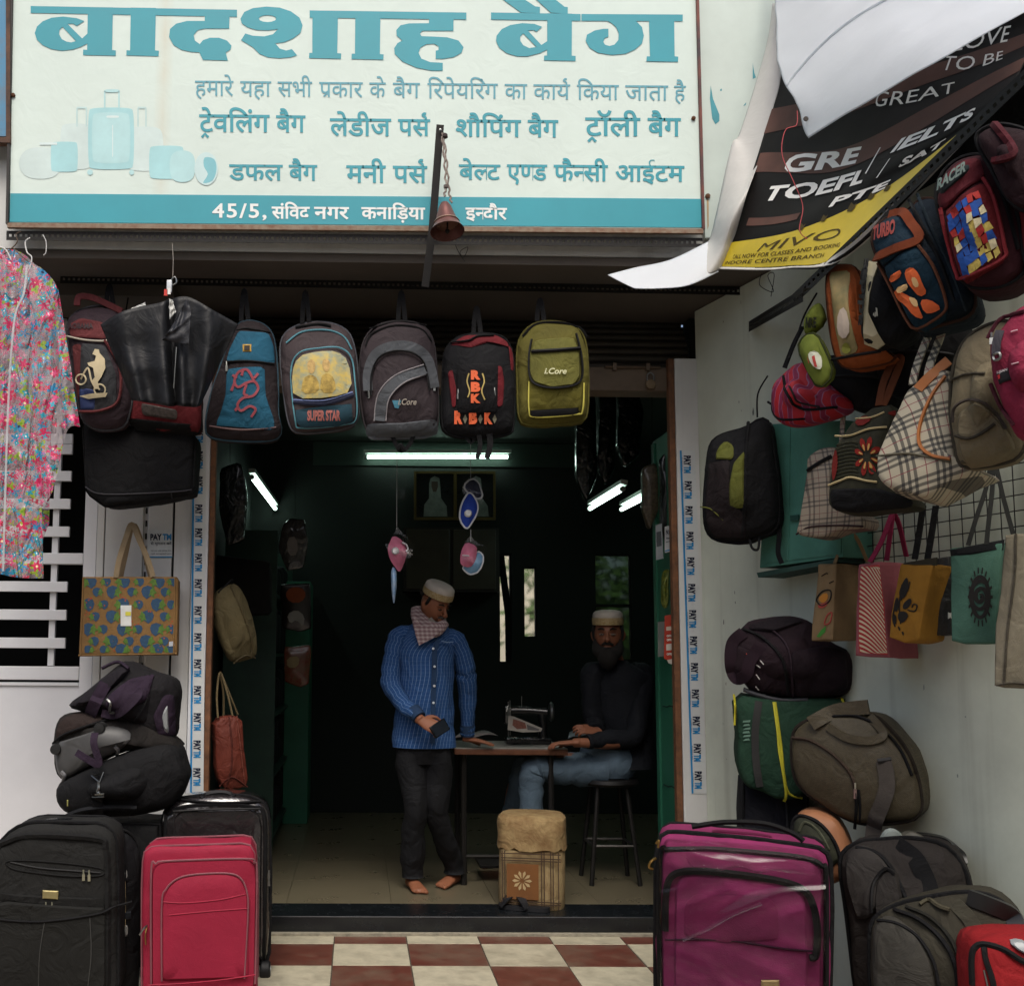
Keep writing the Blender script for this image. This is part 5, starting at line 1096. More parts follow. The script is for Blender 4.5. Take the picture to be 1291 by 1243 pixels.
def sheet_px(sh, px, py, lift):
    q = Vector((px, py)); u, v, _ = min(sheet_inv(sh), key=lambda g: (g[2] - q).length_squared)
    for _ in range(4):
        p0 = proj(sh.S(u, v)); e = 1e-3; pu = (proj(sh.S(u + e, v)) - p0) / e if u < .99 else (p0 - proj(sh.S(u - e, v))) / e; pv = (proj(sh.S(u, v + e)) - p0) / e if v < .99 else (p0 - proj(sh.S(u, v - e))) / e
        det = pu.x * pv.y - pu.y * pv.x
        if abs(det) < 1: break
        d = q - p0; u = max(0, min(1, u + max(-.05, min(.05, (d.x * pv.y - d.y * pv.x) / det)))); v = max(0, min(1, v + max(-.05, min(.05, (pu.x * d.y - pu.y * d.x) / det))))
    return sh.S(u, v, lift)
def sheet_text(sh, txt, base, top, mat, parent, bold=.02, shear=.0, lift=.006, name='lettering'):
    """glyphs between a baseline curve and a top curve, both lists of photo pixels"""
    v, f = text_geo(txt, bold, shear); ax = min(p.x for p in v); bx = max(p.x for p in v); az = 0.0; bz = raw_text('H', bold)[0]; bz = max(p.y for p in bz)
    Bc = [Vector(p) for p in base]; Tc = [Vector(p) for p in top]; out = []
    for p in v:
        u = (p.x - ax) / (bx - ax); w = (p.y - az) / (bz - az); a = spl(Bc, u); b = spl(Tc, u); q = a.lerp(b, w); out.append(sheet_px(sh, q.x, q.y, lift) - parent.location)
    return mesh_obj(name, out, f, mat, parent, smooth=False)
bo = onY(960, 200, 4.2)
BT = WR('advertising_banner', bo, 'loose printed banner sagging from the top right corner, its back showing white', 'banner')
BLKP = pm('#120e0c', rough=.6, var=.2, bump=0, spec=.15); BRNP = pm('#5b4038', rough=.6, var=.3, scale=6, bump=0, spec=.15); YELP = pm('#c9b02a', rough=.4, var=.15, bump=0)
FLEXW = pm('#eceff2', rough=.4, var=.02, bump=0, spec=.4, crease=.06)
_n, _l, _b = nodes_of(FLEXW); _t = _n.new('ShaderNodeBsdfTranslucent'); _t.inputs[0].default_value = lin('#e8edf2'); _m = _n.new('ShaderNodeMixShader'); _m.inputs[0].default_value = .5; _l.new(_b.outputs[0], _m.inputs[1]); _l.new(_t.outputs[0], _m.inputs[2]); _l.new(_m.outputs[0], _n['Material Output'].inputs[0])
FLEXG = pm('#b9b7b2', rough=.45, var=.06, bump=0, crease=.1)
FS = Sheet([[(982, 10, 4.58), (1090, -60, 4.1), (1200, -80, 3.7), (1330, -60, 3.3)],
            [(985, 92, 4.45), (1080, 70, 4.0), (1190, 40, 3.55), (1310, 12, 3.2)],
            [(962, 175, 4.38), (1060, 165, 3.95), (1180, 110, 3.5), (1300, 60, 3.1)],
            [(940, 245, 4.35), (1035, 240, 3.9), (1150, 185, 3.4), (1275, 110, 3.0)],
            [(923, 302, 4.36), (1010, 285, 3.92), (1120, 232, 3.5), (1248, 138, 3.06)],
            [(908, 338, 4.40), (990, 338, 3.98), (1070, 318, 3.6), (1243, 142, 3.10)]])
FS.mesh('printed_face', BLKP, BT, 44, 36)
for k, (a, b, u0, u1) in enumerate(((.08, .14, 0, 1), (.30, .37, .0, 1), (.46, .535, .02, 1), (.70, .735, .08, .30))):
    # flowing brown bands of the print
    vv = []; ff = []; N = 40
    for i in range(N + 1):
        u = u0 + (u1 - u0) * i / N; w = .018 * math.sin(u * 7 + k * 2)
        for q in (0, 1): vv.append(FS.S(u, (a if q == 0 else b) + w * (1 if q else .6), .0035 + k * .0003) - BT.location)
    for i in range(N): ff.append((2 * i, 2 * i + 1, 2 * i + 3, 2 * i + 2))
    mesh_obj('brown_print', vv, ff, BRNP, BT)
FS.mesh('yellow_print', YELP, BT, 40, 6, 0, v0=.82, v1=.985, lift=.0045)
LET = pm('#e6e4de', bump=0, var=.03, rough=.7, spec=.1)
def ft(txt, px0, py0, px1, py1, h0, h1, mat, bold, shear, name='lettering', lift=.007):
    """lettering between two baseline pixels on the banner's face (found by search on the sheet)"""
    return
for tx_, bs_, tp_ in (('GRE', [(988, 218), (1040, 214), (1082, 206)], [(996, 196), (1044, 193), (1088, 186)]), ('|', [(1096, 212), (1098, 212), (1100, 211)], [(1108, 188), (1110, 188), (1112, 187)]),
                      ('IELTS', [(1124, 194), (1180, 172), (1228, 148)], [(1136, 177), (1188, 157), (1232, 137)]), ('TOEFL', [(965, 254), (1030, 247), (1088, 231)], [(973, 236), (1036, 229), (1094, 214)]),
                      ('/', [(1106, 225), (1112, 222), (1116, 220)], [(1114, 206), (1120, 203), (1124, 201)]), ('SAT', [(1134, 211), (1162, 199), (1190, 184)], [(1141, 200), (1167, 189), (1195, 174)]), ('PTE', [(1046, 262), (1085, 251), (1120, 237)], [(1053, 250), (1091, 240), (1125, 227)])):
    sheet_text(FS, tx_, bs_, tp_, LET, BT, .035 if tx_ not in '|/' else 0, .12)
sheet_text(FS, 'GREAT', [(1104, 136), (1150, 131), (1205, 118)], [(1108, 117), (1152, 115), (1205, 105)], LET, BT, .0, .1)
sheet_text(FS, 'TO BE', [(1190, 90), (1230, 88), (1266, 76)], [(1195, 72), (1232, 72), (1266, 66)], LET, BT, .0, .1)
sheet_text(FS, 'LOVE', [(1205, 66), (1240, 60), (1272, 54)], [(1208, 46), (1242, 40), (1276, 34)], LET, BT, .0, .1)
YK = pm('#4b3d10', bump=0)
sheet_text(FS, 'MIVO', [(955, 318), (1000, 311), (1060, 300)], [(962, 308), (1005, 299), (1062, 288)], YK, BT, .0, .2)
sheet_text(FS, 'CALL NOW FOR CLASSES AND BOOKING', [(925, 327), (985, 322), (1060, 312)], [(926, 322), (986, 317), (1061, 307)], YK, BT, .01, .2)
sheet_text(FS, 'INDORE CENTRE BRANCH', [(915, 334), (975, 331), (1040, 325)], [(916, 330), (976, 326), (1041, 320)], YK, BT, .01, .2)
for px_, py_, w in ((1012, 287, 9), (1040, 276, 9), (1075, 262, 12), (1100, 248, 10), (1120, 238, 9)):
    vv = [sheet_px(FS, px_ + w * dx, py_ + w * .55 * dy - w * .3 * dx, .0068) - BT.location for dx, dy in ((-.5, .6), (-.2, -.3), (0, -.9), (.3, -.2), (.6, -.5), (.35, .4), (0, .9))]; mesh_obj('palm_print', vv, [tuple(range(7))], YK, BT, smooth=False)
mesh_obj('margin', *g_tube([FS.S(k / 30, .992, .002) - bo for k in range(31)], 0, flat=(.03, .004, (0, -1, 0))), FLEXG, BT)
mesh_obj('edge_cord', *g_tube([FS.S(k / 30 * .8 + .2, 1.0, .0) - bo for k in range(31)], .007, 6), BLKP, BT)
# curled white margin
BS = Sheet([[(974, 5, 4.64), (979, 5, 4.61), (984, 5, 4.57)],
            [(966, 60, 4.56), (975, 60, 4.50), (985, 92, 4.44)],
            [(934, 165, 4.50), (955, 160, 4.43), (974, 140, 4.40)],
            [(922, 185, 4.48), (944, 215, 4.38), (958, 200, 4.35)],
            [(903, 270, 4.45), (925, 265, 4.30), (940, 250, 4.29)],
            [(893, 305, 4.48), (908, 315, 4.36), (925, 302, 4.35)],
            [(872, 325, 4.48), (890, 345, 4.38), (908, 340, 4.39)]])
BS.mesh('white_margin', FLEXG, BT, 12, 44, .0015)
TSH = Sheet([[(766, 347, 4.45), (800, 338, 4.46), (845, 328, 4.47), (893, 305, 4.48)], [(785, 357, 4.40), (815, 356, 4.38), (855, 350, 4.38), (897, 330, 4.40)], [(800, 364, 4.36), (830, 364, 4.34), (868, 360, 4.34), (906, 343, 4.385)]])
TSH.mesh('folded_tip', FLEXW, BT, 24, 10, .0015)
# second sheet folded over the front
bo2 = onY(1031, 153, 3.7)
B2 = WR('folded_sheet', bo2, 'bright white corner of sheeting folded over the printed banner', 'banner')
WSH = Sheet([[(974, -70, 4.60), (1080, -90, 4.2), (1200, -110, 3.8), (1340, -130, 3.4)],
             [(979, 10, 4.45), (1075, -10, 4.0), (1190, -30, 3.55), (1325, -45, 3.15)],
             [(983, 88, 4.2), (1070, 45, 3.83), (1185, 15, 3.37), (1310, -12, 2.98)],
             [(1001, 128, 4.0), (1078, 95, 3.64), (1185, 42, 3.2), (1303, 0, 2.85)],
             [(1022, 172, 3.85), (1092, 131, 3.5), (1190, 73, 3.05), (1300, 10, 2.70)]])
WSH.mesh('sheet', FLEXW, B2, 60, 44, .002, wr=.03)
mesh_obj('eyelet', *g_lathe([(.004, -.004), (.010, -.004), (.010, 0), (.004, 0)], 12, WSH.S(.045, .885, .012) - bo2, 'Y'), pm('#3a3430'), B2)
mesh_obj('fold_edge', *g_tube([WSH.S(.02 + .8 * k / 20, .62 - .52 * k / 20, .004) - bo2 for k in range(21)], .006, 6), FLEXW, B2)
TP = Sheet([[(1110, 190, 4.05), (1200, 90, 3.55), (1290, -30, 3.2), (1420, -160, 2.9)], [(1110, 260, 4.12), (1200, 170, 3.75), (1290, 90, 3.42), (1420, 0, 3.1)], [(1105, 330, 4.2), (1200, 260, 3.85), (1290, 210, 3.55), (1420, 150, 3.2)]])  # dark sheet added over the bright wall, partly standing in for banner shade
t = WR('tarpaulin', onY(1200, 200, 3.7), 'black tarpaulin stretched in shadow behind the top row of school bags', 'tarpaulin')
TP.mesh('cloth', pm('#141415', rough=.7, var=.3, bump=.3, crease=.6), t, 24, 12, .002, wr=.03)
# red thread
for k, (lab, pts) in enumerate((('tangled pink thread hanging over the banner lettering', [(1005, 140), (1004, 158), (990, 165), (986, 195), (1000, 228), (1012, 260), (1008, 290), (1018, 302)]),)):
    wire(lab, [onY(p[0], p[1], 3.72) for p in pts], .0016, pm('#b04a4e'), 'pink_thread', 'thread')

# ================================================================ RIGHT WALL
def FW(px, py, t, yaw=None, pitch=0, roll=0): return Frame(onW(px, py, t), WYAW if yaw is None else yaw, pitch, roll)
def plaid(name, base, bars, scale=8.0, rough=.6, axes=('X', 'Z')):
    m = bpy.data.materials.new(name); m.use_nodes = True; n, l, b = nodes_of(m); b.inputs['Roughness'].default_value = rough; b.inputs['Specular IOR Level'].default_value = .3
    tc = n.new('ShaderNodeTexCoord'); sp_ = n.new('ShaderNodeSeparateXYZ'); l.new(tc.outputs['Object'], sp_.inputs[0])
    ad = n.new('ShaderNodeMath'); ad.operation = 'ADD'; l.new(sp_.outputs['X'], ad.inputs[0]); l.new(sp_.outputs['Y'], ad.inputs[1])
    cur = None; base_c = n.new('ShaderNodeRGB'); base_c.outputs[0].default_value = lin(base); cur = base_c.outputs[0]
    for src in (ad.outputs[0], sp_.outputs['Z']):
        mu = n.new('ShaderNodeMath'); mu.operation = 'MULTIPLY'; mu.inputs[1].default_value = scale; l.new(src, mu.inputs[0])
        fr_ = n.new('ShaderNodeMath'); fr_.operation = 'FRACT'; l.new(mu.outputs[0], fr_.inputs[0])
        for (c0, w, col, a) in bars:
            s1 = n.new('ShaderNodeMath'); s1.operation = 'SUBTRACT'; s1.inputs[1].default_value = c0; l.new(fr_.outputs[0], s1.inputs[0])
            s2 = n.new('ShaderNodeMath'); s2.operation = 'ABSOLUTE'; l.new(s1.outputs[0], s2.inputs[0])
            s3 = n.new('ShaderNodeMath'); s3.operation = 'LESS_THAN'; s3.inputs[1].default_value = w; l.new(s2.outputs[0], s3.inputs[0])
            s4 = n.new('ShaderNodeMath'); s4.operation = 'MULTIPLY'; s4.inputs[1].default_value = a; l.new(s3.outputs[0], s4.inputs[0])
            mx = n.new('ShaderNodeMixRGB'); l.new(s4.outputs[0], mx.inputs[0]); l.new(cur, mx.inputs[1]); mx.inputs[2].default_value = lin(col); cur = mx.outputs[0]
    l.new(cur, b.inputs['Base Color'])
    n3 = n.new('ShaderNodeTexNoise'); n3.inputs['Scale'].default_value = 9; l.new(tc.outputs['Object'], n3.inputs['Vector']); b2 = n.new('ShaderNodeBump'); b2.inputs['Strength'].default_value = .3; b2.inputs['Distance'].default_value = .02; l.new(n3.outputs['Fac'], b2.inputs['Height']); l.new(b2.outputs[0], b.inputs['Normal'])
    return m
GW = 'bags hanging along the right wall'
# black and lime backpack
fr = Frame(onW(925, 600, .36), 38); DBR = fab('#2a1f20')
B = Bag('backpack', fr, m_(ZR, [(38, 960), (36, 850), (50, 690), (62, 625), (110, 595), (200, 575), (255, 532), (290, 545), (300, 620), (318, 720), (330, 880), (325, 970), (240, 1000), (190, 1024), (70, 1010)]), .20, fab('#151417'), 'black backpack with lime panels, left end of the right wall', 'backpack', GW, b=.05, r=.06)
B.patch(m_(ZR, [(52, 708), (150, 702), (150, 890), (200, 900), (190, 1000), (70, 995), (44, 950), (42, 860)]), DBR, .01, 'brown_panel', 1); LI = fab('#8a8e30'); B.patch(m_(ZR, [(80, 695), (90, 650), (120, 620), (150, 640), (162, 685), (155, 702)]), LI, .012, 'lime_panel', 1)
B.patch(m_(ZR, [(205, 665), (165, 715), (150, 800), (148, 888), (206, 888)]), LI, .014, 'lime_panel', 1); B.line(m_(ZR, [(40, 886), (80, 895), (128, 938)]), .003, LI, 'piping', lift=.014); B.line(m_(ZR, [(225, 560), (215, 680), (210, 880), (200, 1000)]), .008, BLK, 'zip', lift=.004)
B.free([ZR(230, 1010, .05), ZR(240, 1045, .02), ZR(262, 1050, .02), ZR(268, 1010, .05)], .006, BLK, 'loop'); B.free([ZR(330, 900, .1), ZR(345, 980, .08), ZR(340, 1060, .08), ZR(355, 1105, .08)], 0, BLK, 'dangling_strap', flat=(.02, .004, (0, -1, 0))); B.free([ZR(260, 540, .1), ZR(262, 450, .12), ZR(300, 380, .14)], .004, BLK, 'cord'); B.seam(.006, BLK)
# green steel wall box
fr = FW(1005, 640, .16); t = empty('wall_box', fr.M, 'green painted steel box fixed to the wall behind the small plaid bag', 'box')
TG = pm('#4f8474', rough=.5, var=.25, scale=5, bump=.2, bscale=40, hex2='#3d6a5c')
slab('box_body', fr, [(968, 535), (1066, 530), (1063, 702), (958, 716)], .15, TG, t, y=.004); slab('door', fr, [(972, 540), (996, 540), (994, 706), (964, 710)], .004, TG, t); slab('door', fr, [(999, 540), (1062, 536), (1060, 698), (997, 706)], .004, TG, t)
slab('latch', fr, [(996, 650), (1006, 649), (1006, 656), (996, 657)], .008, pm('#3c6257', metal=.5, rough=.4), t, y=-.012)
slab('bracket', fr, [(954, 722), (1056, 704), (1056, 709), (956, 728)], .14, pm('#2f4b43'), t, y=.004)
# wire mesh grid
mg = WR('wire_grid', onW(1180, 640, .03), 'black wire mesh display grid on the right wall behind the tote bags', 'grid'); mo = Vector(mg.location)
GM = pm('#1d1c1b', rough=.5, metal=.3)
zt, zb = onW(1291, 560, .03).z, onW(1060, 742, .03).z
ya = onW(1050, 640, .03); ye = onW(1330, 640, .03); L = (ye - ya).length
wv = g_tube([(0, 0, 0), (0, 0, zt - zb)], .0022, 4); wh = g_tube([(0, 0, 0), tuple(WD * L)], .0022, 4); ov = oh = None
for k in range(int(L / .055) + 1):
    if ov is None: ov = mesh_obj('wire', wv[0], wv[1], GM, mg); o = ov
    else: o = ov.copy(); C.objects.link(o)
    p = ya + WD * (k * .055); o.location = Vector((p.x, p.y, zb)) - mo
for k in range(int((zt - zb) / .055) + 1):
    if oh is None: oh = mesh_obj('wire', wh[0], wh[1], GM, mg); o = oh
    else: o = oh.copy(); C.objects.link(o)
    o.location = Vector((ya.x, ya.y, zb + k * .055)) + WN * .004 - mo
# red swirl bag
SW = pm('#8a1c26', rough=.7, var=0, scale=6, bump=.4, hex2='#3a2038', edge=.46, crease=.3); nw, lw, bw_ = nodes_of(SW)
wv_ = nw.new('ShaderNodeTexWave'); wv_.inputs['Scale'].default_value = 6; wv_.inputs['Distortion'].default_value = 9; wv_.inputs['Detail'].default_value = 2; tc = nw.new('ShaderNodeTexCoord'); lw.new(tc.outputs['Object'], wv_.inputs['Vector'])
rp = nw.new('ShaderNodeValToRGB'); rp.color_ramp.elements[0].color = lin('#a31c28'); rp.color_ramp.elements[0].position = .55; rp.color_ramp.elements[1].color = lin('#8a6a8a'); rp.color_ramp.elements[1].position = .62; e_ = rp.color_ramp.elements.new(.8); e_.color = lin('#7c1c40')
lw.new(wv_.outputs[0], rp.inputs[0]); lw.new(rp.outputs[0], bw_.inputs['Base Color'])
fr = Frame(onW(1010, 490, .40), 55)
B = Bag('round_bag', fr, m_(ZR, [(283, 500), (290, 410), (340, 365), (400, 312), (440, 330), (490, 400), (560, 450), (585, 480), (540, 520), (440, 550), (380, 572), (310, 560)]), .18, SW, 'small round red bag with swirling purple print, above the green wall box', 'bag', GW, b=.05, r=.07)
B.line(m_(ZR, [(360, 380), (380, 460), (440, 510), (560, 500)]), .006, BLK, 'zip', lift=.004); B.line(m_(ZR, [(385, 420), (420, 480), (500, 500)]), .004, fab('#3a3236'), 'pocket_zip', lift=.004); B.line(m_(ZR, [(300, 480), (340, 545), (440, 545)]), .005, BLK, 'piping')
B.free([ZR(365, 350, .05), ZR(400, 260, .05), ZR(435, 190, .08)], 0, BLK, 'strap', flat=(.02, .004, (0, -1, 0)))
# two green pouches
LG = fab('#9cae38', crease=.1)
fr = Frame(onW(1025, 400, .48), 50)
B = Bag('pouch', fr, m_(ZR, [(428, 165), (470, 110), (500, 95), (515, 175), (440, 228)]), .05, LG, 'upper lime green pouch lettered in dark print, beside the orange bag', 'pouch', GW, b=.015, r=.015, it=1); B.text('NIKE', *[ZR(445, 0)[0], ZR(490, 0)[0], ZR(0, 195)[1], ZR(0, 155)[1]], pm('#23261c', bump=0), bold=.05, shear=.3, lift=.01)
fr = Frame(onW(1027, 455, .50), 50)
B = Bag('pouch', fr, m_(ZR, [(408, 270), (430, 225), (482, 210), (520, 290), (548, 375), (490, 430), (450, 360)]), .06, LG, 'lower lime green pouch with a small white and red print, beside the orange bag', 'pouch', GW, b=.015, r=.015, it=1)
B.prints([m_(ZR, [(455, 290), (485, 280), (505, 310), (505, 355), (480, 350), (460, 320)])], pm('#c3c4b0', bump=0), 'print', .008, it=1); B.prints([m_(ZR, [(470, 305), (480, 300), (490, 345), (480, 345)]), m_(ZR, [(452, 300), (460, 330), (456, 332)])], pm('#a83a34', bump=0), 'print', .011); B.seam(.005, fab('#4c5720'))
B.free([ZR(372, 335, .05), ZR(410, 240, .05), ZR(440, 150, .06), ZR(490, 60, .08)], .004, BLK, 'cord')
# orange bag
fr = Frame(onW(1072, 395, .45), 48); ORF = fab('#d8621f')
B = Bag('shoulder_bag', fr, m_(ZR, [(505, -40), (560, -60), (640, -50), (650, 100), (660, 240), (720, 270), (800, 300), (700, 335), (590, 345), (548, 310), (520, 180)]), .16, ORF, 'orange bag with a stained cream front panel, hung left of the three stripe bag', 'bag', GW, b=.03, r=.04)
B.patch(m_(ZR, [(520, -30), (600, -40), (610, 110), (636, 280), (568, 300), (545, 180)]), pm('#a0895a', rough=.7, var=.5, scale=16, hex2='#6f6a45', bump=.3), .008, 'cream_panel', 1); B.prints([m_(ZR, [(570, 130), (600, 110), (620, 200), (590, 240), (560, 210)])], pm('#b8a898', bump=0), 'faded_print', .014, it=1)
B.prints([m_(ZR, [(575, 255), (600, 245), (610, 275), (590, 290), (572, 280)])], pm('#7f8030', bump=0), 'badge', .014, it=1); B.line(m_(ZR, [(545, 318), (640, 300), (740, 285)]), .006, ZIP, 'zip'); B.seam(.005, fab('#7c3a1a'))
# black bag with the cream lettered panel
fr = Frame(onW(1112, 385, .50), 48)
B = Bag('sports_bag', fr, m_(ZR, [(640, -60), (720, -100), (800, -40), (860, 100), (850, 200), (760, 260), (720, 240), (690, 262), (640, 240), (650, 100)]), .18, BLK, 'black sports bag with a cream lettered side panel, behind the blue and orange bag', 'bag', GW, b=.03, r=.04)
B.patch(m_(ZR, [(665, -80), (710, -70), (680, 120), (690, 200), (722, 240), (690, 260), (640, 240), (650, 120)]), pm('#aaa184', rough=.6), .008, 'cream_panel', 0)
v, f = text_geo('adidas', .035); ax = max(p.x for p in v); az = max(p.y for p in v)
def rt(u, w): # lettering climbs up the panel
    a = Vector(ZR(656, 185)).lerp(Vector(ZR(688, -70)), u); return a + Vector((7.5, .8)) * w
out = [B.on(*(rt(p.x / ax, (p.y / az)) + Vector((-3.5, 0))), .018) for p in v]; 
out = [B.on(*(Vector(ZR(666, 185)).lerp(Vector(ZR(694, -75)), p.x / ax) + Vector((-6 + 0.0, 0)) + Vector((-8.0 * (p.y / az - .6), -.8 * p.y / az))), .018) for p in v]
mesh_obj('lettering', out, f, pm('#1b1a18', bump=0), B.root, smooth=False)
B.prints([m_(ZR, [(706, 148), (712, 130), (716, 133), (712, 148)]), m_(ZR, [(714, 146), (716, 115), (722, 118), (720, 145)]), m_(ZR, [(702, 143), (706, 134), (709, 136), (706, 146)])], pm('#a8a89c', bump=0), 'emblem', .006)
# blue and orange school backpack
fr = Frame(onW(1140, 340, .58), 42, roll=-8); NB = fab('#123a52')
B = Bag('school_backpack', fr, m_(ZB, [(725, 850), (740, 800), (790, 765), (850, 757), (900, 700), (960, 700), (1010, 800), (1070, 950), (1108, 1080), (1080, 1130), (1000, 1150), (900, 1182), (865, 1160), (800, 1020), (745, 910)]), .24, fab('#14283a'), 'blue school backpack edged in orange in the top right row', 'backpack', GW, b=.03, r=.05)
ORB = fab('#b84f22', crease=.1); B.patch(m_(ZB, [(728, 850), (745, 800), (800, 768), (850, 760), (885, 800), (915, 870), (760, 945), (742, 905)]), NB, .010, 'top_panel', 1)
B.patch(m_(ZB, [(765, 952), (905, 882), (960, 960), (1002, 1070), (1000, 1125), (905, 1178), (868, 1155), (800, 1020)]), fab('#123f58'), .014, 'front_pocket', 1)
B.line(m_(ZB, [(752, 930), (830, 895), (912, 860), (880, 800), (850, 765), (800, 772)]), 0, ORB, 'orange_band', lift=.016, flat=(.028, .008, (0, -1, 0))); B.line(m_(ZB, [(762, 950), (800, 1022), (868, 1158), (905, 1182), (1000, 1128), (1004, 1070), (962, 960), (908, 885)]), .005, fab('#9c5a3c'), 'piping', lift=.014)
B.text('TURBO', *[ZB(745, 0)[0], ZB(825, 0)[0], ZB(0, 868)[1], ZB(0, 815)[1]], pm('#8a3a34', bump=0), bold=.05, shear=.2, dy=-9, lift=.016)
OP = pm('#d4602c', bump=0, var=.2, scale=40)
B.prints([m_(ZB, [(783, 990), (835, 965), (845, 985), (800, 1010)]), m_(ZB, [(855, 975), (885, 962), (910, 985), (920, 1020), (935, 1050), (905, 1065), (880, 1035), (862, 1010)]), m_(ZB, [(800, 1030), (850, 1050), (890, 1075), (905, 1110), (915, 1140), (880, 1130), (850, 1090), (815, 1065)]), m_(ZB, [(905, 1075), (940, 1070), (985, 1100), (950, 1118), (920, 1120)])], OP, 'flame_print', .022, it=1)
B.prints([m_(ZB, [(812, 1030), (860, 1015), (868, 1035), (825, 1050)]), m_(ZB, [(862, 1060), (895, 1070), (900, 1100), (880, 1095)]), m_(ZB, [(880, 1000), (900, 1000), (910, 1030), (890, 1035)])], pm('#d9b27a', bump=0), 'flame_print', .025, it=1)
B.line(m_(ZB, [(905, 700), (960, 830), (1030, 980), (1080, 1120)]), .005, fab('#2c3f4c'), 'piping'); B.line(m_(ZB, [(875, 720), (930, 830), (990, 950), (1040, 1090)]), .006, ZIP, 'zip'); B.seam(.006, fab('#5a3524'))
# red school backpack
fr = Frame(onW(1215, 280, .62), 42, roll=-8); RDK = fab('#8f1620')
B = Bag('school_backpack', fr, m_(ZB, [(955, 700), (975, 610), (1040, 550), (1120, 535), (1180, 560), (1240, 680), (1291, 820), (1300, 940), (1230, 1010), (1120, 1026), (1050, 1002), (1010, 880)]), .26, fab('#4f1420'), 'red school backpack with a blue and yellow mosaic print in the top right row', 'backpack', GW, b=.03, r=.05)
B.patch(m_(ZB, [(960, 700), (985, 620), (1050, 555), (1115, 545), (1140, 620), (990, 740), (970, 730)]), fab('#7f1826'), .012, 'top_panel', 1); B.patch(m_(ZB, [(990, 750), (1140, 640), (1180, 720), (1215, 880), (1210, 930), (1070, 1000), (1045, 985), (1010, 860)]), RDK, .016, 'front_pocket', 1)
B.patch(m_(ZB, [(965, 660), (1010, 610), (1085, 560), (1090, 600), (1030, 650), (970, 700)]), fab('#324042'), .018, 'label_panel', 1); B.text('RACER', *[ZB(975, 0)[0], ZB(1080, 0)[0], ZB(0, 690)[1], ZB(0, 650)[1]], pm('#6a7a74', bump=0), bold=.04, shear=.2, dy=-25, lift=.03)
ps = {'#c9b25a': [], '#1f4fa0': [], '#a82a24': [], '#d4c8a0': []}; rnd = random.Random(5); ks = list(ps)
for i in range(6):
    for j in range(8):
        a = Vector(ZB(1000, 765)).lerp(Vector(ZB(1125, 680)), i / 6); e1 = Vector(ZB(1058, 985)).lerp(Vector(ZB(1200, 905)), i / 6)
        a2 = Vector(ZB(1000, 765)).lerp(Vector(ZB(1125, 680)), (i + 1) / 6); e2 = Vector(ZB(1058, 985)).lerp(Vector(ZB(1200, 905)), (i + 1) / 6)
        q = [a.lerp(e1, j / 8), a2.lerp(e2, j / 8), a2.lerp(e2, (j + 1) / 8), a.lerp(e1, (j + 1) / 8)]; c_ = sum(q, Vector((0, 0))) / 4
        q = [c_ + (p - c_) * rnd.uniform(.8, 1.2) + Vector((rnd.uniform(-1.6, 1.6), rnd.uniform(-1.6, 1.6))) for p in q]
        ps[ks[rnd.choice((0, 0, 1, 1, 1, 2, 3))]].append([tuple(p) for p in q])
for k, (c_, L_) in enumerate(ps.items()):
    if L_: o = B.prints(L_, pm(c_, bump=0, var=.4, scale=50), 'mosaic_print', .020 + .0015 * k); o['kind'] = 'stuff'
B.line(m_(ZB, [(988, 752), (1010, 860), (1045, 985), (1070, 1002), (1212, 935), (1218, 880), (1182, 720), (1142, 642)]), .006, fab('#c0303a'), 'piping', lift=.016); B.line(m_(ZB, [(1150, 560), (1220, 720), (1270, 900)]), .006, ZIP, 'zip'); B.seam(.006, BLK)
fr = Frame(onW(1262, 170, .64), 42, roll=-8)
B = Bag('school_backpack', fr, m_(ZB, [(1095, 480), (1150, 435), (1230, 430), (1330, 470), (1360, 640), (1340, 760), (1230, 720), (1170, 600)]), .26, fab('#33101a'), 'dark maroon backpack in shadow under the banner at the right edge', 'backpack', GW, b=.03, r=.05); B.line(m_(ZB, [(1180, 445), (1240, 520), (1250, 560), (1180, 580)]), .012, fab('#6f1424'), 'piping', lift=.004); B.seam(.006, BLK)
fr = Frame(onW(1285, 235, .55), 42)
B = Bag('backpack', fr, m_(ZB, [(1240, 640), (1260, 590), (1340, 590), (1400, 760), (1380, 980), (1291, 960), (1270, 800)]), .2, fab('#8c1418'), 'plain bright red backpack cut off by the right edge', 'backpack', GW, b=.03, r=.05); B.seam(.006, BLK)
# tan backpack and pink backpack
fr = Frame(onW(1235, 480, .55), 40, roll=-6); TAN = fab('#a89672')
B = Bag('backpack', fr, m_(ZR, [(990, 480), (1000, 330), (1040, 230), (1100, 180), (1180, 150), (1240, 150), (1280, 300), (1300, 560), (1270, 680), (1170, 710), (1040, 722), (1020, 690), (1000, 580)]), .22, TAN, 'dusty tan backpack with a curved pocket, hanging left of the pink one', 'backpack', GW, b=.05, r=.07)
B.patch(m_(ZR, [(1012, 560), (1020, 510), (1060, 480), (1110, 478), (1170, 520), (1215, 580), (1245, 640), (1150, 700), (1045, 718), (1022, 660)]), TAN, .02, 'front_pocket', 2); B.line(m_(ZR, [(1015, 560), (1020, 508), (1062, 476), (1120, 478), (1180, 522), (1222, 585)]), .005, fab('#5c4f46'), 'zip', lift=.02); B.line(m_(ZR, [(1025, 610), (1070, 622), (1120, 605), (1178, 565)]), .005, fab('#4a4234'), 'pocket_mouth', lift=.026)
B.line(m_(ZR, [(1000, 400), (1060, 375), (1140, 370)]), .004, fab('#5f5644'), 'seam'); B.line(m_(ZR, [(1050, 715), (1150, 690), (1250, 650)]), .006, fab('#6a5c40'), 'seam'); B.seam(.006, fab('#5a5140'))
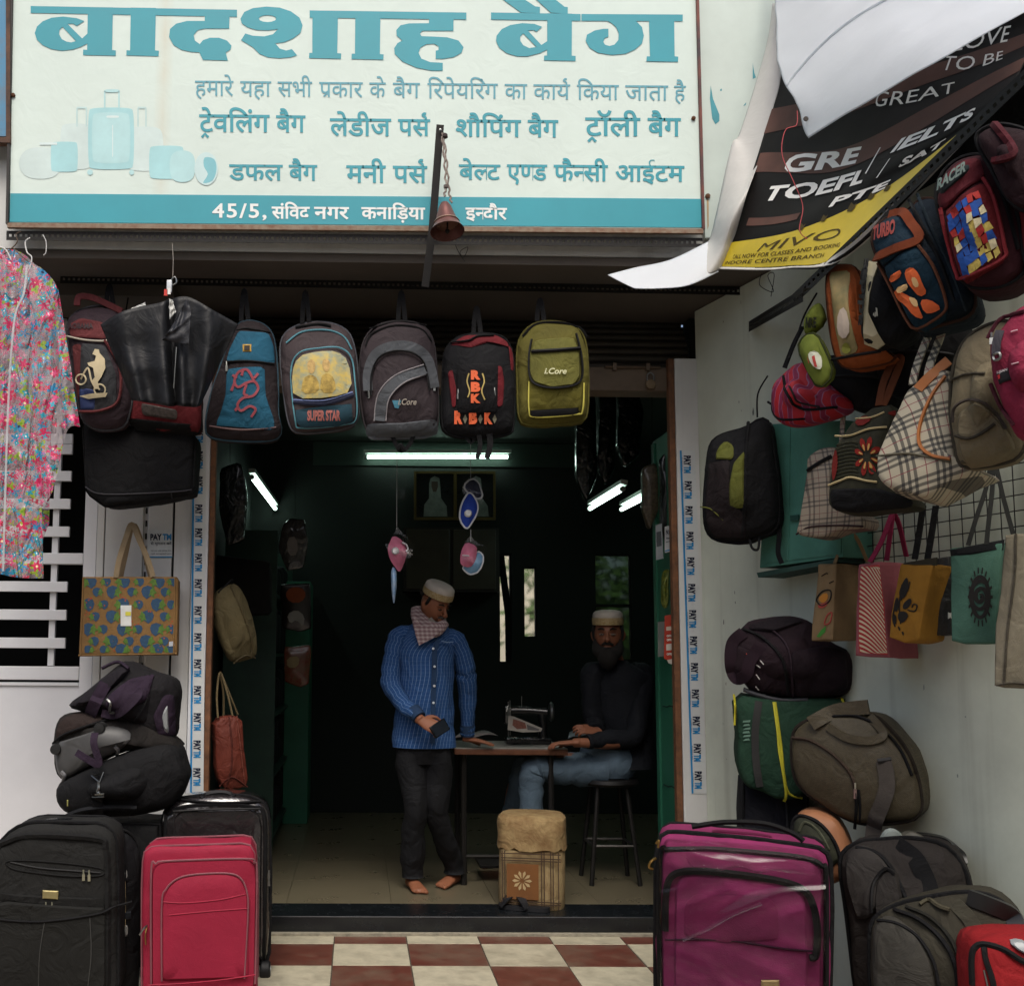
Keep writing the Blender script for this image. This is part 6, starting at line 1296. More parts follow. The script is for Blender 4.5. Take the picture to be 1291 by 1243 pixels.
fr = Frame(onW(1270, 470, .68), 40, roll=-6)
B = Bag('backpack', fr, m_(ZR, [(1140, 260), (1150, 220), (1190, 180), (1240, 110), (1330, 70), (1420, 200), (1420, 560), (1291, 610), (1240, 580), (1190, 480), (1150, 380)]), .18, fab('#c42a52'), 'deep pink backpack with a black badge at the right edge', 'backpack', GW, b=.05, r=.06)
B.patch(m_(ZR, [(1168, 352), (1225, 334), (1236, 375), (1180, 392)]), pm('#17151a'), .008, 'badge', 0); B.text('LIJIAN', *[ZR(1186, 0)[0], ZR(1226, 0)[0], ZR(0, 375)[1], ZR(0, 362)[1]], pm('#c8c0c0', bump=0), bold=.02, dy=-4, lift=.012); B.prints([m_(ZR, [(1174, 360), (1184, 356), (1186, 372), (1178, 376)])], pm('#b0282c', bump=0), 'badge_mark', .012)
B.line(m_(ZR, [(1198, 205), (1185, 250), (1182, 300)]), 0, fab('#55505a'), 'strap', lift=.01, flat=(.022, .005, (0, -1, 0))); B.line(m_(ZR, [(1172, 300), (1195, 292), (1198, 312), (1178, 320)]), .004, STEEL, 'ring', closed=True, lift=.012); B.line(m_(ZR, [(1150, 235), (1200, 160), (1291, 130)]), .006, fab('#6b1a30'), 'zip'); B.pull(*ZR(1165, 215), 14); B.line(m_(ZR, [(1160, 410), (1200, 500), (1250, 570)]), .006, fab('#5f1a2c'), 'zip')
for q in (((1240, 210), (1266, 203)), ((1244, 335), (1270, 328))): B.line(m_(ZR, list(q)), .002, pm('#c8a0a8', bump=0), 'stitch')
# big plaid bag
PL = plaid('surface_plaid_cream', '#b3aa94', [(.12, .045, '#1b1d24', .72), (.30, .045, '#1b1d24', .72), (.48, .045, '#1b1d24', .72), (.80, .014, '#7c2038', .8)], 9.0)
fr = Frame(onW(1160, 540, .52), 52, pitch=-6, roll=-14)
B = Bag('plaid_handbag', fr, m_(ZR, [(718, 768), (722, 690), (770, 560), (840, 425), (925, 372), (990, 335), (1000, 400), (1005, 560), (1022, 700), (1110, 735), (900, 846), (762, 815)]), .20, PL, 'large cream plaid handbag with orange leather trim, hanging in the middle of the right wall', 'handbag', GW, b=.02, r=.02, it=1, cap=.03)
LE = pm('#a8652c', rough=.45, var=.2, bump=.1); B.line(m_(ZR, [(985, 380), (930, 460), (890, 560), (885, 640), (930, 685), (1005, 700)]), .006, LE, 'leather_piping', lift=.004); B.line(m_(ZR, [(880, 432), (930, 380), (1000, 320)]), 0, LE, 'leather_trim', lift=.004, flat=(.035, .005, (0, -1, 0)))
B.line(m_(ZR, [(722, 690), (820, 680), (882, 685), (1005, 712)]), .004, fab('#8d846c', crease=0), 'edge'); B.free([ZR(860, 415, .02), ZR(880, 330, .04), ZR(940, 190, .08), ZR(975, 200, .08), ZR(930, 330, .04), ZR(920, 375, .02)], 0, PL, 'handle', flat=(.024, .008, (0, -1, 0)))
# small plaid bag
PS = plaid('surface_plaid_grey', '#8d8272', [(.2, .05, '#28262a', .6), (.45, .05, '#28262a', .6), (.75, .02, '#5c2c34', .6)], 14.0)
fr = Frame(onW(1035, 620, .34), 50)
B = Bag('plaid_handbag', fr, m_(ZR, [(408, 995), (425, 900), (448, 745), (450, 690), (505, 655), (560, 655), (560, 900), (680, 930), (680, 968), (560, 985), (510, 1008)]), .14, PS, 'small greyish plaid bag hanging in front of the green wall box', 'handbag', GW, b=.02, r=.02, it=1, cap=.03)
B.line(m_(ZR, [(455, 745), (500, 715), (548, 690)]), .008, BLK, 'zip', lift=.004); B.line(m_(ZR, [(410, 992), (460, 965), (560, 958), (670, 962)]), .004, fab('#4a2f30'), 'piping', lift=.003); B.free([ZR(585, 660, .02), ZR(590, 560, .05), ZR(600, 490, .08)], 0, PS, 'handle', flat=(.018, .006, (0, -1, 0)))
# embroidered bag
EM = pm('#2c2b1c', rough=.85, var=.5, scale=60, bump=.6, bscale=300)
fr = Frame(onW(1090, 570, .44), 50, pitch=-3)
B = Bag('embroidered_bag', fr, m_(ZR, [(528, 880), (530, 790), (555, 650), (620, 560), (700, 500), (780, 490), (775, 560), (730, 700), (720, 800), (840, 850), (830, 880), (620, 900), (545, 895)]), .18, EM, 'dark olive bag embroidered with red flowers, left of the large plaid handbag', 'handbag', GW, b=.02, r=.02, it=1, cap=.03)
B.patch(m_(ZR, [(527, 815), (720, 812), (840, 850), (835, 880), (620, 902), (535, 892)]), BLK, .010, 'base_panel', 1); CR_ = pm('#b9a77a', bump=0)
B.line(m_(ZR, [(535, 803), (580, 785), (620, 772), (680, 785), (722, 790)]), .004, CR_, 'braid', lift=.004); B.line(m_(ZR, [(560, 612), (620, 610), (690, 585), (760, 578)]), .004, CR_, 'braid', lift=.004); B.line(m_(ZR, [(640, 545), (700, 540), (750, 520)]), .0035, CR_, 'braid', lift=.004)
pet = []; ctr = (682, 690)
for k in range(8):
    a = k * math.pi / 4 + .3; ca, sa = math.cos(a), math.sin(a); rx, ry = 52, 84
    pet.append(m_(ZR, [(ctr[0] + rx * .15 * ca, ctr[1] + ry * .15 * sa), (ctr[0] + rx * .7 * ca - 13 * sa, ctr[1] + ry * .7 * sa + 13 * ca), (ctr[0] + rx * ca, ctr[1] + ry * sa), (ctr[0] + rx * .7 * ca + 13 * sa, ctr[1] + ry * .7 * sa - 13 * ca)]))
o = B.prints(pet, fab('#d02c20', crease=0), 'flower_embroidery', .005, it=1); o['kind'] = 'stuff'
pet = []
for k in range(8):
    a = k * math.pi / 4 + .3; ca, sa = math.cos(a), math.sin(a); pet.append(m_(ZR, [(ctr[0] + 12 * ca, ctr[1] + 16 * sa), (ctr[0] + 28 * ca - 5 * sa, ctr[1] + 44 * sa + 5 * ca), (ctr[0] + 34 * ca, ctr[1] + 54 * sa), (ctr[0] + 28 * ca + 5 * sa, ctr[1] + 44 * sa - 5 * ca)]))
o = B.prints(pet, pm('#b08a4a', bump=0), 'petal_embroidery', .009, it=1); o['kind'] = 'stuff'
for q_ in ([(535, 700), (552, 650), (565, 700), (560, 760), (540, 790)], [(620, 550), (665, 525), (700, 545), (650, 575)], [(750, 520), (778, 500), (775, 530)]): B.prints([m_(ZR, q_)], fab('#b02a20', crease=0), 'flower_embroidery', .005, it=1)
for y in range(640, 780, 14): B.line(m_(ZR, [(565, y + 8), (620, y - 4), (650, y)]), .0018, fab('#4a4a2c', crease=0), 'stitching', lift=.002)
B.free([ZR(730, 495, .02), ZR(750, 400, .05), ZR(790, 320, .08), ZR(815, 320, .08), ZR(770, 440, .04), ZR(745, 495, .02)], 0, fab('#94481f', crease=0), 'handle', flat=(.026, .006, (0, -1, 0)))

# ------------------------------------------------ tote bags hung on the wire grid
def tote(outline, t_, d, mat, label, cat='tote bag', yaw=None, **k):
    xs = [q[0] for q in outline]; ys = [q[1] for q in outline]
    fr = Frame(onW(sum(xs) / len(xs), sum(ys) / len(ys), t_), WYAW - 14 if yaw is None else yaw)
    k.setdefault('it', 0); k.setdefault('b', .010); k.setdefault('r', .006); k.setdefault('n', 90)
    return Bag('tote_bag', fr, outline, d, mat, label, cat, 'tote bags hanging on the wire grid', wr=.004, **k)
JT = fab('#d0aa74', bscale=500, crease=.2)
B = tote(m_(Z2, [(430, 530), (440, 420), (455, 258), (518, 256), (514, 400), (508, 528)]), .20, .17, JT, 'jute tote printed with painted eyes, left end of the tote row')
B.line(m_(Z2, [(450, 385), (470, 355), (500, 352), (498, 385), (470, 405)]), .003, pm('#1c1a18', bump=0), 'eye_print', closed=True); B.prints([m_(Z2, [(455, 380), (475, 360), (490, 362), (488, 385), (470, 398)])], pm('#c07f2c', bump=0), 'eye_print', .003, it=1); B.prints([m_(Z2, [(455, 400), (480, 395), (495, 385), (480, 412), (456, 415)])], pm('#a8443c', bump=0), 'eye_print', .003, it=1)
B.line(m_(Z2, [(478, 470), (488, 440), (505, 430), (500, 460), (490, 470)]), .003, pm('#a8443c', bump=0), 'eye_print', closed=True); B.prints([m_(Z2, [(445, 515), (465, 490), (482, 478), (478, 498), (455, 518)])], pm('#3f8a34', bump=0), 'leaf_print', .003)
B.line(m_(Z2, [(468, 300), (485, 290), (490, 292)]), .002, BLK, 'script_print'); B.line(m_(Z2, [(495, 325), (512, 318)]), .002, BLK, 'script_print')
for dx in (0, 60): B.free([Z2(515 + dx * .3, 255, .02 + dx * .001), Z2(535 + dx * .3, 200, .05), Z2(550, 150, .08), Z2(560 + dx * .5, 160, .08), Z2(572 + dx, 250, .12)], 0, JT, 'handle', flat=(.014, .005, (0, -1, 0)))
PK = fab('#e0747e', crease=.2)
B = tote(m_(Z2, [(588, 585), (590, 420), (598, 256), (674, 248), (690, 400), (708, 590)]), .24, .2, PK, 'pink tote with curving red and cream stripes')
CS = pm('#c8b89a', bump=0); B.prints([m_(Z2, [(597, 572), (598, 420), (604, 266), (668, 258), (683, 400), (697, 580)])], pm('#a83232', bump=0, var=.1), 'stripe_ground', .003, L=.02)
st = []
for k in range(-9, 22):
    top = []; bt = []
    for i in range(9):
        u = i / 8; xl = 600 + (u) * 70; y = 262 + k * 17.5 + u * u * 70 + u * 25
        top.append((xl, y)); bt.append((xl, y + 8))
    P = top + bt[::-1]
    def cl(q):
        x, y = q; s_ = (y - 262) / 312; xl, xr = 604 - 6 * s_, 668 + 28 * s_; return (min(max(x + (xr - 668) * (x - 600) / 70, xl), xr), min(max(y, 266), 574))
    P = [cl(q) for q in P]
    if max(q[1] for q in P) - min(q[1] for q in P) > 9: st.append(m_(Z2, P))
def area(P): return abs(sum(P[i - 1][0] * P[i][1] - P[i][0] * P[i - 1][1] for i in range(len(P)))) / 2
o = B.prints([P for P in st if area(P) > 3], CS, 'stripe_print', .005, L=.03); o['kind'] = 'stuff'
HP = fab('#d02a62', crease=0)
for q in ([(640, 250, .0), (680, 180, .03), (715, 90, .08), (725, 75, .09)], [(700, 245, .08), (712, 150, .08), (722, 80, .09)], [(725, 75, .09), (745, 120, .12), (770, 230, .18)]): B.free([Z2(*a_) for a_ in q], 0, HP, 'handle', flat=(.018, .006, (0, -1, 0)))
YT = fab('#e8a02c', crease=.25)
B = tote(m_(Z2, [(708, 520), (715, 430), (750, 255), (865, 262), (835, 400), (815, 530), (760, 540)]), .26, .16, YT, 'mustard tote with a black paisley print')
BP = pm('#191511', bump=0)
B.prints([m_(Z2, [(770, 298), (778, 330), (770, 370), (750, 385), (740, 360), (752, 330)]), m_(Z2, [(735, 370), (745, 400), (735, 430), (720, 420), (724, 390)]), m_(Z2, [(760, 395), (785, 375), (790, 395), (770, 420), (755, 415)]), m_(Z2, [(740, 425), (770, 425), (778, 445), (755, 470), (738, 455)]), m_(Z2, [(722, 430), (735, 445), (732, 475), (718, 465)]), m_(Z2, [(735, 475), (748, 485), (742, 498)]), m_(Z2, [(748, 495), (760, 500), (755, 515)])], BP, 'paisley_print', .004, it=2)
for L_ in ([(755, 330), (745, 400), (750, 470)], [(775, 420), (800, 425), (808, 405), (795, 400), (790, 412)], [(750, 385), (775, 350), (782, 320)], [(730, 400), (722, 450), (730, 480)]): B.line(m_(Z2, L_), .0025, BP, 'paisley_print')
B.patch(m_(Z2, [(750, 252), (868, 232), (866, 262), (752, 258)]), fab('#4a4634', crease=0), .003, 'top_band', 0)
for dx in (0, 45): B.free([Z2(800 + dx, 240, .04), Z2(815 + dx, 150, .06), Z2(830 + dx, 50, .08)], 0, BLK, 'handle', flat=(.022, .006, (0, -1, 0)))
B = tote(m_(Z2, [(820, 515), (838, 400), (875, 235), (925, 230), (932, 300), (930, 400), (928, 508)]), .14, .12, pm('#1b1a18', rough=.5, var=.3, crease=.5), 'plain black tote pressed between the mustard one and the green one', yaw=WYAW - 30)
B.patch(m_(Z2, [(916, 428), (928, 426), (928, 450), (916, 452)]), pm('#c8c8c0', bump=0), .002, 'tag', 0)
GT = fab('#6aa88e', crease=.25)
B = tote(m_(Z2, [(930, 530), (932, 400), (925, 200), (1000, 195), (1112, 180), (1100, 350), (1090, 538), (975, 542)]), .22, .08, GT, 'sea green tote printed with a black spiral sun', yaw=WYAW - 34)
B.patch(m_(Z2, [(922, 205), (1000, 190), (1116, 168), (1112, 205), (1000, 222), (926, 228)]), fab('#191c20', crease=0), .004, 'top_band', 0)
sp2 = [(1033 + (4 + 5.6 * a_ / 1.5708) * .78 * math.cos(a_ - 1.5), 374 + (4 + 5.6 * a_ / 1.5708) * 1.15 * math.sin(a_ - 1.5)) for a_ in [i * .45 for i in range(34)]]
B.line(m_(Z2, sp2[:30]), 0, BP, 'spiral_print', lift=.0025, flat=(.013, .001, (0, -1, 0)), n=3)
B.line(m_(Z2, [(1033 + 30 * math.cos(k * .3927), 374 + 72 * math.sin(k * .3927)) for k in range(16)]), 0, BP, 'spiral_print', closed=True, lift=.002, flat=(.012, .001, (0, -1, 0)), n=3)
o = B.prints([m_(Z2, [(1033 + 36 * math.cos(a_ - .07), 374 + 84 * math.sin(a_ - .07)), (1033 + 36 * math.cos(a_ + .07), 374 + 84 * math.sin(a_ + .07)), (1033 + 44 * math.cos(a_ + .05), 374 + 106 * math.sin(a_ + .05)), (1033 + 44 * math.cos(a_ - .05), 374 + 106 * math.sin(a_ - .05))]) for a_ in [k * math.pi / 9 for k in range(18)]], BP, 'ray_print', .003); o['kind'] = 'stuff'
for q in ([(990, 190, .0), (1020, 90, .03), (1050, 0, .07), (1070, -90, .1)], [(1055, 188, .0), (1065, 90, .03), (1075, 0, .07), (1080, -90, .1)], [(1150, 150, .03), (1115, 20, .06), (1090, -90, .1)]): B.free([Z2(*a_) for a_ in q], 0, fab('#3a3c38', crease=0), 'handle', flat=(.014, .005, (0, -1, 0)))
B = tote(m_(Z2, [(1085, 690), (1090, 500), (1105, 350), (1125, 155), (1260, 145), (1260, 700), (1120, 698)]), .30, .1, fab('#b8ad90', bscale=500, crease=.3), 'grey jute tote cut off by the right edge', yaw=WYAW - 40)
B.line(m_(Z2, [(1160, 150), (1155, 300), (1130, 500), (1118, 690)]), .004, fab('#6c6452'), 'seam'); B.line(m_(Z2, [(1090, 688), (1150, 680), (1250, 690)]), .004, fab('#6c6452'), 'seam')
# more dark bags tucked at the back of the wall rail
for k, (o_, lab) in enumerate((([(1010, 470), (1040, 440), (1090, 450), (1130, 470), (1125, 520), (1060, 515)], 'black bag in shadow behind the embroidered one'), ([(1095, 440), (1160, 400), (1215, 400), (1210, 440), (1150, 500), (1110, 500)], 'black bag in shadow above the large plaid one'))):
    cx = sum(q[0] for q in o_) / len(o_); cy = sum(q[1] for q in o_) / len(o_); fr = Frame(onW(cx, cy, .26), 50)
    B = Bag('handbag', fr, o_, .16, BLK, lab, 'bag', GW, b=.03, r=.04); B.line([(o_[0][0] + 12, cy), (cx, cy - 4), (o_[3][0] - 10, cy)], .006, ZIP, 'zip')
# ------------------------------------------------ luggage at the right
fr = Frame(onY(960, 832, 4.42), 22)
MA = fab('#35202a')
B = Bag('duffel_bag', fr, m_(Z2, [(133, 560), (150, 510), (190, 480), (205, 460), (330, 436), (430, 450), (500, 540), (590, 570), (590, 700), (540, 735), (380, 745), (215, 715), (185, 675), (145, 650)]), .34, MA, 'maroon duffel bag topping the right pile', 'duffel bag', b=.06, r=.08)
B.patch(m_(Z2, [(360, 570), (480, 545), (560, 560), (570, 700), (500, 730), (390, 738), (365, 650)]), fab('#2c1a24'), .02, 'end_pocket', 2); B.patch(m_(Z2, [(205, 470), (320, 440), (420, 455), (300, 495), (210, 485)]), fab('#241820'), .015, 'top_panel', 2)
B.line(m_(Z2, [(255, 540), (215, 600), (200, 650), (165, 665), (145, 620), (150, 540), (190, 500)]), 0, fab('#3a2130', crease=0), 'handle', lift=.02, flat=(.05, .012, (0, -1, 0))); B.line(m_(Z2, [(190, 488), (260, 520), (330, 600), (350, 720)]), .007, BLK, 'zip', lift=.005); B.line(m_(Z2, [(280, 480), (350, 560), (368, 735)]), .005, fab('#4a3440'), 'piping', lift=.006)
for q in ((200, 575, 208, 585), (250, 600, 262, 615), (235, 615, 250, 626), (235, 650, 248, 668), (234, 693, 244, 706)): B.line(m_(Z2, [q[:2], q[2:]]), .0025, pm('#a8a4a0' if q[0] > 210 else '#a83a30', bump=0), 'cord_lace', lift=.01)
B.line(m_(Z2, [(190, 700), (280, 730), (355, 742)]), .006, fab('#7c7a80'), 'piping', lift=.004)
fr = Frame(onY(990, 945, 4.40), 18); GN = fab('#2c5a40')
B = Bag('laundry_bag', fr, m_(Z2, [(155, 722), (300, 738), (548, 728), (560, 780), (480, 900), (420, 1080), (335, 1104), (250, 1070), (190, 1050), (165, 960), (170, 850)]), .34, GN, 'dark green zip bag with a yellow edge in the middle of the right pile', 'bag', b=.02, r=.03, it=1)
YL = pm('#b8b02c', rough=.6, bump=0); B.line(m_(Z2, [(298, 748), (312, 850), (318, 920), (332, 1000), (342, 1075), (335, 1102)]), .007, YL, 'yellow_binding', lift=.003); B.line(m_(Z2, [(303, 748), (324, 900), (345, 1060), (400, 1090)]), .005, YL, 'yellow_binding', lift=.003); B.line(m_(Z2, [(155, 720), (160, 760), (158, 830)]), .005, YL, 'yellow_binding'); B.line(m_(Z2, [(540, 735), (556, 775)]), .005, YL, 'yellow_binding')
B.line(m_(Z2, [(245, 745), (232, 850), (235, 960), (248, 1050)]), 0, fab('#4a4a48', crease=0), 'webbing', lift=.003, flat=(.03, .003, (0, -1, 0)))
for k in range(6): B.prints([m_(Z2, [(190 + (k % 3) * 4, 815 + k * 13), (216 - (k % 2) * 6, 812 + k * 13), (214, 820 + k * 13), (188, 822 + k * 13)])], pm('#5f7f6e', bump=0), 'faded_print', .003)
B.line(m_(Z2, [(190, 705), (250, 725), (330, 742), (420, 740)]), .008, fab('#6a6a70'), 'zip_tape', lift=.0)
fr = Frame(onY(985, 1040, 4.50), 15)
B = Bag('storage_trunk', fr, m_(Z2, [(195, 1040), (420, 1030), (420, 1180), (420, 1712), (190, 1712), (192, 1180)]), .36, fab('#1b1d2a'), 'navy fabric box at the base of the right pile, beside the door frame', 'box', b=.01, r=.02, it=0); B.line(m_(Z2, [(338, 1100), (345, 1130), (350, 1300)]), .006, fab('#3a3c40'), 'piping'); B.seam(.006, BLK)
# brown patterned duffel
DP = pm('#3c3526', rough=.6, var=0, bump=.5, bscale=200, scale=60, hex2='#241e14', edge=.5, crease=.25, spec=.4)
nw, lw, bw_ = nodes_of(DP); tc = nw.new('ShaderNodeTexCoord'); ck = nw.new('ShaderNodeTexBrick'); ck.inputs['Scale'].default_value = 75; ck.inputs['Color1'].default_value = lin('#423a2a'); ck.inputs['Color2'].default_value = lin('#28231a'); ck.inputs['Mortar'].default_value = lin('#6f6549'); ck.inputs['Mortar Size'].default_value = .04
mpp = nw.new('ShaderNodeMapping'); mpp.inputs['Rotation'].default_value = (R(90), 0, 0); lw.new(tc.outputs['Object'], mpp.inputs[0]); lw.new(mpp.outputs[0], ck.inputs['Vector'])
mxx = nw.new('ShaderNodeMixRGB'); mxx.inputs[0].default_value = .4; lw.new(bw_.inputs['Base Color'].links[0].from_socket, mxx.inputs[1]); lw.new(ck.outputs[0], mxx.inputs[2]); lw.new(mxx.outputs[0], bw_.inputs['Base Color'])
fr = Frame(onY(1060, 975, 4.0), 42)
B = Bag('duffel_bag', fr, m_(Z2, [(350, 905), (360, 845), (400, 818), (500, 785), (640, 790), (700, 845), (755, 910), (795, 1000), (815, 1110), (800, 1165), (720, 1182), (590, 1188), (480, 1130), (375, 1055), (354, 990)]), .26, DP, 'brown patterned wheeled duffel with a grey strap, leaning on the right pile', 'duffel bag', b=.03, r=.04)
B.line(m_(Z2, [(365, 875), (430, 885), (510, 935), (570, 1000), (590, 1060)]), .007, fab('#5a4636'), 'zip', lift=.004); B.pull(*Z2(588, 1035), 20, w=4, mat=pm('#c2bda8', rough=.3, metal=.8)); B.line(m_(Z2, [(590, 1070), (592, 1120), (586, 1200)]), .006, BLK, 'cord', lift=.004)
B.line(m_(Z2, [(430, 825), (520, 780), (636, 765)]), 0, DP, 'handle', lift=.025, flat=(.055, .014, (0, -1, 0))); B.line(m_(Z2, [(490, 835), (560, 875), (640, 885), (690, 860), (640, 800)]), 0, DP, 'handle', lift=.01, flat=(.03, .012, (0, -1, 0))); B.line(m_(Z2, [(420, 815), (500, 800), (600, 800), (690, 850), (750, 920), (790, 1010)]), .006, BLK, 'zip', lift=.003)
GS = fab('#6d655c', crease=.2); B.line(m_(Z2, [(690, 960), (700, 1010), (700, 1060), (680, 1120), (660, 1170), (650, 1235)]), 0, GS, 'shoulder_strap', lift=.014, flat=(.055, .006, (0, -1, 0))); B.line(m_(Z2, [(668, 958), (716, 952)]), .010, pm('#2b2a2a'), 'buckle', lift=.016, smooth=False)
B.line(m_(Z2, [(600, 1060), (605, 1120), (605, 1180)]), .005, BLK, 'seam'); B.seam(.008, fab('#3a3026'))
# round bag behind the suitcase
fr = Frame(onY(1035, 1050, 4.0), 30)
B = Bag('round_bag', fr, m_(Z3, [(515, 330), (518, 200), (545, 172), (600, 170), (660, 190), (700, 260), (720, 330), (680, 420), (560, 420)]), .26, pm('#9c6a4a', rough=.6, var=.15), 'round tan and olive bag wedged behind the magenta suitcase', 'bag', b=.03, r=.05)
B.patch(m_(Z3, [(518, 300), (520, 205), (548, 180), (600, 195), (650, 250), (680, 330), (600, 400)]), fab('#474a38'), .015, 'olive_face', 2); B.line(m_(Z3, [(520, 260), (528, 195), (560, 180), (620, 210), (665, 270), (685, 330)]), .008, BLK, 'rim', lift=.015); B.line(m_(Z3, [(545, 230), (565, 200), (610, 230), (645, 290)]), .005, fab('#6f7258'), 'piping', lift=.018)
# grey brown trolley bag
TB = fab('#3b3430', var=.12)
fr = Frame(onY(1120, 1120, 3.72), 34)
B = Bag('trolley_bag', fr, m_(Z3, [(672, 330), (690, 300), (740, 276), (830, 268), (900, 262), (1020, 280), (1080, 350), (1110, 440), (1110, 560), (1090, 920), (740, 920), (690, 480), (675, 400)]), .30, TB, 'grey brown wheeled bag with a black centre band, behind the olive one', 'trolley bag', b=.05, r=.07)
B.patch(m_(Z3, [(690, 420), (685, 340), (710, 296), (760, 290), (815, 330), (850, 390), (780, 520), (730, 540)]), fab('#4a4541'), .02, 'end_panel', 2); B.patch(m_(Z3, [(790, 480), (795, 400), (830, 355), (865, 380), (885, 460), (880, 520), (800, 530)]), fab('#37312e'), .03, 'end_pocket', 2)
B.line(m_(Z3, [(735, 284), (800, 300), (850, 350), (885, 420), (905, 465)]), .008, BLK, 'zip', lift=.008); B.line(m_(Z3, [(785, 500), (790, 410), (830, 355), (862, 372)]), .006, ZIP, 'pocket_zip', lift=.03); B.pull(*Z3(784, 445), 22)
B.line(m_(Z3, [(870, 275), (930, 320), (970, 400), (985, 470)]), 0, BLK, 'band', lift=.004, flat=(.06, .004, (0, -1, 0))); B.free([Z3(832, 262, .1), Z3(850, 240, .1), Z3(880, 260, .12), Z3(900, 290, .12)], .022, plas('#8a938f', rough=.4), 'grip'); B.free([Z3(890, 260, .12), Z3(915, 250, .14), Z3(945, 265, .14), Z3(960, 285, .14)], .024, plas('#4c4a42', rough=.5), 'grip')
B.free([Z3(940, 250, .2), Z3(1020, 262, .22), Z3(1060, 300, .22), Z3(1072, 340, .2)], 0, plas('#1a1a1a'), 'handle_housing', flat=(.06, .03, (0, 0, 1))); B.seam(.008, BLK)
OL = fab('#4a4536', var=.15)
fr = Frame(onY(1190, 1200, 3.42), 34)
B = Bag('trolley_bag', fr, m_(Z3, [(770, 620), (775, 550), (800, 520), (870, 485), (960, 465), (1080, 445), (1180, 455), (1250, 510), (1290, 580), (1300, 700), (1290, 1030), (790, 1030), (772, 740)]), .30, OL, 'olive wheeled bag in front at the lower right', 'trolley bag', b=.05, r=.07)
B.patch(m_(Z3, [(775, 700), (778, 570), (805, 532), (850, 530), (930, 580), (980, 660), (1000, 760), (990, 850), (790, 850)]), fab('#57534a'), .02, 'end_panel', 2); B.line(m_(Z3, [(805, 525), (870, 535), (940, 580), (990, 660), (1010, 750)]), .006, BLK, 'zip', lift=.018); B.line(m_(Z3, [(860, 490), (940, 520), (1020, 590), (1065, 680), (1075, 800)]), .008, BLK, 'zip', lift=.006); B.line(m_(Z3, [(900, 480), (980, 515), (1050, 590), (1085, 680)]), .007, fab('#2c2a22'), 'zip', lift=.006)
B.line(m_(Z3, [(1060, 468), (1110, 520), (1145, 590)]), 0, fab('#5c5a48'), 'band', lift=.004, flat=(.045, .004, (0, -1, 0))); B.line(m_(Z3, [(945, 472), (975, 458), (1010, 478), (1045, 490)]), .007, fab('#6a624a'), 'grip', lift=.01); B.pull(*Z3(835, 695), 18, ang=30, mat=pm('#b8b8b0', rough=.3, metal=.8))
B.line(m_(Z3, [(1110, 450), (1180, 475), (1250, 510), (1270, 560)]), 0, plas('#191919'), 'handle_housing', lift=.015, flat=(.05, .025, (0, -1, 0))); B.seam(.008, BLK)
fr = Frame(onY(1262, 1220, 3.15), 20)
B = Bag('trolley_bag', fr, m_(Z3, [(1115, 680), (1125, 620), (1150, 598), (1250, 590), (1420, 600), (1420, 1140), (1118, 1140)]), .25, fab('#d0161f', var=.12), 'red bag with black piping in the bottom right corner', 'bag', b=.02, r=.04)
B.line(m_(Z3, [(1120, 740), (1120, 640), (1150, 605), (1220, 620), (1291, 662), (1400, 700)]), .009, BLK, 'piping', lift=.003); B.line(m_(Z3, [(1158, 615), (1165, 660), (1190, 744), (1200, 900)]), .009, BLK, 'piping', lift=.003); B.patch(m_(Z3, [(1250, 608), (1291, 602), (1330, 620), (1330, 650), (1291, 642)]), plas('#8a8f92'), .012, 'badge', 1); B.line(m_(Z3, [(1158, 690), (1170, 740), (1180, 800)]), .003, STEEL, 'zip')
# magenta suitcase wrapped in plastic
MG = fab('#c2357f', crease=.1)
fr = Frame(onY(940, 1243, 3.72), 19)
B = Bag('trolley_suitcase', fr, m_(Z3, [(72, 885), (70, 600), (72, 320), (85, 255), (110, 238), (200, 245), (380, 262), (560, 285), (630, 295), (650, 330), (655, 500), (645, 885)]), .30, MG, 'large magenta suitcase wrapped in torn clear plastic', 'suitcase', cap=.06, b=.012, r=.035, it=2, n=84)
B.patch(m_(Z3, [(92, 865), (90, 320), (110, 285), (300, 296), (600, 330), (625, 370), (618, 865)]), MG, .02, 'front_panel', 1, n=60)
B.patch(m_(Z3, [(130, 850), (135, 420), (160, 375), (330, 380), (520, 405), (565, 450), (575, 640), (570, 850)]), fab('#cc3a88', crease=.1), .015, 'front_pocket', 1, n=60, lift=.02)
B.patch(m_(Z3, [(165, 580), (168, 470), (200, 440), (440, 450), (475, 480), (478, 590), (300, 600)]), fab('#bc3078', crease=.1), .008, 'top_pocket', 2, n=48, lift=.036)
B.line(m_(Z3, [(100, 290), (240, 288), (400, 300), (560, 318), (620, 345), (636, 400), (635, 900)]), .010, ZIP, 'front_rim', lift=.018); B.line(m_(Z3, [(90, 900), (82, 600), (84, 320), (105, 285)]), .010, ZIP, 'front_rim', lift=.014)
B.line(m_(Z3, [(103, 560), (106, 430), (130, 375), (200, 362), (330, 372), (480, 395), (560, 425), (592, 480), (605, 560), (600, 640), (580, 648)]), .013, ZIP, 'zip', lift=.038); B.pull(*Z3(99, 525), 20)
B.line(m_(Z3, [(100, 590), (300, 590), (500, 620), (610, 628)]), .004, fab('#5a1440'), 'seam', lift=.04); B.patch(m_(Z3, [(420, 725), (480, 725), (482, 760), (418, 760)]), pm('#a8946a', rough=.35, metal=.6), .006, 'name_plate', 0, lift=.04)
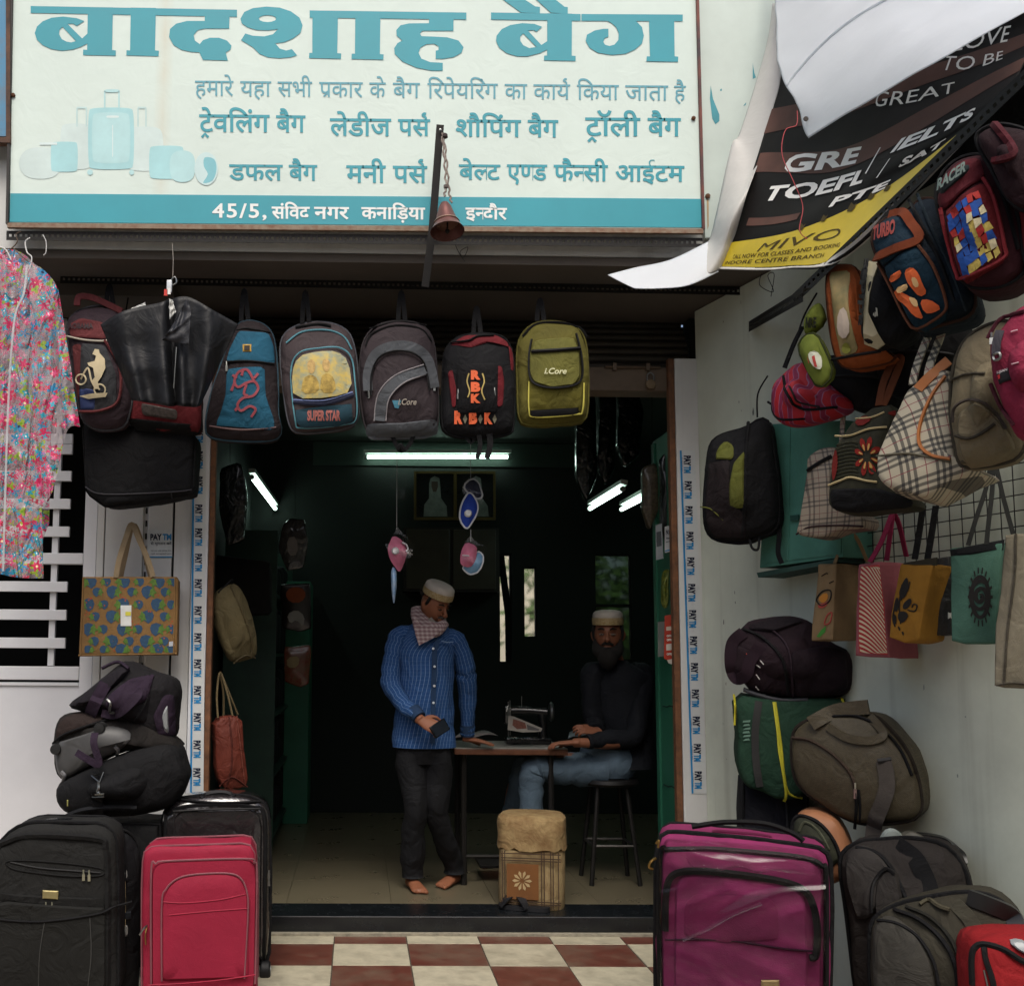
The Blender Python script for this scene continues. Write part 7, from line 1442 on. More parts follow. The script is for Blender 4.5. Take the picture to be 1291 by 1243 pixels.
mh = MB(); mh.add(g_tube(cr([fr.p(*Z3(x, y), .12) for x, y in ((255, 252), (262, 238), (300, 238), (400, 248), (450, 256), (458, 268))], 5), 0, flat=(.04, .02, (0, 0, 1)))); mh.build('top_handle', fab('#8a1450', crease=0), B.root)
FILM = bpy.data.materials.new('surface_clear_film'); FILM.use_nodes = True; nf, lf = FILM.node_tree.nodes, FILM.node_tree.links; nf.remove(nf['Principled BSDF'])
tr = nf.new('ShaderNodeBsdfTransparent'); gl_ = nf.new('ShaderNodeBsdfGlossy'); gl_.inputs['Roughness'].default_value = .16; mxs = nf.new('ShaderNodeMixShader'); lw_ = nf.new('ShaderNodeLayerWeight'); lw_.inputs['Blend'].default_value = .30
tcf = nf.new('ShaderNodeTexCoord'); mf = nf.new('ShaderNodeMapping'); mf.inputs['Scale'].default_value = (1, 1, 2.6); nzf = nf.new('ShaderNodeTexNoise'); nzf.inputs['Scale'].default_value = 1.5; nzf.inputs['Detail'].default_value = 1.0; nzf.inputs['Distortion'].default_value = 1.5
bf = nf.new('ShaderNodeBump'); bf.inputs['Strength'].default_value = 1.0; bf.inputs['Distance'].default_value = .06
lf.new(tcf.outputs['Object'], mf.inputs[0]); lf.new(mf.outputs[0], nzf.inputs['Vector']); lf.new(nzf.outputs['Fac'], bf.inputs['Height']); lf.new(bf.outputs[0], gl_.inputs['Normal']); lf.new(bf.outputs[0], lw_.inputs['Normal'])
mrf = nf.new('ShaderNodeMapRange'); mrf.inputs['To Min'].default_value = .0; mrf.inputs['To Max'].default_value = .7; lf.new(lw_.outputs['Fresnel'], mrf.inputs[0]); lf.new(mrf.outputs[0], mxs.inputs[0]); lf.new(tr.outputs[0], mxs.inputs[1]); lf.new(gl_.outputs[0], mxs.inputs[2]); lf.new(mxs.outputs[0], nf['Material Output'].inputs[0])
B.patch(m_(Z3, [(82, 875), (80, 300), (100, 262), (300, 275), (600, 305), (642, 345), (640, 875)]), FILM, .045, 'plastic_wrap', 1, n=60, lift=.012)
B.patch(m_(Z3, [(95, 300), (110, 282), (300, 296), (600, 326), (622, 360), (612, 392), (560, 372), (480, 362), (420, 378), (340, 352), (250, 372), (190, 350), (130, 360)]), FILM, .045, 'film_fold', 2, n=60, lift=.030, puff=.028)
for q_, w_ in (([(160, 590), (230, 560), (330, 505), (420, 470)], .006),): B.line(m_(Z3, q_), w_, FILM, 'film_fold', lift=.060)
B.line(m_(Z3, [(190, 215), (300, 200), (430, 205), (520, 235), (560, 262)]), .010, BLK, 'back_rim'); B.seam(.009, BLK); B.seam(.008, BLK, y=.24)
for q in ([(70, 320, -.01), (55, 330, -.03), (48, 348, -.03), (60, 356, -.02)], [(72, 270, -.01), (80, 262, -.02), (78, 285, -.02)]): B.free([Z3(*a_) for a_ in q], .005, BRASS, 'padlock')
for s_ in (-1, 1): wheel(B.root, Vector((s_ * .2, .2, .033 - fr.o.z)), .033)

# ================================================================ INSIDE THE SHOP
TUBE = pm('#dcfff0', emit=7.0, bump=0, var=0)
def tube_light(label, a, b, up):
    a, b = Vector(a), Vector(b); t = WR('tube_light', (a + b) / 2, label, 'tube light'); o = Vector(t.location); d = (b - a).normalized()
    mesh_obj('glass_tube', *g_tube([a - o, b - o], .015, 10), TUBE, t)
    u = Vector(up)
    mesh_obj('batten', *g_tube([a - o + u * .045 - d * .03, b - o + u * .045 + d * .03], 0, flat=(.045, .03, tuple(u))), pm('#b9bdb6', rough=.4, bump=0), t)
    for p, s_ in ((a, -1), (b, 1)): mesh_obj('end_cap', *g_tube([p - o + d * s_ * .03, p - o + d * s_ * .002], .018, 10), pm('#8e9490', rough=.4, bump=0), t)
tube_light('long level tube light on the back wall of the shop', onY(463, 576, 8.70), onY(640, 576, 8.70), (0, 0, 1))
tube_light('slanting tube light seen through the left half of the shop', onY(318, 602, 7.3), onY(347, 641, 8.75), (0, 0, 1))
tube_light('slanting tube light over the seated man', onY(784, 617, 6.75), onY(744, 641, 7.65), (.2, 0, 1))
tube_light('fainter tube light furthest right inside the shop', onY(819, 624, 6.9), onY(784, 642, 7.9), (.2, 0, 1))  # glowing tube added in place of the neighbouring lamp's reflection in glass
GWL = pm('#2c3a32', rough=.7, var=.1)  # lighter wall green stands in for the tube's glow on the wall
t = WR('glow_wall_strip', onY(560, 560, 8.79), 'pale green painted board high on the back wall behind the level tube light', 'board'); o_ = Vector(t.location)
mesh_obj('board', *g_box(onY(395, 560, 8.79).x - o_.x, onY(745, 560, 8.79).x - o_.x, -.01, 0, onY(560, 588, 8.79).z - o_.z, 3.25 - o_.z), GWL, t, smooth=False)
fr = Frame(onY(572, 625, 8.72)); t = empty('picture_frame', fr.M, 'double picture frame with two dim portraits below the tube light', 'picture frame')
GO = pm('#6a5a34', rough=.4, metal=.5, bump=0)
for q in ([(522, 594), (625, 594), (625, 597), (522, 597)], [(522, 652), (625, 652), (625, 655.5), (522, 655.5)], [(522, 597), (525, 597), (525, 652), (522, 652)], [(622, 597), (625, 597), (625, 652), (622, 652)], [(572, 597), (576, 597), (576, 652), (572, 652)]): slab('frame_bar', fr, q, .03, GO, t)
for x0, x1, c_ in ((525, 572, 548), (576, 622, 600)):
    slab('portrait_ground', fr, [(x0, 597), (x1, 597), (x1, 652), (x0, 652)], .01, pm('#1d1f1e', rough=.3), t, y=.012)
    P = lambda L_: [(c_ + a_, b_) for a_, b_ in L_]
    slab('portrait_print', fr, P([(-14, 651), (-13, 636), (-7, 628), (-7, 610), (-5, 603), (0, 600), (6, 603), (7, 611), (8, 628), (15, 638), (16, 651)]), .0006, pm('#7f857f', rough=.4, bump=0, var=.3, scale=20), t, y=.0105)
    slab('portrait_face', fr, P([(-4, 613), (-4, 607), (4, 607), (4, 614), (2, 620), (-2, 620)]), .0006, pm('#54443a', bump=0), t, y=.0095)
t = WR('wall_cupboard', onY(560, 700, 8.7), 'dim wall cupboard under the framed portraits', 'cupboard'); o_ = Vector(t.location)
mesh_obj('carcass', *g_box(-.35, .45, -.15, .08, -.32, .22), pm('#241f1a', rough=.5), t, smooth=False)
for a_ in (-.33, .06): mesh_obj('door', *g_box(a_, a_ + .36, -.17, -.152, -.30, .20, b=.004), pm('#3a3428', rough=.4), t, smooth=False)
# shelving with stock along both side walls
SN = {'#191a20': 'blue black', '#241a1c': 'dark brown', '#1a2420': 'dark green', '#2a2118': 'umber', '#15171c': 'black', '#30202a': 'dark plum'}
ORD = ['lowest', 'second', 'third', 'fourth', 'top']; CNT = ['first', 'second', 'third', 'fourth', 'fifth', 'sixth', 'seventh', 'eighth', 'ninth', 'tenth']
def shelf_unit(label, x0, x1, y0, y1, n, seed, face):
    rnd = random.Random(seed); t = WR('shelf_unit', ((x0 + x1) / 2, (y0 + y1) / 2, .09), label, 'shelves'); w, d = (x1 - x0) / 2, (y1 - y0) / 2
    wood = pm('#1f3a2f', rough=.5)
    for s_ in (-1, 1): mesh_obj('upright', *g_box(-w, w, s_ * d - .015, s_ * d + .015, 0, 2.15), wood, t, smooth=False)
    for k in range(n): mesh_obj('shelf', *g_box(-w + .002, w - .002, -d + .017, d - .017, .1 + k * 2.0 / n, .125 + k * 2.0 / n), wood, t, smooth=False)
    g = 'stock packed on the shop shelves'
    for k in range(n):
        y = y0 + .05; qn = 0
        while y < y1 - .15:
            ww = rnd.uniform(.16, .30); hh = min(1.8 / n, rnd.uniform(.18, .34)); c_ = rnd.choice(list(SN))
            b_ = mesh_obj('folded_bag', *g_box((-w + .03) if 1 else 0, w - .03, 0, ww, 0, hh, b=.03), fab(c_), None); b_.location = ((x0 + x1) / 2, y, .09 + .126 + k * 2.0 / n)
            tag(b_, SN[c_] + ' folded bag, ' + CNT[qn] + ' from the front on the ' + ORD[k] + ' shelf inside', 'bag', 'stock on the ' + face + ' shelves'); y += ww + .03; qn += 1
shelf_unit('dark green shelves along the left wall inside the shop', -.90, -.55, 6.9, 8.5, 5, 3, 'left')
# green cupboard edge deep inside on the left
cb = onY(373, 1028, 8.2)
t = WR('cupboard', (cb.x, 8.3, .09), 'tall green cupboard deep inside the shop at the left', 'cupboard')
x0 = onY(358, 900, 8.2).x - cb.x; x1 = onY(389, 900, 8.2).x - cb.x
mesh_obj('side_panel', *g_box(x0, x1, -.10, .4, 0, 1.9, b=.004), GREENP, t, smooth=False); mesh_obj('door', *g_box(x0 - .12, x0 - .004, -.08, .4, 0, 1.9, b=.004), GREEND, t, smooth=False)
for z in (.85, 1.0): mesh_obj('handle', *g_tube([(x0 - .03, -.1, z), (x0 - .03, -.13, z + .03), (x0 - .03, -.1, z + .06)], .006, 6), STEEL, t)
# glossy packets hanging on the left inside
CLR = pm('#8f9896', rough=.12, coat=1, bump=0, alpha=.45, crease=.9)
def packet(label, outline, Y, mat, prints=(), yaw=0, d=.03, hang=None, cat='packet', name='packet'):
    xs = [q[0] for q in outline]; ys = [q[1] for q in outline]; fr = Frame(onY(sum(xs) / len(xs), sum(ys) / len(ys), Y), yaw)
    B = Bag(name, fr, outline, d, mat, label, cat, b=.012, r=.01, it=1, n=36, cap=.03)
    for P, c_ in prints: B.prints([P], pm(c_, bump=0, var=.3), 'print', .004, it=1)
    if hang: B.free([(hang[0], min(ys) + 2, .01), (hang[0], hang[1], .01)], .002, BLACKIRON, 'string', smooth=False)
    return B
packet('crumpled shiny packet hanging left inside, above the round orange packet', m_(ZI, [(275, 290), (300, 270), (345, 275), (355, 340), (340, 420), (290, 430), (265, 360)]), 6.9, pm('#4a4644', rough=.2, coat=1, crease=.9, var=.6, scale=20), [(m_(ZI, [(290, 330), (320, 325), (325, 380), (295, 385)]), '#8a8480')], hang=(372, 600))
packet('packet with an orange oval print hanging inside on the left', m_(ZI, [(272, 470), (360, 465), (365, 600), (330, 612), (275, 600)]), 6.95, pm('#1c1512', rough=.3, coat=.5), [(m_(ZI, [(285, 500), (300, 478), (335, 478), (350, 500), (335, 525), (300, 525)]), '#8a4420'), (m_(ZI, [(290, 560), (320, 545), (345, 565), (340, 600), (320, 575), (300, 590)]), '#8a8a84')])
packet('packet with a red and cream print hanging lowest inside on the left', m_(ZI, [(282, 660), (362, 655), (358, 770), (330, 780), (285, 765)]), 7.0, pm('#5a4a34', rough=.3, var=.8, scale=30, hex2='#6c2418', coat=.5), [(m_(ZI, [(290, 690), (330, 685), (325, 720), (292, 722)]), '#8c7c58')])
packet('dark glossy garment bag hanging just inside on the left', m_(ZI, [(90, 120), (150, 100), (170, 200), (160, 340), (110, 355), (85, 240)]), 6.1, pm('#131413', rough=.2, coat=.6, crease=.8), hang=(290, 500), d=.08, cat='garment bag')
packet('dark suitcase hanging upper left inside the shop, below the slanting tube light', m_(ZI, [(75, 380), (240, 400), (240, 560), (80, 560)]), 6.3, fab('#16150f'), d=.12, cat='bag')
# glossy dark covers hanging at the upper right inside
for k, (o_, lab) in enumerate((([(728, 500), (742, 485), (752, 500), (754, 600), (740, 632), (726, 600)], 'glossy black garment cover at the left of three hanging inside at the upper right'), ([(756, 490), (770, 482), (778, 500), (776, 590), (764, 612), (754, 585)], 'glossy black garment cover in the middle of three hanging inside at the upper right'), ([(780, 488), (802, 482), (812, 520), (806, 575), (788, 590), (778, 560)], 'glossy black garment cover at the right of three hanging inside at the upper right'))):
    packet(lab, o_, 6.2 + .15 * k, pm('#101413', rough=.18, coat=.8, crease=1.0), d=.07, hang=((o_[1][0]), 474), cat='garment cover', name='garment_cover')
packet('beige dotted bag hanging beside the open green door', [(812, 590), (826, 582), (834, 600), (832, 640), (820, 668), (810, 640)], 5.75, pm('#5d5240', rough=.4, var=.8, scale=60, hex2='#2c2820', coat=.4), d=.06, hang=(822, 478), cat='bag')
packet('dark cover hanging against the open green door', [(834, 575), (846, 570), (848, 640), (842, 690), (833, 660)], 5.6, pm('#121513', rough=.3, coat=.5), d=.05, cat='garment cover', name='garment_cover')
# open green door leaf
t = WR('green_door', (1.70, 5.66, .09), 'worn green door leaf standing open at the right of the entrance', 'door')
mesh_obj('leaf', *g_box(.0, .035, -.20, .18, 0, 2.56, b=.003), GREENP, t, smooth=False)
mesh_obj('edge_batten', *g_box(-.012, -.0005, .12, .17, .02, 2.54), GREENP, t, smooth=False)
mesh_obj('edge_batten', *g_box(-.012, -.0005, -.19, -.15, .02, 2.54), pm('#2b6450', rough=.45, var=.2), t, smooth=False)
for z, w in ((1.05, .12), (.62, .14)): mesh_obj('crack', *g_tube([(-.001, -.12, z), (-.001, -.05, z + .004), (-.001, .0, z - .006), (-.001, w * .6, z - .004)], .003, 5), pm('#10201a'), t)
def wall_card(label, pts, Y, mat, parts=(), cat='sticker', name='sticker', yaw=62, d=.003):
    xs = [q[0] for q in pts]; ys = [q[1] for q in pts]; fr = Frame(onY(sum(xs) / 4, sum(ys) / 4, Y), yaw); t = empty(name, fr.M, label, cat)
    slab('card', fr, pts, d, mat, t)
    for k, (P, c_) in enumerate(parts): slab('print', fr, P, .0004, pm(c_, bump=0), t, y=-.0006)
    return t, fr
t, fr = wall_card('white payment card on the green door with a blue lower edge', [(838, 664), (850, 661), (850, 694), (838, 697)], 5.48, pm('#b9bcbc', bump=0), [([(838.5, 694), (849.5, 691), (849.5, 692.4), (838.5, 695.4)], '#1f7fb8'), ([(839.5, 683), (848, 681), (848, 682), (839.5, 684)], '#5a5f66')])
for txt, x0, x1, yb, yt, m__ in (('PAY', 839.5, 844.5, 674, 668, PRN), ('TM', 845, 849.4, 673, 667, PRB), ('scan here', 840, 849, 679.5, 677, PRN)):
    v, f = text_geo(txt, .04); v, f = fit_text(v, f, x0, x1, yb, yt); mesh_obj('lettering', [fr.p(p.x, p.y, -.0012) for p in v], f, m__, t, smooth=False)
wall_card('pale card left of the payment card on the green door', [(826.5, 662), (834, 660), (836, 704), (827, 706)], 5.55, pm('#8f9498', bump=0), [([(827.5, 671), (833.5, 669.5), (834, 688), (828, 689.5)], '#4c5054')])
packet('narrow gold and green packet hanging on the green door', [(833, 720), (842, 717), (843, 760), (838, 768), (833, 762)], 5.5, pm('#6f6f28', rough=.3, metal=.4, var=.8, scale=80, hex2='#24401c', bump=0), yaw=40, d=.02)
t, fr = wall_card('torn red sticker low on the green door', [(838, 776), (850, 774), (850, 836), (837, 830)], 5.47, pm('#a83a28', bump=0, var=.2), [([(840, 790), (849, 789), (849, 794), (840, 795)], '#c8b8a8'), ([(840, 812), (849.5, 811), (849.5, 819), (840, 820)], '#c8c0b4'), ([(841, 840 - 8), (849, 830), (849, 838), (843, 836)], '#c9bfb0')])
for y in (800, 805, 823): 
    v, f = text_geo('OFFER', .05); v, f = fit_text(v, f, 840.5, 849, y + 3, y); mesh_obj('lettering', [fr.p(p.x, p.y, -.0012) for p in v], f, pm('#d8d0c4', bump=0), t, smooth=False)
wall_card('grey box fixed on the green door beside the red sticker', [(829, 784), (837.5, 783), (838, 827), (829.5, 828)], 5.58, pm('#6d6f6a', rough=.4), (), 'box', 'switch_box', d=.03)

# face masks on strings
def mask_obj(name, fr, t, ol, mat, edge, valve=None, y=0):
    q = [fr.p(*ZM(*p), 0) for p in ol]; qc = [Vector((p.x, p.z)) for p in q]; qc = resample(chaikin(qc, 1), 40); c_ = sum(qc, Vector((0, 0))) / 40; v = []; f = []
    for i, (s_, h) in enumerate(((0, -.03), (.4, -.026), (.75, -.013), (1, 0), (.98, .004))):
        for p in qc: P = c_ + (p - c_) * s_; v.append(Vector((P.x, h + y, P.y)))
    for i in range(4):
        for j in range(40): f.append((i * 40 + j, i * 40 + (j + 1) % 40, (i + 1) * 40 + (j + 1) % 40, (i + 1) * 40 + j))
    m = mesh_obj(name, v, f, mat, t)
    if edge: mesh_obj('edge_binding', *g_tube([Vector((p.x, y - .001, p.y)) for p in qc], .0055, 5, closed=True), edge, t)
    if valve: mesh_obj('valve', *g_lathe([(.004, -.012), (.015, -.01), (.02, 0), (.02, .006)], 14, fr.p(*ZM(*valve), y - .03), 'Y'), pm('#d8dcdc', bump=0, rough=.4), t)
WB = pm('#c9ccd0', bump=0); PNK = pm('#c06a86', rough=.7, bump=.2); BLM = pm('#1b3c9c', rough=.7, bump=.2); NVM = pm('#20263f', rough=.7); LBL = pm('#6f9cc0', rough=.5)
FILM2 = FILM
def film_sheet(fr, t, ol, y):
    q = [fr.p(*ZM(*p), y) for p in ol]; c_ = sum(q, Vector()) / len(q); n_ = len(q)
    mesh_obj('clear_film', q + [c_ + Vector((0, -.012, 0))], [(i, (i + 1) % n_, n_) for i in range(n_)], FILM2, t)
fr = Frame(onY(502, 690, 5.30)); t = empty('mask_packet', fr.M, 'pink face mask in clear film on the left string', 'face mask')
mask_obj('mask', fr, t, [(290, 695), (262, 750), (250, 790), (268, 860), (300, 905), (330, 945), (358, 890), (385, 800), (350, 730)], PNK, None, (303, 800)); film_sheet(fr, t, [(235, 760), (290, 690), (315, 650), (380, 710), (432, 760), (400, 850), (330, 948)], -.036)
mesh_obj('string', *g_tube([fr.p(*ZM(312, 660)), fr.p(*ZM(312, 430)), fr.p(*ZM(314, 150), .05)], .0016, 5), pm('#b0b0ae', bump=0), t); mesh_obj('ear_loop', *g_tube(cr([fr.p(*ZM(*p), -.02) for p in ((345, 745), (375, 760), (385, 790), (375, 800), (388, 815))], 5), .004, 5), WB, t)
t = empty('mask_packet', Frame(onY(500, 735, 5.31)).M, 'folded blue and white face mask in a narrow packet, lowest on the left string', 'face mask'); fr = Frame(onY(500, 735, 5.31))
mask_obj('mask', fr, t, [(275, 905), (308, 912), (314, 1010), (298, 1140), (288, 1146), (276, 1040)], pm('#a9b7c4', rough=.4, var=.5, scale=20, hex2='#3f78ac', bump=0), None)
fr = Frame(onY(507, 605, 5.34)); t = empty('clear_packet', fr.M, 'empty clear packet on the left string above the pink mask', 'packet'); film_sheet(fr, t, [(300, 215), (350, 215), (385, 260), (370, 470), (330, 470), (262, 360)], 0)
fr = Frame(onY(597, 620, 5.30)); t = empty('mask_packet', fr.M, 'dark navy face mask with white edge, topmost on the right string', 'face mask')
mask_obj('mask', fr, t, [(745, 375), (800, 325), (845, 350), (860, 400), (875, 450), (830, 465), (770, 415)], NVM, WB); mesh_obj('string', *g_tube([fr.p(*ZM(795, 330)), fr.p(*ZM(794, 90), .03)], .0016, 5), pm('#b0b0ae', bump=0), t); film_sheet(fr, t, [(780, 250), (745, 300), (740, 420), (870, 500), (880, 440), (810, 260)], -.034)
fr = Frame(onY(592, 645, 5.26)); t = empty('mask_packet', fr.M, 'bright blue face mask with white edge and white valve', 'face mask')
mask_obj('mask', fr, t, [(785, 410), (745, 470), (725, 530), (722, 600), (768, 665), (800, 620), (835, 560), (845, 510), (822, 450)], BLM, WB, (778, 555)); mesh_obj('string', *g_tube([fr.p(*ZM(795, 660)), fr.p(*ZM(795, 740))], .0016, 5), pm('#b0b0ae', bump=0), t)
fr = Frame(onY(597, 702, 5.30)); t = empty('mask_packet', fr.M, 'rounded pink face mask on the right string', 'face mask')
mask_obj('mask', fr, t, [(765, 740), (735, 790), (725, 850), (730, 895), (790, 912), (825, 870), (838, 800), (830, 765)], PNK, None); mesh_obj('seam', *g_tube([fr.p(*ZM(740, 828), -.03), fr.p(*ZM(785, 832), -.03)], .003, 5), WB, t); film_sheet(fr, t, [(795, 700), (760, 735), (720, 900), (800, 955), (885, 850), (895, 770), (835, 745)], -.04)
fr = Frame(onY(600, 715, 5.33)); t = empty('mask_packet', fr.M, 'light blue face mask behind the rounded pink one', 'face mask')
mask_obj('mask', fr, t, [(735, 905), (770, 945), (800, 955), (850, 935), (885, 845), (845, 795), (800, 850)], LBL, WB)

# ================================================================ TABLE, STOOLS, SEWING MACHINE
TZ = .875
t = WR('sewing_table', (onY(645, 940, 6.05).x, 6.28, .09), 'small sewing table with grey top and brown edge between the two men', 'table'); to = Vector(t.location)
tx0, tx1 = onY(573, 940, 6.02).x - to.x, onY(716, 940, 6.02).x - to.x; th = TZ - .09
WOODE = pm('#5e3a26', rough=.5, var=.3, scale=20)
mesh_obj('tabletop', *g_box(tx0, tx1, -.26, .26, th - .006, th, b=.002), pm('#7d7c76', rough=.45, var=.15), t, smooth=False); mesh_obj('edge_board', *g_box(tx0, tx1, -.262, .262, th - .04, th - .0065, b=.004), WOODE, t, smooth=False)
for sx_ in (tx0 + .06, tx1 - .09):
    for sy in (-.2, .18): mesh_obj('leg', *g_tube([(sx_, sy, th - .04), (sx_, sy, 0)], .018, 8), BLACKIRON, t)
mesh_obj('foot_bar', *g_tube([(tx0 + .06, -.2, .16), (tx1 - .09, -.2, .16)], .012, 8), BLACKIRON, t); mesh_obj('treadle', *g_box(tx0 + .16, tx1 - .18, -.14, .12, .08, .10, b=.004), BLACKIRON, t, smooth=False)
# sewing machine
JB = pm('#121314', rough=.25, var=.2, coat=.6)
mo_ = Vector((onY(640, 915, 6.3).x, 6.30, TZ)); t = WR('sewing_machine', mo_, 'black sewing machine with steel needle bar standing on the table', 'sewing machine'); t.scale = (.72, .72, .8)
mesh_obj('bed', *g_box(-.02, .36, -.07, .09, .001, .05, b=.012), JB, t)
mesh_obj('pillar', *g_loft([((.30, 0, .05), .045, .05, (1, 0, 0), (0, 1, 0)), ((.30, 0, .14), .035, .04, (1, 0, 0), (0, 1, 0)), ((.29, 0, .25), .045, .04, (1, 0, 0), (0, 1, 0))], 16)[:2], JB, t)
mesh_obj('arm', *g_loft([((.33, 0, .24), .035, .045, (0, 0, 1), (0, 1, 0)), ((.2, 0, .25), .03, .035, (0, 0, 1), (0, 1, 0)), ((.08, 0, .25), .035, .035, (0, 0, 1), (0, 1, 0)), ((0.0, 0, .245), .04, .04, (0, 0, 1), (0, 1, 0))], 16)[:2], JB, t)
mesh_obj('head', *g_box(-.03, .03, -.04, .04, .15, .285, b=.012), JB, t); mesh_obj('needle_bar', *g_tube([(0, -.045, .32), (0, -.045, .06)], .005, 8), STEEL, t); mesh_obj('presser_bar', *g_tube([(.015, -.04, .33), (.015, -.04, .07)], .004, 8), STEEL, t)
mesh_obj('face_plate', *g_box(-.022, .022, -.047, -.0405, .16, .27, b=.002), STEEL, t, smooth=False); mesh_obj('balance_wheel', *g_lathe([(.02, .35), (.065, .355), (.075, .37), (.065, .385), (.02, .39)], 24, (0, 0, .245), 'X'), STEEL, t)
mesh_obj('spool_pin', *g_tube([(.12, 0, .28), (.12, 0, .36)], .003, 6), STEEL, t); mesh_obj('take_up_lever', *g_tube([(-.01, -.05, .22), (-.02, -.08, .25), (-.005, -.06, .29)], .004, 6), STEEL, t)
# papers
def paper(label, pts, z, mat, curl=.01, prints=(), cat='paper', name='paper'):
    c_ = onZ(sum(p[0] for p in pts) / len(pts), sum(p[1] for p in pts) / len(pts), z); t = WR(name, c_, label, cat); q = [onZ(p[0], p[1], z) - c_ for p in pts]; v = []; f = []; N = 10
    for i in range(N + 1):
        for j in range(2): P = q[0].lerp(q[1], i / N) if j == 0 else q[3].lerp(q[2], i / N); v.append(P + Vector((0, 0, .002 + curl * abs(math.sin(i / N * math.pi * 2)))))
    f = [(2 * i, 2 * i + 2, 2 * i + 3, 2 * i + 1) for i in range(N)]; o = mesh_obj('sheet', v, f, mat, t); md = o.modifiers.new('solid', 'SOLIDIFY'); md.thickness = .001
    return t
paper('pink and white open booklet under the standing man\'s hand', [(570, 931.5), (628, 927.5), (618, 922.5), (580, 924)], TZ, pm('#a98a8c', bump=0, var=.5, scale=30, hex2='#b8b4b0'), .012, name='booklet', cat='booklet')
paper('white sheet of paper by the seated man\'s elbow', [(716, 931), (745, 927), (742, 921), (718, 923)], TZ + .002, pm('#9ea4ac', bump=0), .008)
fr = Frame(onY(663, 912, 6.1), 0, -40); t = empty('magazine', fr.M, 'magazine with a printed portrait leaning open in front of the sewing machine', 'magazine')
slab('page', fr, [(641, 902), (648, 903), (684, 918), (682, 922), (660, 923), (640, 920)], .002, pm('#77736c', bump=0, var=.2), t)
slab('portrait_print', fr, [(647, 906), (662, 911), (664, 918), (652, 919), (646, 914)], .0004, pm('#5a3226', bump=0, var=.5, scale=60), t, y=-.0006); slab('text_print', fr, [(664, 913), (680, 919), (679, 921), (665, 920)], .0004, pm('#3c3a3a', bump=0), t, y=-.0006)
# cloth covered stool
CST = (onZ(674, 1141, .09)); fr = Frame(Vector((CST.x, 5.42, .09)), 6)
CV = pm('#97845f', rough=.85, var=.25, scale=12, bump=.4, bscale=300, hex2='#6f5434', edge=.42, crease=.4)
t = empty('covered_stool', Frame(Vector((CST.x, 5.66, .09)), 10).M, 'short stool under a stained patterned cloth cover in front of the table', 'stool')
w2 = .178; secs = []
for z, s_ in ((0, .98), (.02, 1.0), (.2, 1.0), (.40, .99), (.43, .98), (.445, .93)): secs.append(((0, 0, z), w2 * s_, w2 * s_, (1, 0, 0), (0, 1, 0), .55))
v, f, uv = g_loft(secs, 40, wob=.008); mesh_obj('cover', v, f, CV, t)
secs = [((0, 0, z), w2 * s_, w2 * s_, (1, 0, 0), (0, 1, 0), .6) for z, s_ in ((.315, 1.05), (.36, 1.045), (.42, 1.03), (.452, .99), (.468, .88), (.474, .5))]
v, f, uv = g_loft(secs, 40, wob=.010, seed=3); v = [p + Vector((0, 0, -.02 * abs(math.sin(i * .9)) if i < 40 else 0)) for i, p in enumerate(v)]; mesh_obj('top_skirt', v, f, pm('#8f7a54', rough=.85, var=.3, scale=14, hex2='#5f4020', edge=.45, crease=.5), t)
BRN = pm('#6b4420', rough=.85, bump=.3, var=.2); DKL = pm('#3b2a1c', bump=0)
yf = -w2 - .012
def fq(x0, x1, z0, z1, mat, nm, y=0): mesh_obj(nm, *g_box(x0, x1, yf + y - .003, yf + y, z0, z1), mat, t, smooth=False)
fq(-.13, .035, .055, .235, BRN, 'brown_square'); 
for k in range(10):
    a_ = k * .628; mesh_obj('flower_print', [Vector((-.05 + r_ * math.cos(a_ + d_), yf - .0045, .15 + r_ * math.sin(a_ + d_))) for r_, d_ in ((.01, 0), (.04, -.2), (.052, 0), (.04, .2))], [(0, 1, 2, 3)], pm('#a8926a', bump=0), t, smooth=False)
for x in (-.155, -.142, .048, .062, .095, .108, .135): fq(x, x + .005, .01, .30, DKL, 'stripe_print', y=-.0005)
for z in (.25, .262, .285, .03, .042): fq(-.16, .15, z, z + .005, DKL, 'stripe_print', y=-.0009)
mesh_obj('stool_top_board', *g_lathe([(.01, 0), (.15, 0), (.15, .02), (.01, .02)], 20, (0, 0, .40)), WOODE, t)
# tall stool of the seated man
SX = onY(770, 990, 6.15).x; t = WR('tall_stool', (SX, 6.2, .09), 'tall black stool the bearded man sits on', 'stool')
mesh_obj('seat', *g_lathe([(.02, .56), (.16, .56), (.175, .575), (.17, .595), (.02, .60)], 24), pm('#161414', rough=.5), t)
for k in range(4):
    a_ = math.pi / 4 + k * math.pi / 2; mesh_obj('leg', *g_tube([(.12 * math.cos(a_), .12 * math.sin(a_), .56), (.20 * math.cos(a_), .20 * math.sin(a_), 0)], .014, 8), BLACKIRON, t)
    b_ = a_ + math.pi / 2; mesh_obj('rung', *g_tube([(.17 * math.cos(a_), .17 * math.sin(a_), .22), (.17 * math.cos(b_), .17 * math.sin(b_), .22)], .009, 6), pm('#4a4846', rough=.35, metal=.6), t)
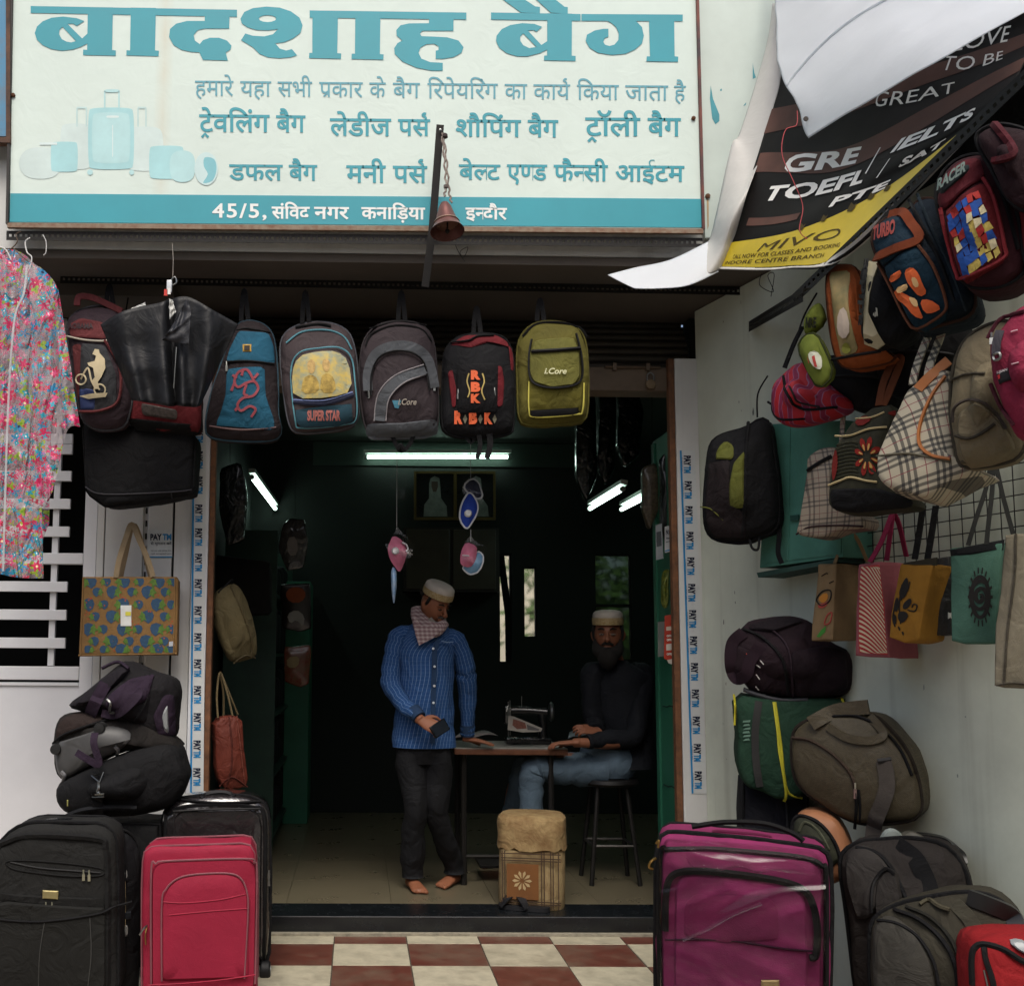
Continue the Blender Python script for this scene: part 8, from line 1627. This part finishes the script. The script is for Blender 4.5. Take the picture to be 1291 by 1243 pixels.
# slippers
def slipper(px, py, ang, label, z=0.0, tilt=0, name='slipper'):
    c_ = onZ(px, py, z); t = WR(name, c_, label, 'slipper', 'pair of black slippers on the doorstep edge'); t.rotation_euler = (R(tilt), 0, R(ang)); M = pm('#15161a', rough=.6, bump=.3)
    ol = resample(chaikin([Vector(p) for p in ((-.04, -.13), (.035, -.13), (.045, 0), (.055, .09), (.03, .14), (-.03, .14), (-.05, .08), (-.042, 0))], 2), 32); v = [Vector((p.x, p.y, z_)) for z_ in (0, .022) for p in ol]
    mesh_obj('sole', v, [tuple(range(32))[::-1], tuple(range(32, 64))] + [(i, (i + 1) % 32, 32 + (i + 1) % 32, 32 + i) for i in range(32)], M, t)
    for y_, tw in ((.03, .05), (.07, -.05)): mesh_obj('strap', *g_tube(cr([(-.05, y_ - tw, .015), (-.035, y_ - tw * .5, .05), (0, y_, .065), (.038, y_ + tw * .5, .05), (.055, y_ + tw, .015)], 5), 0, flat=(.045, .006, (0, 0, 1))), M, t)
slipper(684, 1170, -60, 'right hand slipper of the black pair lying against the doorstep', 0.0)
slipper(662, 1146, 70, 'left hand slipper of the black pair, half up on the doorstep', .092)
mesh_obj('litter', *g_box(-.03, .03, -.01, .01, 0, .012), pm('#c8c6be'), None, smooth=False).location = onZ(815, 1171, .001); tag(bpy.data.objects['litter'], 'small white scrap on the pavement beside the magenta suitcase', 'litter')

# ================================================================ PEOPLE
SKIN = pm('#85543c', rough=.55, var=.12, scale=12, bump=.1, bscale=120, spec=.35)
SKIN2 = pm('#80523c', rough=.55, var=.12, scale=12, bump=.1, bscale=120, spec=.35)
def taper(pts, rad, n=6, sides=14):
    P = [Vector(p).to_4d() for p in pts]
    for p, r_ in zip(P, rad): p[3] = r_
    out = cr4(P, n); return g_tube([Vector(q[:3]) for q in out], [max(.002, q[3]) for q in out], sides)
def cr4(pts, n):
    m = len(pts); out = []
    for i in range(m - 1):
        p0, p1, p2, p3 = pts[max(0, i - 1)], pts[i], pts[i + 1], pts[min(m - 1, i + 2)]
        for k in range(n):
            t = k / n; out.append(0.5 * ((2 * p1) + (p2 - p0) * t + (2 * p0 - 5 * p1 + 4 * p2 - p3) * t * t + (3 * p1 - p0 - 3 * p2 + p3) * t ** 3))
    out.append(pts[-1]); return out
def head_geo(c, M, s=1.0):
    """head with brow, nose, sockets, lips, chin and ears; face looks along local -Y"""
    mb = MB(); v = []; f = []; NU, NV = 36, 26
    for j in range(NV + 1):
        ph = math.pi * j / NV; z = math.cos(ph); rr_ = math.sin(ph)
        for i in range(NU):
            a = 2 * math.pi * i / NU; x = rr_ * math.sin(a); y = -rr_ * math.cos(a)
            w = .074 * (1 - .30 * max(0, -z) ** 1.6); d = .094 * (1 - .10 * max(0, -z))
            P = Vector((x * w, y * d, z * .118))
            if y < -.3 and abs(z) < .9: P.y += .006 * (-y)           # flatter face
            for sx in (-1, 1):                                       # eye sockets
                q = Vector((P.x - sx * .030, 0, P.z - .012)); k = math.exp(-(q.x ** 2 + q.z ** 2 * 1.6) / .00022)
                if y < 0: P.y += .011 * k
            if y < 0: P.y -= .005 * math.exp(-((P.z - .034) ** 2) / .0001) * (abs(P.x) < .05)
            if y < 0: P.y -= .010 * math.exp(-((P.z + .098) ** 2 + P.x ** 2) / .0005)
            v.append(P)
    for j in range(NV):
        for i in range(NU): f.append((j * NU + i, (j + 1) * NU + i, (j + 1) * NU + (i + 1) % NU, j * NU + (i + 1) % NU))
    mb.add((v, f))
    mb.add(taper([(0, -.086, .022), (0, -.096, .002), (0, -.110, -.018), (0, -.098, -.026)], [.007, .009, .013, .008], 4, 10))
    for sx in (-1, 1):
        mb.add(taper([(sx * .011, -.092, -.022), (sx * .014, -.094, -.026)], [.007, .006], 2, 8))
        mb.add(taper([(sx * .072, .004, .02), (sx * .082, .012, .012), (sx * .078, .008, -.02), (sx * .070, .0, -.03)], [.007, .012, .010, .006], 3, 8))
    for zz, r_ in ((-.050, .0065), (-.062, .0075)): mb.add(taper([(-.024, -.078, zz), (-.010, -.088, zz + .001), (.010, -.088, zz + .001), (.024, -.078, zz)], [.003, r_, r_, .003], 3, 8))
    T = Matrix.Translation(Vector(c)) @ M.to_4x4() @ Matrix.Scale(s, 4)
    return [T @ p for p in mb.v], mb.f, T
def hand_geo(wrist, fwd, palm_n, side, curl=.35, s=1.0, spread=.16):
    """palm and five bent fingers; palm_n points out of the back of the hand; side=+1 thumb towards +X local"""
    F = Vector(fwd).normalized(); N = Vector(palm_n); N = (N - F * N.dot(F)).normalized(); X = F.cross(N).normalized() * side
    mb = MB(); W = Vector(wrist)
    def L(x, y, z): return W + (X * x + F * y + N * z) * s
    secs = [(L(0, -.03, 0), .026 * s, .018 * s, X, N), (L(0, .0, 0), .029 * s, .017 * s, X, N), (L(.0, .04, 0), .040 * s, .015 * s, X, N), (L(0, .08, 0), .042 * s, .013 * s, X, N), (L(0, .095, 0), .038 * s, .010 * s, X, N)]
    v, f, _ = g_loft(secs, 16); mb.add((v, f))
    for k, (x, ln) in enumerate(((.030, .070), (.010, .078), (-.011, .072), (-.031, .056))):
        a = (1.5 - k) * spread * .35; p = L(x, .085, 0); pts = [p]; ang = 0
        for q, l_ in enumerate((.45, .32, .23)):
            ang += curl * (.5 if q == 0 else 1.0) * (1 + .12 * k); d = F * math.cos(ang) * math.cos(a) + X * math.sin(a) - N * math.sin(ang); pts.append(pts[-1] + d * ln * l_ * s)
        mb.add(taper(pts, [.0098 * s, .0092 * s, .0085 * s, .0068 * s], 3, 8))
    pts = [L(.030, .015, -.004), L(.052, .038, -.012), L(.062, .062, -.020), L(.060, .084, -.026 - .02 * curl)]
    mb.add(taper(pts, [.014 * s, .012 * s, .010 * s, .008 * s], 3, 8)); return mb.v, mb.f
def foot_geo(ankle, fwd, s=1.0):
    F = Vector(fwd); F.z = 0; F.normalize(); X = F.cross(Vector((0, 0, 1))); U = Vector((0, 0, 1)); A = Vector(ankle); A.z = .09
    mb = MB(); q = lambda x, y, z: A + (X * x + F * y) * s + U * z * s
    v, f, _ = g_loft([(q(0, -.055, .03), .022, .024, X, U), (q(0, -.03, .035), .032, .034, X, U), (q(0, .02, .036), .034, .036, X, U), (q(0, .08, .026), .040, .025, X, U), (q(0, .13, .019), .046, .018, X, U), (q(0, .155, .015), .042, .013, X, U)], 16); mb.add((v, f))
    mb.add(taper([q(0, -.015, .03), q(0, -.01, .08), q(0, -.005, .16)], [.036 * s, .033 * s, .036 * s], 4, 12))
    for k, (x, l_, r_) in enumerate(((-.030, .040, .013), (-.010, .036, .009), (.007, .032, .0085), (.022, .026, .008), (.036, .020, .0075))): mb.add(taper([q(x, .145 - .004 * k, .014), q(x, .145 - .006 * k + l_ * .6, .014), q(x, .145 - .006 * k + l_, .010)], [r_, r_, r_ * .8], 3, 8))
    return mb.v, mb.f
def fuse(name, mb, mat, parent, voxel=.004, smooth=3):
    o = mb.build(name, mat, parent); md = o.modifiers.new('r', 'REMESH'); md.mode = 'VOXEL'; md.voxel_size = voxel; md.use_smooth_shade = True
    if smooth: s_ = o.modifiers.new('s', 'SMOOTH'); s_.factor = .5; s_.iterations = smooth
    bpy.context.view_layer.update(); dg = bpy.context.evaluated_depsgraph_get(); me = bpy.data.meshes.new_from_object(o.evaluated_get(dg)); o.modifiers.clear(); o.data = me
    if not me.materials: me.materials.append(mat)
    return o
def sections(pts, n=5):
    """smooth a list of (centre, rx, ry)"""
    P = []
    for c_, rx, ry in pts: P.append(Vector((c_[0], c_[1], c_[2], rx))); 
    Q = [Vector((0, 0, 0, p[2])) for p in pts]; a = cr4(P, n); b = cr4(Q, n); return [(Vector(x[:3]), x[3], y[3]) for x, y in zip(a, b)]
def garment(name, pts, mat, parent, off, X=(1, 0, 0), Y=(0, 1, 0), wob=.008, seed=0, n=30, sub=6, cap=True, along=False, creases=0.0):
    S_ = sections(pts, sub); secs = []
    for i, (c_, rx, ry) in enumerate(S_):
        if along:
            a = S_[max(0, i - 1)][0]; b = S_[min(len(S_) - 1, i + 1)][0]; t_ = (b - a).normalized(); y_ = Vector(Y); x_ = t_.cross(y_).normalized(); y_ = x_.cross(t_).normalized(); k = 1 + creases * math.sin(i * 2.3 + seed) * .5 + creases * noise.noise(Vector((i * .7, seed, 0)))
            secs.append((c_, rx * k, ry * k, x_, y_))
        else: secs.append((c_, rx, ry, X, Y))
    v, f, uv = g_loft(secs, n, cap=cap, wob=wob, seed=seed); v = [p - off for p in v]
    o = mesh_obj(name, v, f, mat, parent, uvs=uv); return o
def striped(base, line, pitch=.021, w=.09, cross=.35):
    m = bpy.data.materials.new('surface_stripe'); m.use_nodes = True; n, l, b = nodes_of(m); b.inputs['Roughness'].default_value = .85; b.inputs['Specular IOR Level'].default_value = .2
    uv = n.new('ShaderNodeUVMap'); sp_ = n.new('ShaderNodeSeparateXYZ'); l.new(uv.outputs[0], sp_.inputs[0]); c_ = n.new('ShaderNodeRGB'); c_.outputs[0].default_value = lin(base); cur = c_.outputs[0]
    for ax, am in (('X', .8), ('Y', cross)):
        mu = n.new('ShaderNodeMath'); mu.operation = 'MULTIPLY'; mu.inputs[1].default_value = 1 / pitch; l.new(sp_.outputs[ax], mu.inputs[0]); fr_ = n.new('ShaderNodeMath'); fr_.operation = 'FRACT'; l.new(mu.outputs[0], fr_.inputs[0])
        lt = n.new('ShaderNodeMath'); lt.operation = 'LESS_THAN'; lt.inputs[1].default_value = w * (1.6 if ax == 'X' else 1); l.new(fr_.outputs[0], lt.inputs[0]); s4 = n.new('ShaderNodeMath'); s4.operation = 'MULTIPLY'; s4.inputs[1].default_value = am; l.new(lt.outputs[0], s4.inputs[0])
        mx = n.new('ShaderNodeMixRGB'); l.new(s4.outputs[0], mx.inputs[0]); l.new(cur, mx.inputs[1]); mx.inputs[2].default_value = lin(line); cur = mx.outputs[0]
    l.new(cur, b.inputs['Base Color']); tc = n.new('ShaderNodeTexCoord'); nz = n.new('ShaderNodeTexNoise'); nz.inputs['Scale'].default_value = 11; nz.inputs['Distortion'].default_value = 1.2; l.new(tc.outputs['Object'], nz.inputs['Vector']); bp_ = n.new('ShaderNodeBump'); bp_.inputs['Strength'].default_value = .6; bp_.inputs['Distance'].default_value = .03; l.new(nz.outputs['Fac'], bp_.inputs['Height']); l.new(bp_.outputs[0], b.inputs['Normal'])
    return m
def cap_geo(T, parent, off, mat, band, s=1.0):
    """round prayer cap: plain crown and a patterned band"""
    def tr(vf): return [T @ Vector(p) - off for p in vf[0]], vf[1]
    prof = [(.070, .060), (.078, .062), (.082, .085), (.083, .108), (.079, .122), (.066, .133), (.035, .139), (.002, .140)]
    v, f = g_lathe(prof, 32); v = [Vector((p.x * .98, p.y * 1.18 + .004, p.z)) for p in v]; o = mesh_obj('cap', *tr((v, f)), mat, parent)
    prof = [(.0835, .058), (.0855, .060), (.0865, .078), (.0865, .094), (.0855, .097)]; v, f = g_lathe(prof, 32); v = [Vector((p.x * .98, p.y * 1.18 + .004, p.z)) for p in v]; b_ = mesh_obj('patterned_band', *tr((v, f[:-2])), band, o); return o
CAPW = pm('#b4ada3', rough=.8, var=.06, scale=20, bump=.4, bscale=200); BAND = pm('#b8aa8c', rough=.8, var=0, scale=140, hex2='#8a713c', edge=.55, bump=.3)
def W(Z, Y): return lambda x, y, d=0.0: onY(*Z(x, y), Y + d)
# ------------------------------------------------ the standing man
ZMN = zc(440, 700, 2.827); Pn = W(ZMN, 5.86)
foot = onZ(537, 1118, .09); mo1 = Vector((foot.x, foot.y, .09))
man = WR('person', mo1, 'man in white cap, blue striped shirt and chequered scarf standing at the table, looking down', 'person')
hc = Pn(306, 178); HM = Matrix.Rotation(R(38), 3, 'Z') @ Matrix.Rotation(R(26), 3, 'X'); hv, hf, HT = head_geo(hc, HM, .98)
sk = MB(); sk.add((hv, hf)); neck = Pn(290, 250, .03)
sk.add(taper([hc + Vector((0, .03, -.02)), Pn(288, 235, .03), Pn(285, 275, .03)], [.055, .056, .07]))
shL, shR = Pn(186, 305, .04), Pn(362, 302, .04); elL, wrL = Pn(150, 455, -.02), Pn(258, 588, -.20); elR, wrR = Pn(420, 450, .02), Pn(432, 590, .02)
wrR = Vector((wrR.x, 6.02, TZ + .05)); elR = Pn(420, 455, .10)
sk.add(g_loft([(Pn(285, 275, .03), .06, .06, (1, 0, 0), (0, 1, 0)), (Pn(280, 320, .03), .13, .08, (1, 0, 0), (0, 1, 0)), (Pn(275, 420, .03), .15, .10, (1, 0, 0), (0, 1, 0)), (Pn(268, 560, .03), .14, .10, (1, 0, 0), (0, 1, 0)), (Pn(265, 680, .03), .15, .10, (1, 0, 0), (0, 1, 0))], 24)[:2])
sk.add(taper([shL, elL, wrL], [.045, .038, .026])); sk.add(taper([shR, Pn(386, 318, .035), Pn(410, 382, .05), elR, wrR], [.024, .030, .032, .032, .025]))
sk.add(hand_geo(wrL, Pn(318, 618, -.25) - wrL, (-.2, -.8, .5), -1, .75, .98)); sk.add(hand_geo(wrR, Vector((onZ(612, 920, TZ).x - wrR.x, -.02, -.045)), (0, .0, 1), -1, .12, .98))
fA = onZ(530, 1112, .09); fB = onZ(553, 1108, .09)
fA = Vector((onZ(516, 1105, .09).x, 5.98, .09)); fB = Vector((onZ(566, 1100, .09).x, 6.10, .09))
kA, kB = Pn(238, 885, -.02), Pn(312, 900, .02)
sk.add(taper([Pn(222, 690, .03), kA, fA + Vector((0, 0, .12))], [.075, .050, .036])); sk.add(taper([Pn(312, 690, .03), kB, fB + Vector((0, 0, .12))], [.075, .050, .036]))
sk.add(foot_geo(fA, (.28, -1, 0), .95)); sk.add(foot_geo(fB, (-.55, -.85, 0), .95))
sk.v = [p - mo1 for p in sk.v]; body1 = fuse('body', sk, SKIN, man)
SH = striped('#26497a', '#7d96b8', w=.06, cross=.25); SHP = fab('#33588c', crease=.2)
garment('shirt', [(Pn(268, 682, .03), .180, .130), (Pn(266, 610, .03), .172, .127), (Pn(272, 520, .02), .162, .130), (Pn(275, 430, .02), .158, .124), (Pn(278, 350, .03), .166, .114), (Pn(280, 288, .04), .152, .092), (Pn(284, 250, .04), .105, .080), (Pn(287, 232, .04), .068, .066)], SH, man, mo1, wob=.010, seed=2, n=44)
garment('sleeve', [(Pn(220, 285, .04), .052, .052), (Pn(180, 292, .03), .058, .058), (Pn(156, 370, .01), .055, .055), (elL, .056, .056), (Pn(190, 525, -.10), .050, .050), (wrL + (elL - wrL) * .10, .040, .040)], SH, man, mo1, Y=(0, -1, 0), along=True, seed=5, wob=.010, creases=.10, n=28)
garment('sleeve', [(Pn(345, 295, .04), .052, .052), (Pn(380, 306, .03), .056, .056), (Pn(412, 380, .05), .056, .056), (elR, .054, .054), (elR.lerp(wrR, .6), .046, .046), (wrR + (elR - wrR) * .10, .040, .040)], SH, man, mo1, Y=(0, -1, 0), along=True, seed=8, wob=.010, creases=.10, n=28)
for nm, w_, e_ in (('cuff', wrL, elL), ('cuff', wrR, elR)): d_ = (e_ - w_).normalized(); mesh_obj(nm, *taper([w_ + d_ * .02 - mo1, w_ + d_ * .085 - mo1], [.041, .042], 2), SHP, man)
mesh_obj('placket', *g_tube([p - mo1 for p in (Pn(318, 300, -.085), Pn(305, 340, -.105), Pn(303, 430, -.115), Pn(300, 520, -.118), Pn(298, 670, -.103))], 0, flat=(.028, .004, (0, -1, 0))), SHP, man)
for x, y in ((300, 332), (305, 396), (304, 465), (301, 525)): mesh_obj('button', *g_lathe([(.001, -.004), (.007, -.003), (.007, .002)], 10, Pn(x, y, -.122) - mo1, 'Y'), pm('#c9ccd0', bump=0), man)
mesh_obj('pocket_edge', *g_tube([p - mo1 for p in (Pn(330, 305, -.082), Pn(350, 310, -.075), Pn(372, 308, -.06))], .003, 5), SH, man)
SCM = plaid('surface_scarf', '#a08c8c', [(.25, .2, '#6c5058', .55), (.75, .08, '#b8b0ac', .7)], 45.0, .9)
garment('scarf', [(Pn(240, 190, .05), .035, .02), (Pn(250, 225, -.01), .045, .022), (Pn(275, 262, -.07), .055, .025), (Pn(318, 262, -.08), .04, .022), (Pn(342, 240, -.04), .025, .018)], SCM, man, mo1, Y=(0, -1, .2), along=True, wob=.010, seed=4)
sc_ = [Pn(228, 200, -.04), Pn(255, 250, -.10), Pn(330, 262, -.115), Pn(300, 295, -.115), Pn(250, 321, -.110), Pn(236, 280, -.10)]; mesh_obj('scarf_end', [p - mo1 for p in sc_] + [p - mo1 + Vector((0, .012, 0)) for p in sc_], [tuple(range(6)), tuple(range(6, 12))[::-1]] + [(i, (i + 1) % 6, 6 + (i + 1) % 6, 6 + i) for i in range(6)], SCM, man)
TR = fab('#24262c', crease=.5)
garment('trouser_leg', [(Pn(228, 680, .03), .088, .10), (Pn(224, 740, .03), .094, .10), (Pn(228, 800, .01), .082, .088), (kA, .072, .076), (kA.lerp(fA + Vector((0, 0, .06)), .5), .066, .07), (fA + Vector((.0, 0, .10)), .062, .072), (fA + Vector((0, 0, .065)), .064, .075)], TR, man, mo1, wob=.014, seed=11, n=28)
garment('trouser_leg', [(Pn(310, 680, .03), .088, .10), (Pn(312, 740, .03), .094, .10), (Pn(314, 800, .02), .082, .088), (kB, .072, .076), (kB.lerp(fB + Vector((0, 0, .06)), .5), .066, .07), (fB + Vector((0, 0, .10)), .062, .072), (fB + Vector((0, 0, .065)), .064, .075)], TR, man, mo1, wob=.014, seed=14, n=28)
garment('trouser_seat', [(Pn(268, 630, .03), .145, .100), (Pn(268, 690, .03), .158, .108), (Pn(268, 740, .03), .120, .095)], TR, man, mo1, wob=.006, seed=17)
cap_geo(HT, man, mo1, CAPW, BAND)
HAIRB = pm('#171412', rough=.9, bump=.8, bscale=400); HAIRG = pm('#8d8880', rough=.9, bump=.8, bscale=400, var=.3, scale=60)
def on_head(T, pts, rad, name, mat, parent, off, n=3): mesh_obj(name, *(lambda vf: ([T @ p - off for p in vf[0]], vf[1]))(taper(pts, rad, n, 10)), mat, parent)
on_head(HT, [(-.055, -.050, -.060), (-.040, -.072, -.085), (-.012, -.086, -.100), (.012, -.086, -.100), (.040, -.072, -.085), (.055, -.050, -.060)], [.012, .020, .028, .028, .020, .012], 'beard', HAIRG, man, mo1)
on_head(HT, [(-.028, -.084, -.042), (0, -.096, -.037), (.028, -.084, -.042)], [.004, .008, .004], 'moustache', pm('#4a4440', rough=.9), man, mo1)
for sx in (-1, 1):
    on_head(HT, [(sx * .014, -.091, .034), (sx * .030, -.090, .040), (sx * .048, -.078, .036)], [.003, .0048, .003], 'eyebrow', HAIRB, man, mo1)
    on_head(HT, [(sx * .018, -.083, .008), (sx * .030, -.085, .006), (sx * .042, -.077, .008)], [.002, .0042, .002], 'eye', pm('#1a1210', rough=.2, bump=0), man, mo1)
    on_head(HT, [(sx * .074, -.02, .055), (sx * .075, -.01, .02), (sx * .070, .0, .0)], [.008, .010, .005], 'sideburn', HAIRB, man, mo1)
on_head(HT, [(-.05, .075, .05), (0, .098, .03), (.05, .075, .05)], [.02, .03, .02], 'hair', HAIRB, man, mo1)
# phone in his right hand
pc = wrL + (Pn(318, 618, -.25) - wrL).normalized() * .10 + Vector((.015, -.01, .0))
t = WR('mobile_phone', pc, 'dark mobile phone held by the standing man', 'phone'); mesh_obj('case', *g_box(-.035, .035, -.006, .006, -.055, .055, b=.004), pm('#0f1012', rough=.2), t); mesh_obj('screen', *g_box(-.030, .030, -.0075, -.0062, -.048, .048), pm('#1a1f26', rough=.08, bump=0), t, smooth=False); t.rotation_euler = (R(-30), R(60), 0)
# ------------------------------------------------ the seated man
ZSN = zc(600, 740, 2.823); Qn = W(ZSN, 6.25)
mo2 = Vector((SX, 6.2, .69)); man2 = WR('person', mo2, 'bearded man in white cap, dark shirt and pale jeans seated at the sewing table', 'person')
hc2 = Qn(470, 172); HM2 = Matrix.Rotation(R(-16), 3, 'Z') @ Matrix.Rotation(R(4), 3, 'X'); hv, hf, HT2 = head_geo(hc2, HM2, 1.12)
sk = MB(); sk.add((hv, hf)); sk.add(taper([hc2 + Vector((.01, .03, -.03)), Qn(490, 260, .05), Qn(500, 300, .05)], [.055, .06, .075]))
pelvis = Vector((SX + .0, 6.22, .76)); chest = Qn(520, 380, .05)
sk.add(g_loft([(Qn(498, 285, .05), .07, .06, (1, 0, 0), (0, 1, 0)), (Qn(510, 320, .05), .16, .09, (1, 0, 0), (0, 1, 0)), (chest, .16, .10, (1, 0, 0), (0, 1, 0)), (Qn(525, 500, .04), .15, .10, (1, 0, 0), (0, 1, 0)), (pelvis, .15, .12, (1, 0, 0), (0, 1, 0))], 24)[:2])
s1, s2 = Qn(415, 310, .02), Qn(600, 320, .06)
w1 = Vector((onZ(692, 905, TZ + .08).x, 6.10, TZ + .09)); w2_ = Vector((onY(722, 930, 6.02).x, 5.99, TZ + .035)); e1 = Qn(420, 480, -.02); e2 = Qn(560, 530, -.16)
sk.add(taper([s1, e1, w1], [.045, .038, .026])); sk.add(taper([s2, e2, w2_], [.045, .038, .026]))
sk.add(hand_geo(w1, Vector((-.10, -.02, .02)), (-.1, -.6, .8), 1, .6, .98)); sk.add(hand_geo(w2_, Vector((-.10, .01, -.005)), (0, 0, 1), 1, .35, .98))
hipL, hipR = pelvis + Vector((-.08, -.05, -.02)), pelvis + Vector((.06, .02, -.02)); kn1 = Vector((onY(672, 955, 6.15).x, 6.15, .74)); kn2 = Vector((onY(662, 965, 6.38).x, 6.38, .73)); a1 = Vector((onY(668, 1075, 6.15).x, 6.15, .20)); a2 = Vector((onZ(640, 1096, .09).x, onZ(640, 1096, .09).y + .1, .2))
sk.add(taper([hipL, kn1, a1], [.07, .045, .034])); sk.add(taper([hipR, kn2, a2], [.07, .045, .034])); sk.add(foot_geo(a1, (-.8, -.5, 0), .95)); sk.add(foot_geo(Vector((onZ(640, 1096, .09).x, onZ(640, 1096, .09).y + .1, .09)), (-1, -.35, 0), .95))
sk.v = [p - mo2 for p in sk.v]; body2 = fuse('body', sk, SKIN2, man2)
NS = fab('#171b26', crease=.4)
garment('shirt', [(Qn(535, 640, .0), .19, .16), (Qn(530, 560, .03), .18, .15), (Qn(525, 470, .04), .175, .14), (Qn(518, 380, .05), .19, .13), (Qn(510, 310, .05), .175, .11), (Qn(500, 275, .05), .10, .08), (Qn(496, 260, .05), .07, .068)], NS, man2, mo2, wob=.012, seed=21, n=40)
for pts_, sd_ in (([Qn(450, 308, .04), s1, Qn(412, 390, .0), e1, e1.lerp(w1, .6), w1 + (e1 - w1) * .15], 22), ([Qn(560, 310, .06), s2, s2.lerp(e2, .5), e2, e2.lerp(w2_, .45), w2_ + (e2 - w2_) * .22], 23)):
    garment('sleeve', list(zip(pts_, (.07, .07, .062, .058, .05, .042), (.07, .07, .062, .058, .05, .042))), NS, man2, mo2, Y=(0, -1, .1), along=True, seed=sd_, creases=.10)
JE = fab('#7c9ab2', crease=.5, var=.2)
for h_, k_, a_, sd_ in ((hipL, kn1, a1, 31), (hipR, kn2, a2, 33)):
    pts_ = [h_ + (h_ - k_) * .12, h_.lerp(k_, .5), k_ + Vector((.03, 0, .01)), k_ + Vector((-.01, 0, -.06)), k_.lerp(a_, .55), a_ + (k_ - a_) * .05]
    garment('jeans_leg', list(zip(pts_, (.105, .090, .078, .076, .066, .062), (.105, .090, .078, .076, .066, .062))), JE, man2, mo2, Y=(.3, -1, .2), along=True, seed=sd_, creases=.12, wob=.010)
garment('jeans_seat', [(pelvis + Vector((0, 0, .10)), .16, .13), (pelvis + Vector((0, 0, .0)), .18, .15), (pelvis + Vector((0, 0, -.065)), .15, .13)], JE, man2, mo2, wob=.006)
cap_geo(HT2, man2, mo2, CAPW, BAND)
on_head(HT2, [(-.064, -.030, -.02), (-.062, -.045, -.055), (-.045, -.070, -.085), (0, -.088, -.095), (.045, -.070, -.085), (.062, -.045, -.055), (.064, -.030, -.02)], [.010, .022, .034, .040, .034, .022, .010], 'beard', HAIRB, man2, mo2, 4)
on_head(HT2, [(0, -.076, -.085), (0, -.082, -.115), (0, -.072, -.15), (0, -.06, -.172)], [.052, .056, .044, .018], 'beard', HAIRB, man2, mo2, 4)
on_head(HT2, [(-.030, -.080, -.046), (0, -.098, -.037), (.030, -.080, -.046)], [.005, .010, .005], 'moustache', HAIRB, man2, mo2)
for sx in (-1, 1):
    on_head(HT2, [(sx * .014, -.091, .034), (sx * .030, -.090, .041), (sx * .050, -.078, .036)], [.003, .0056, .003], 'eyebrow', HAIRB, man2, mo2)
    on_head(HT2, [(sx * .017, -.083, .010), (sx * .030, -.086, .009), (sx * .043, -.077, .010)], [.003, .0062, .003], 'eye', pm('#6a5c52', rough=.3, bump=0), man2, mo2)
    on_head(HT2, [(sx * .029, -.0915, .009), (sx * .031, -.0915, .009)], [.0048, .0048], 'iris', pm('#120c0a', rough=.1, bump=0), man2, mo2, 1)
    on_head(HT2, [(sx * .074, -.02, .055), (sx * .075, -.015, .02), (sx * .070, -.015, -.02)], [.008, .012, .010], 'sideburn', HAIRB, man2, mo2)
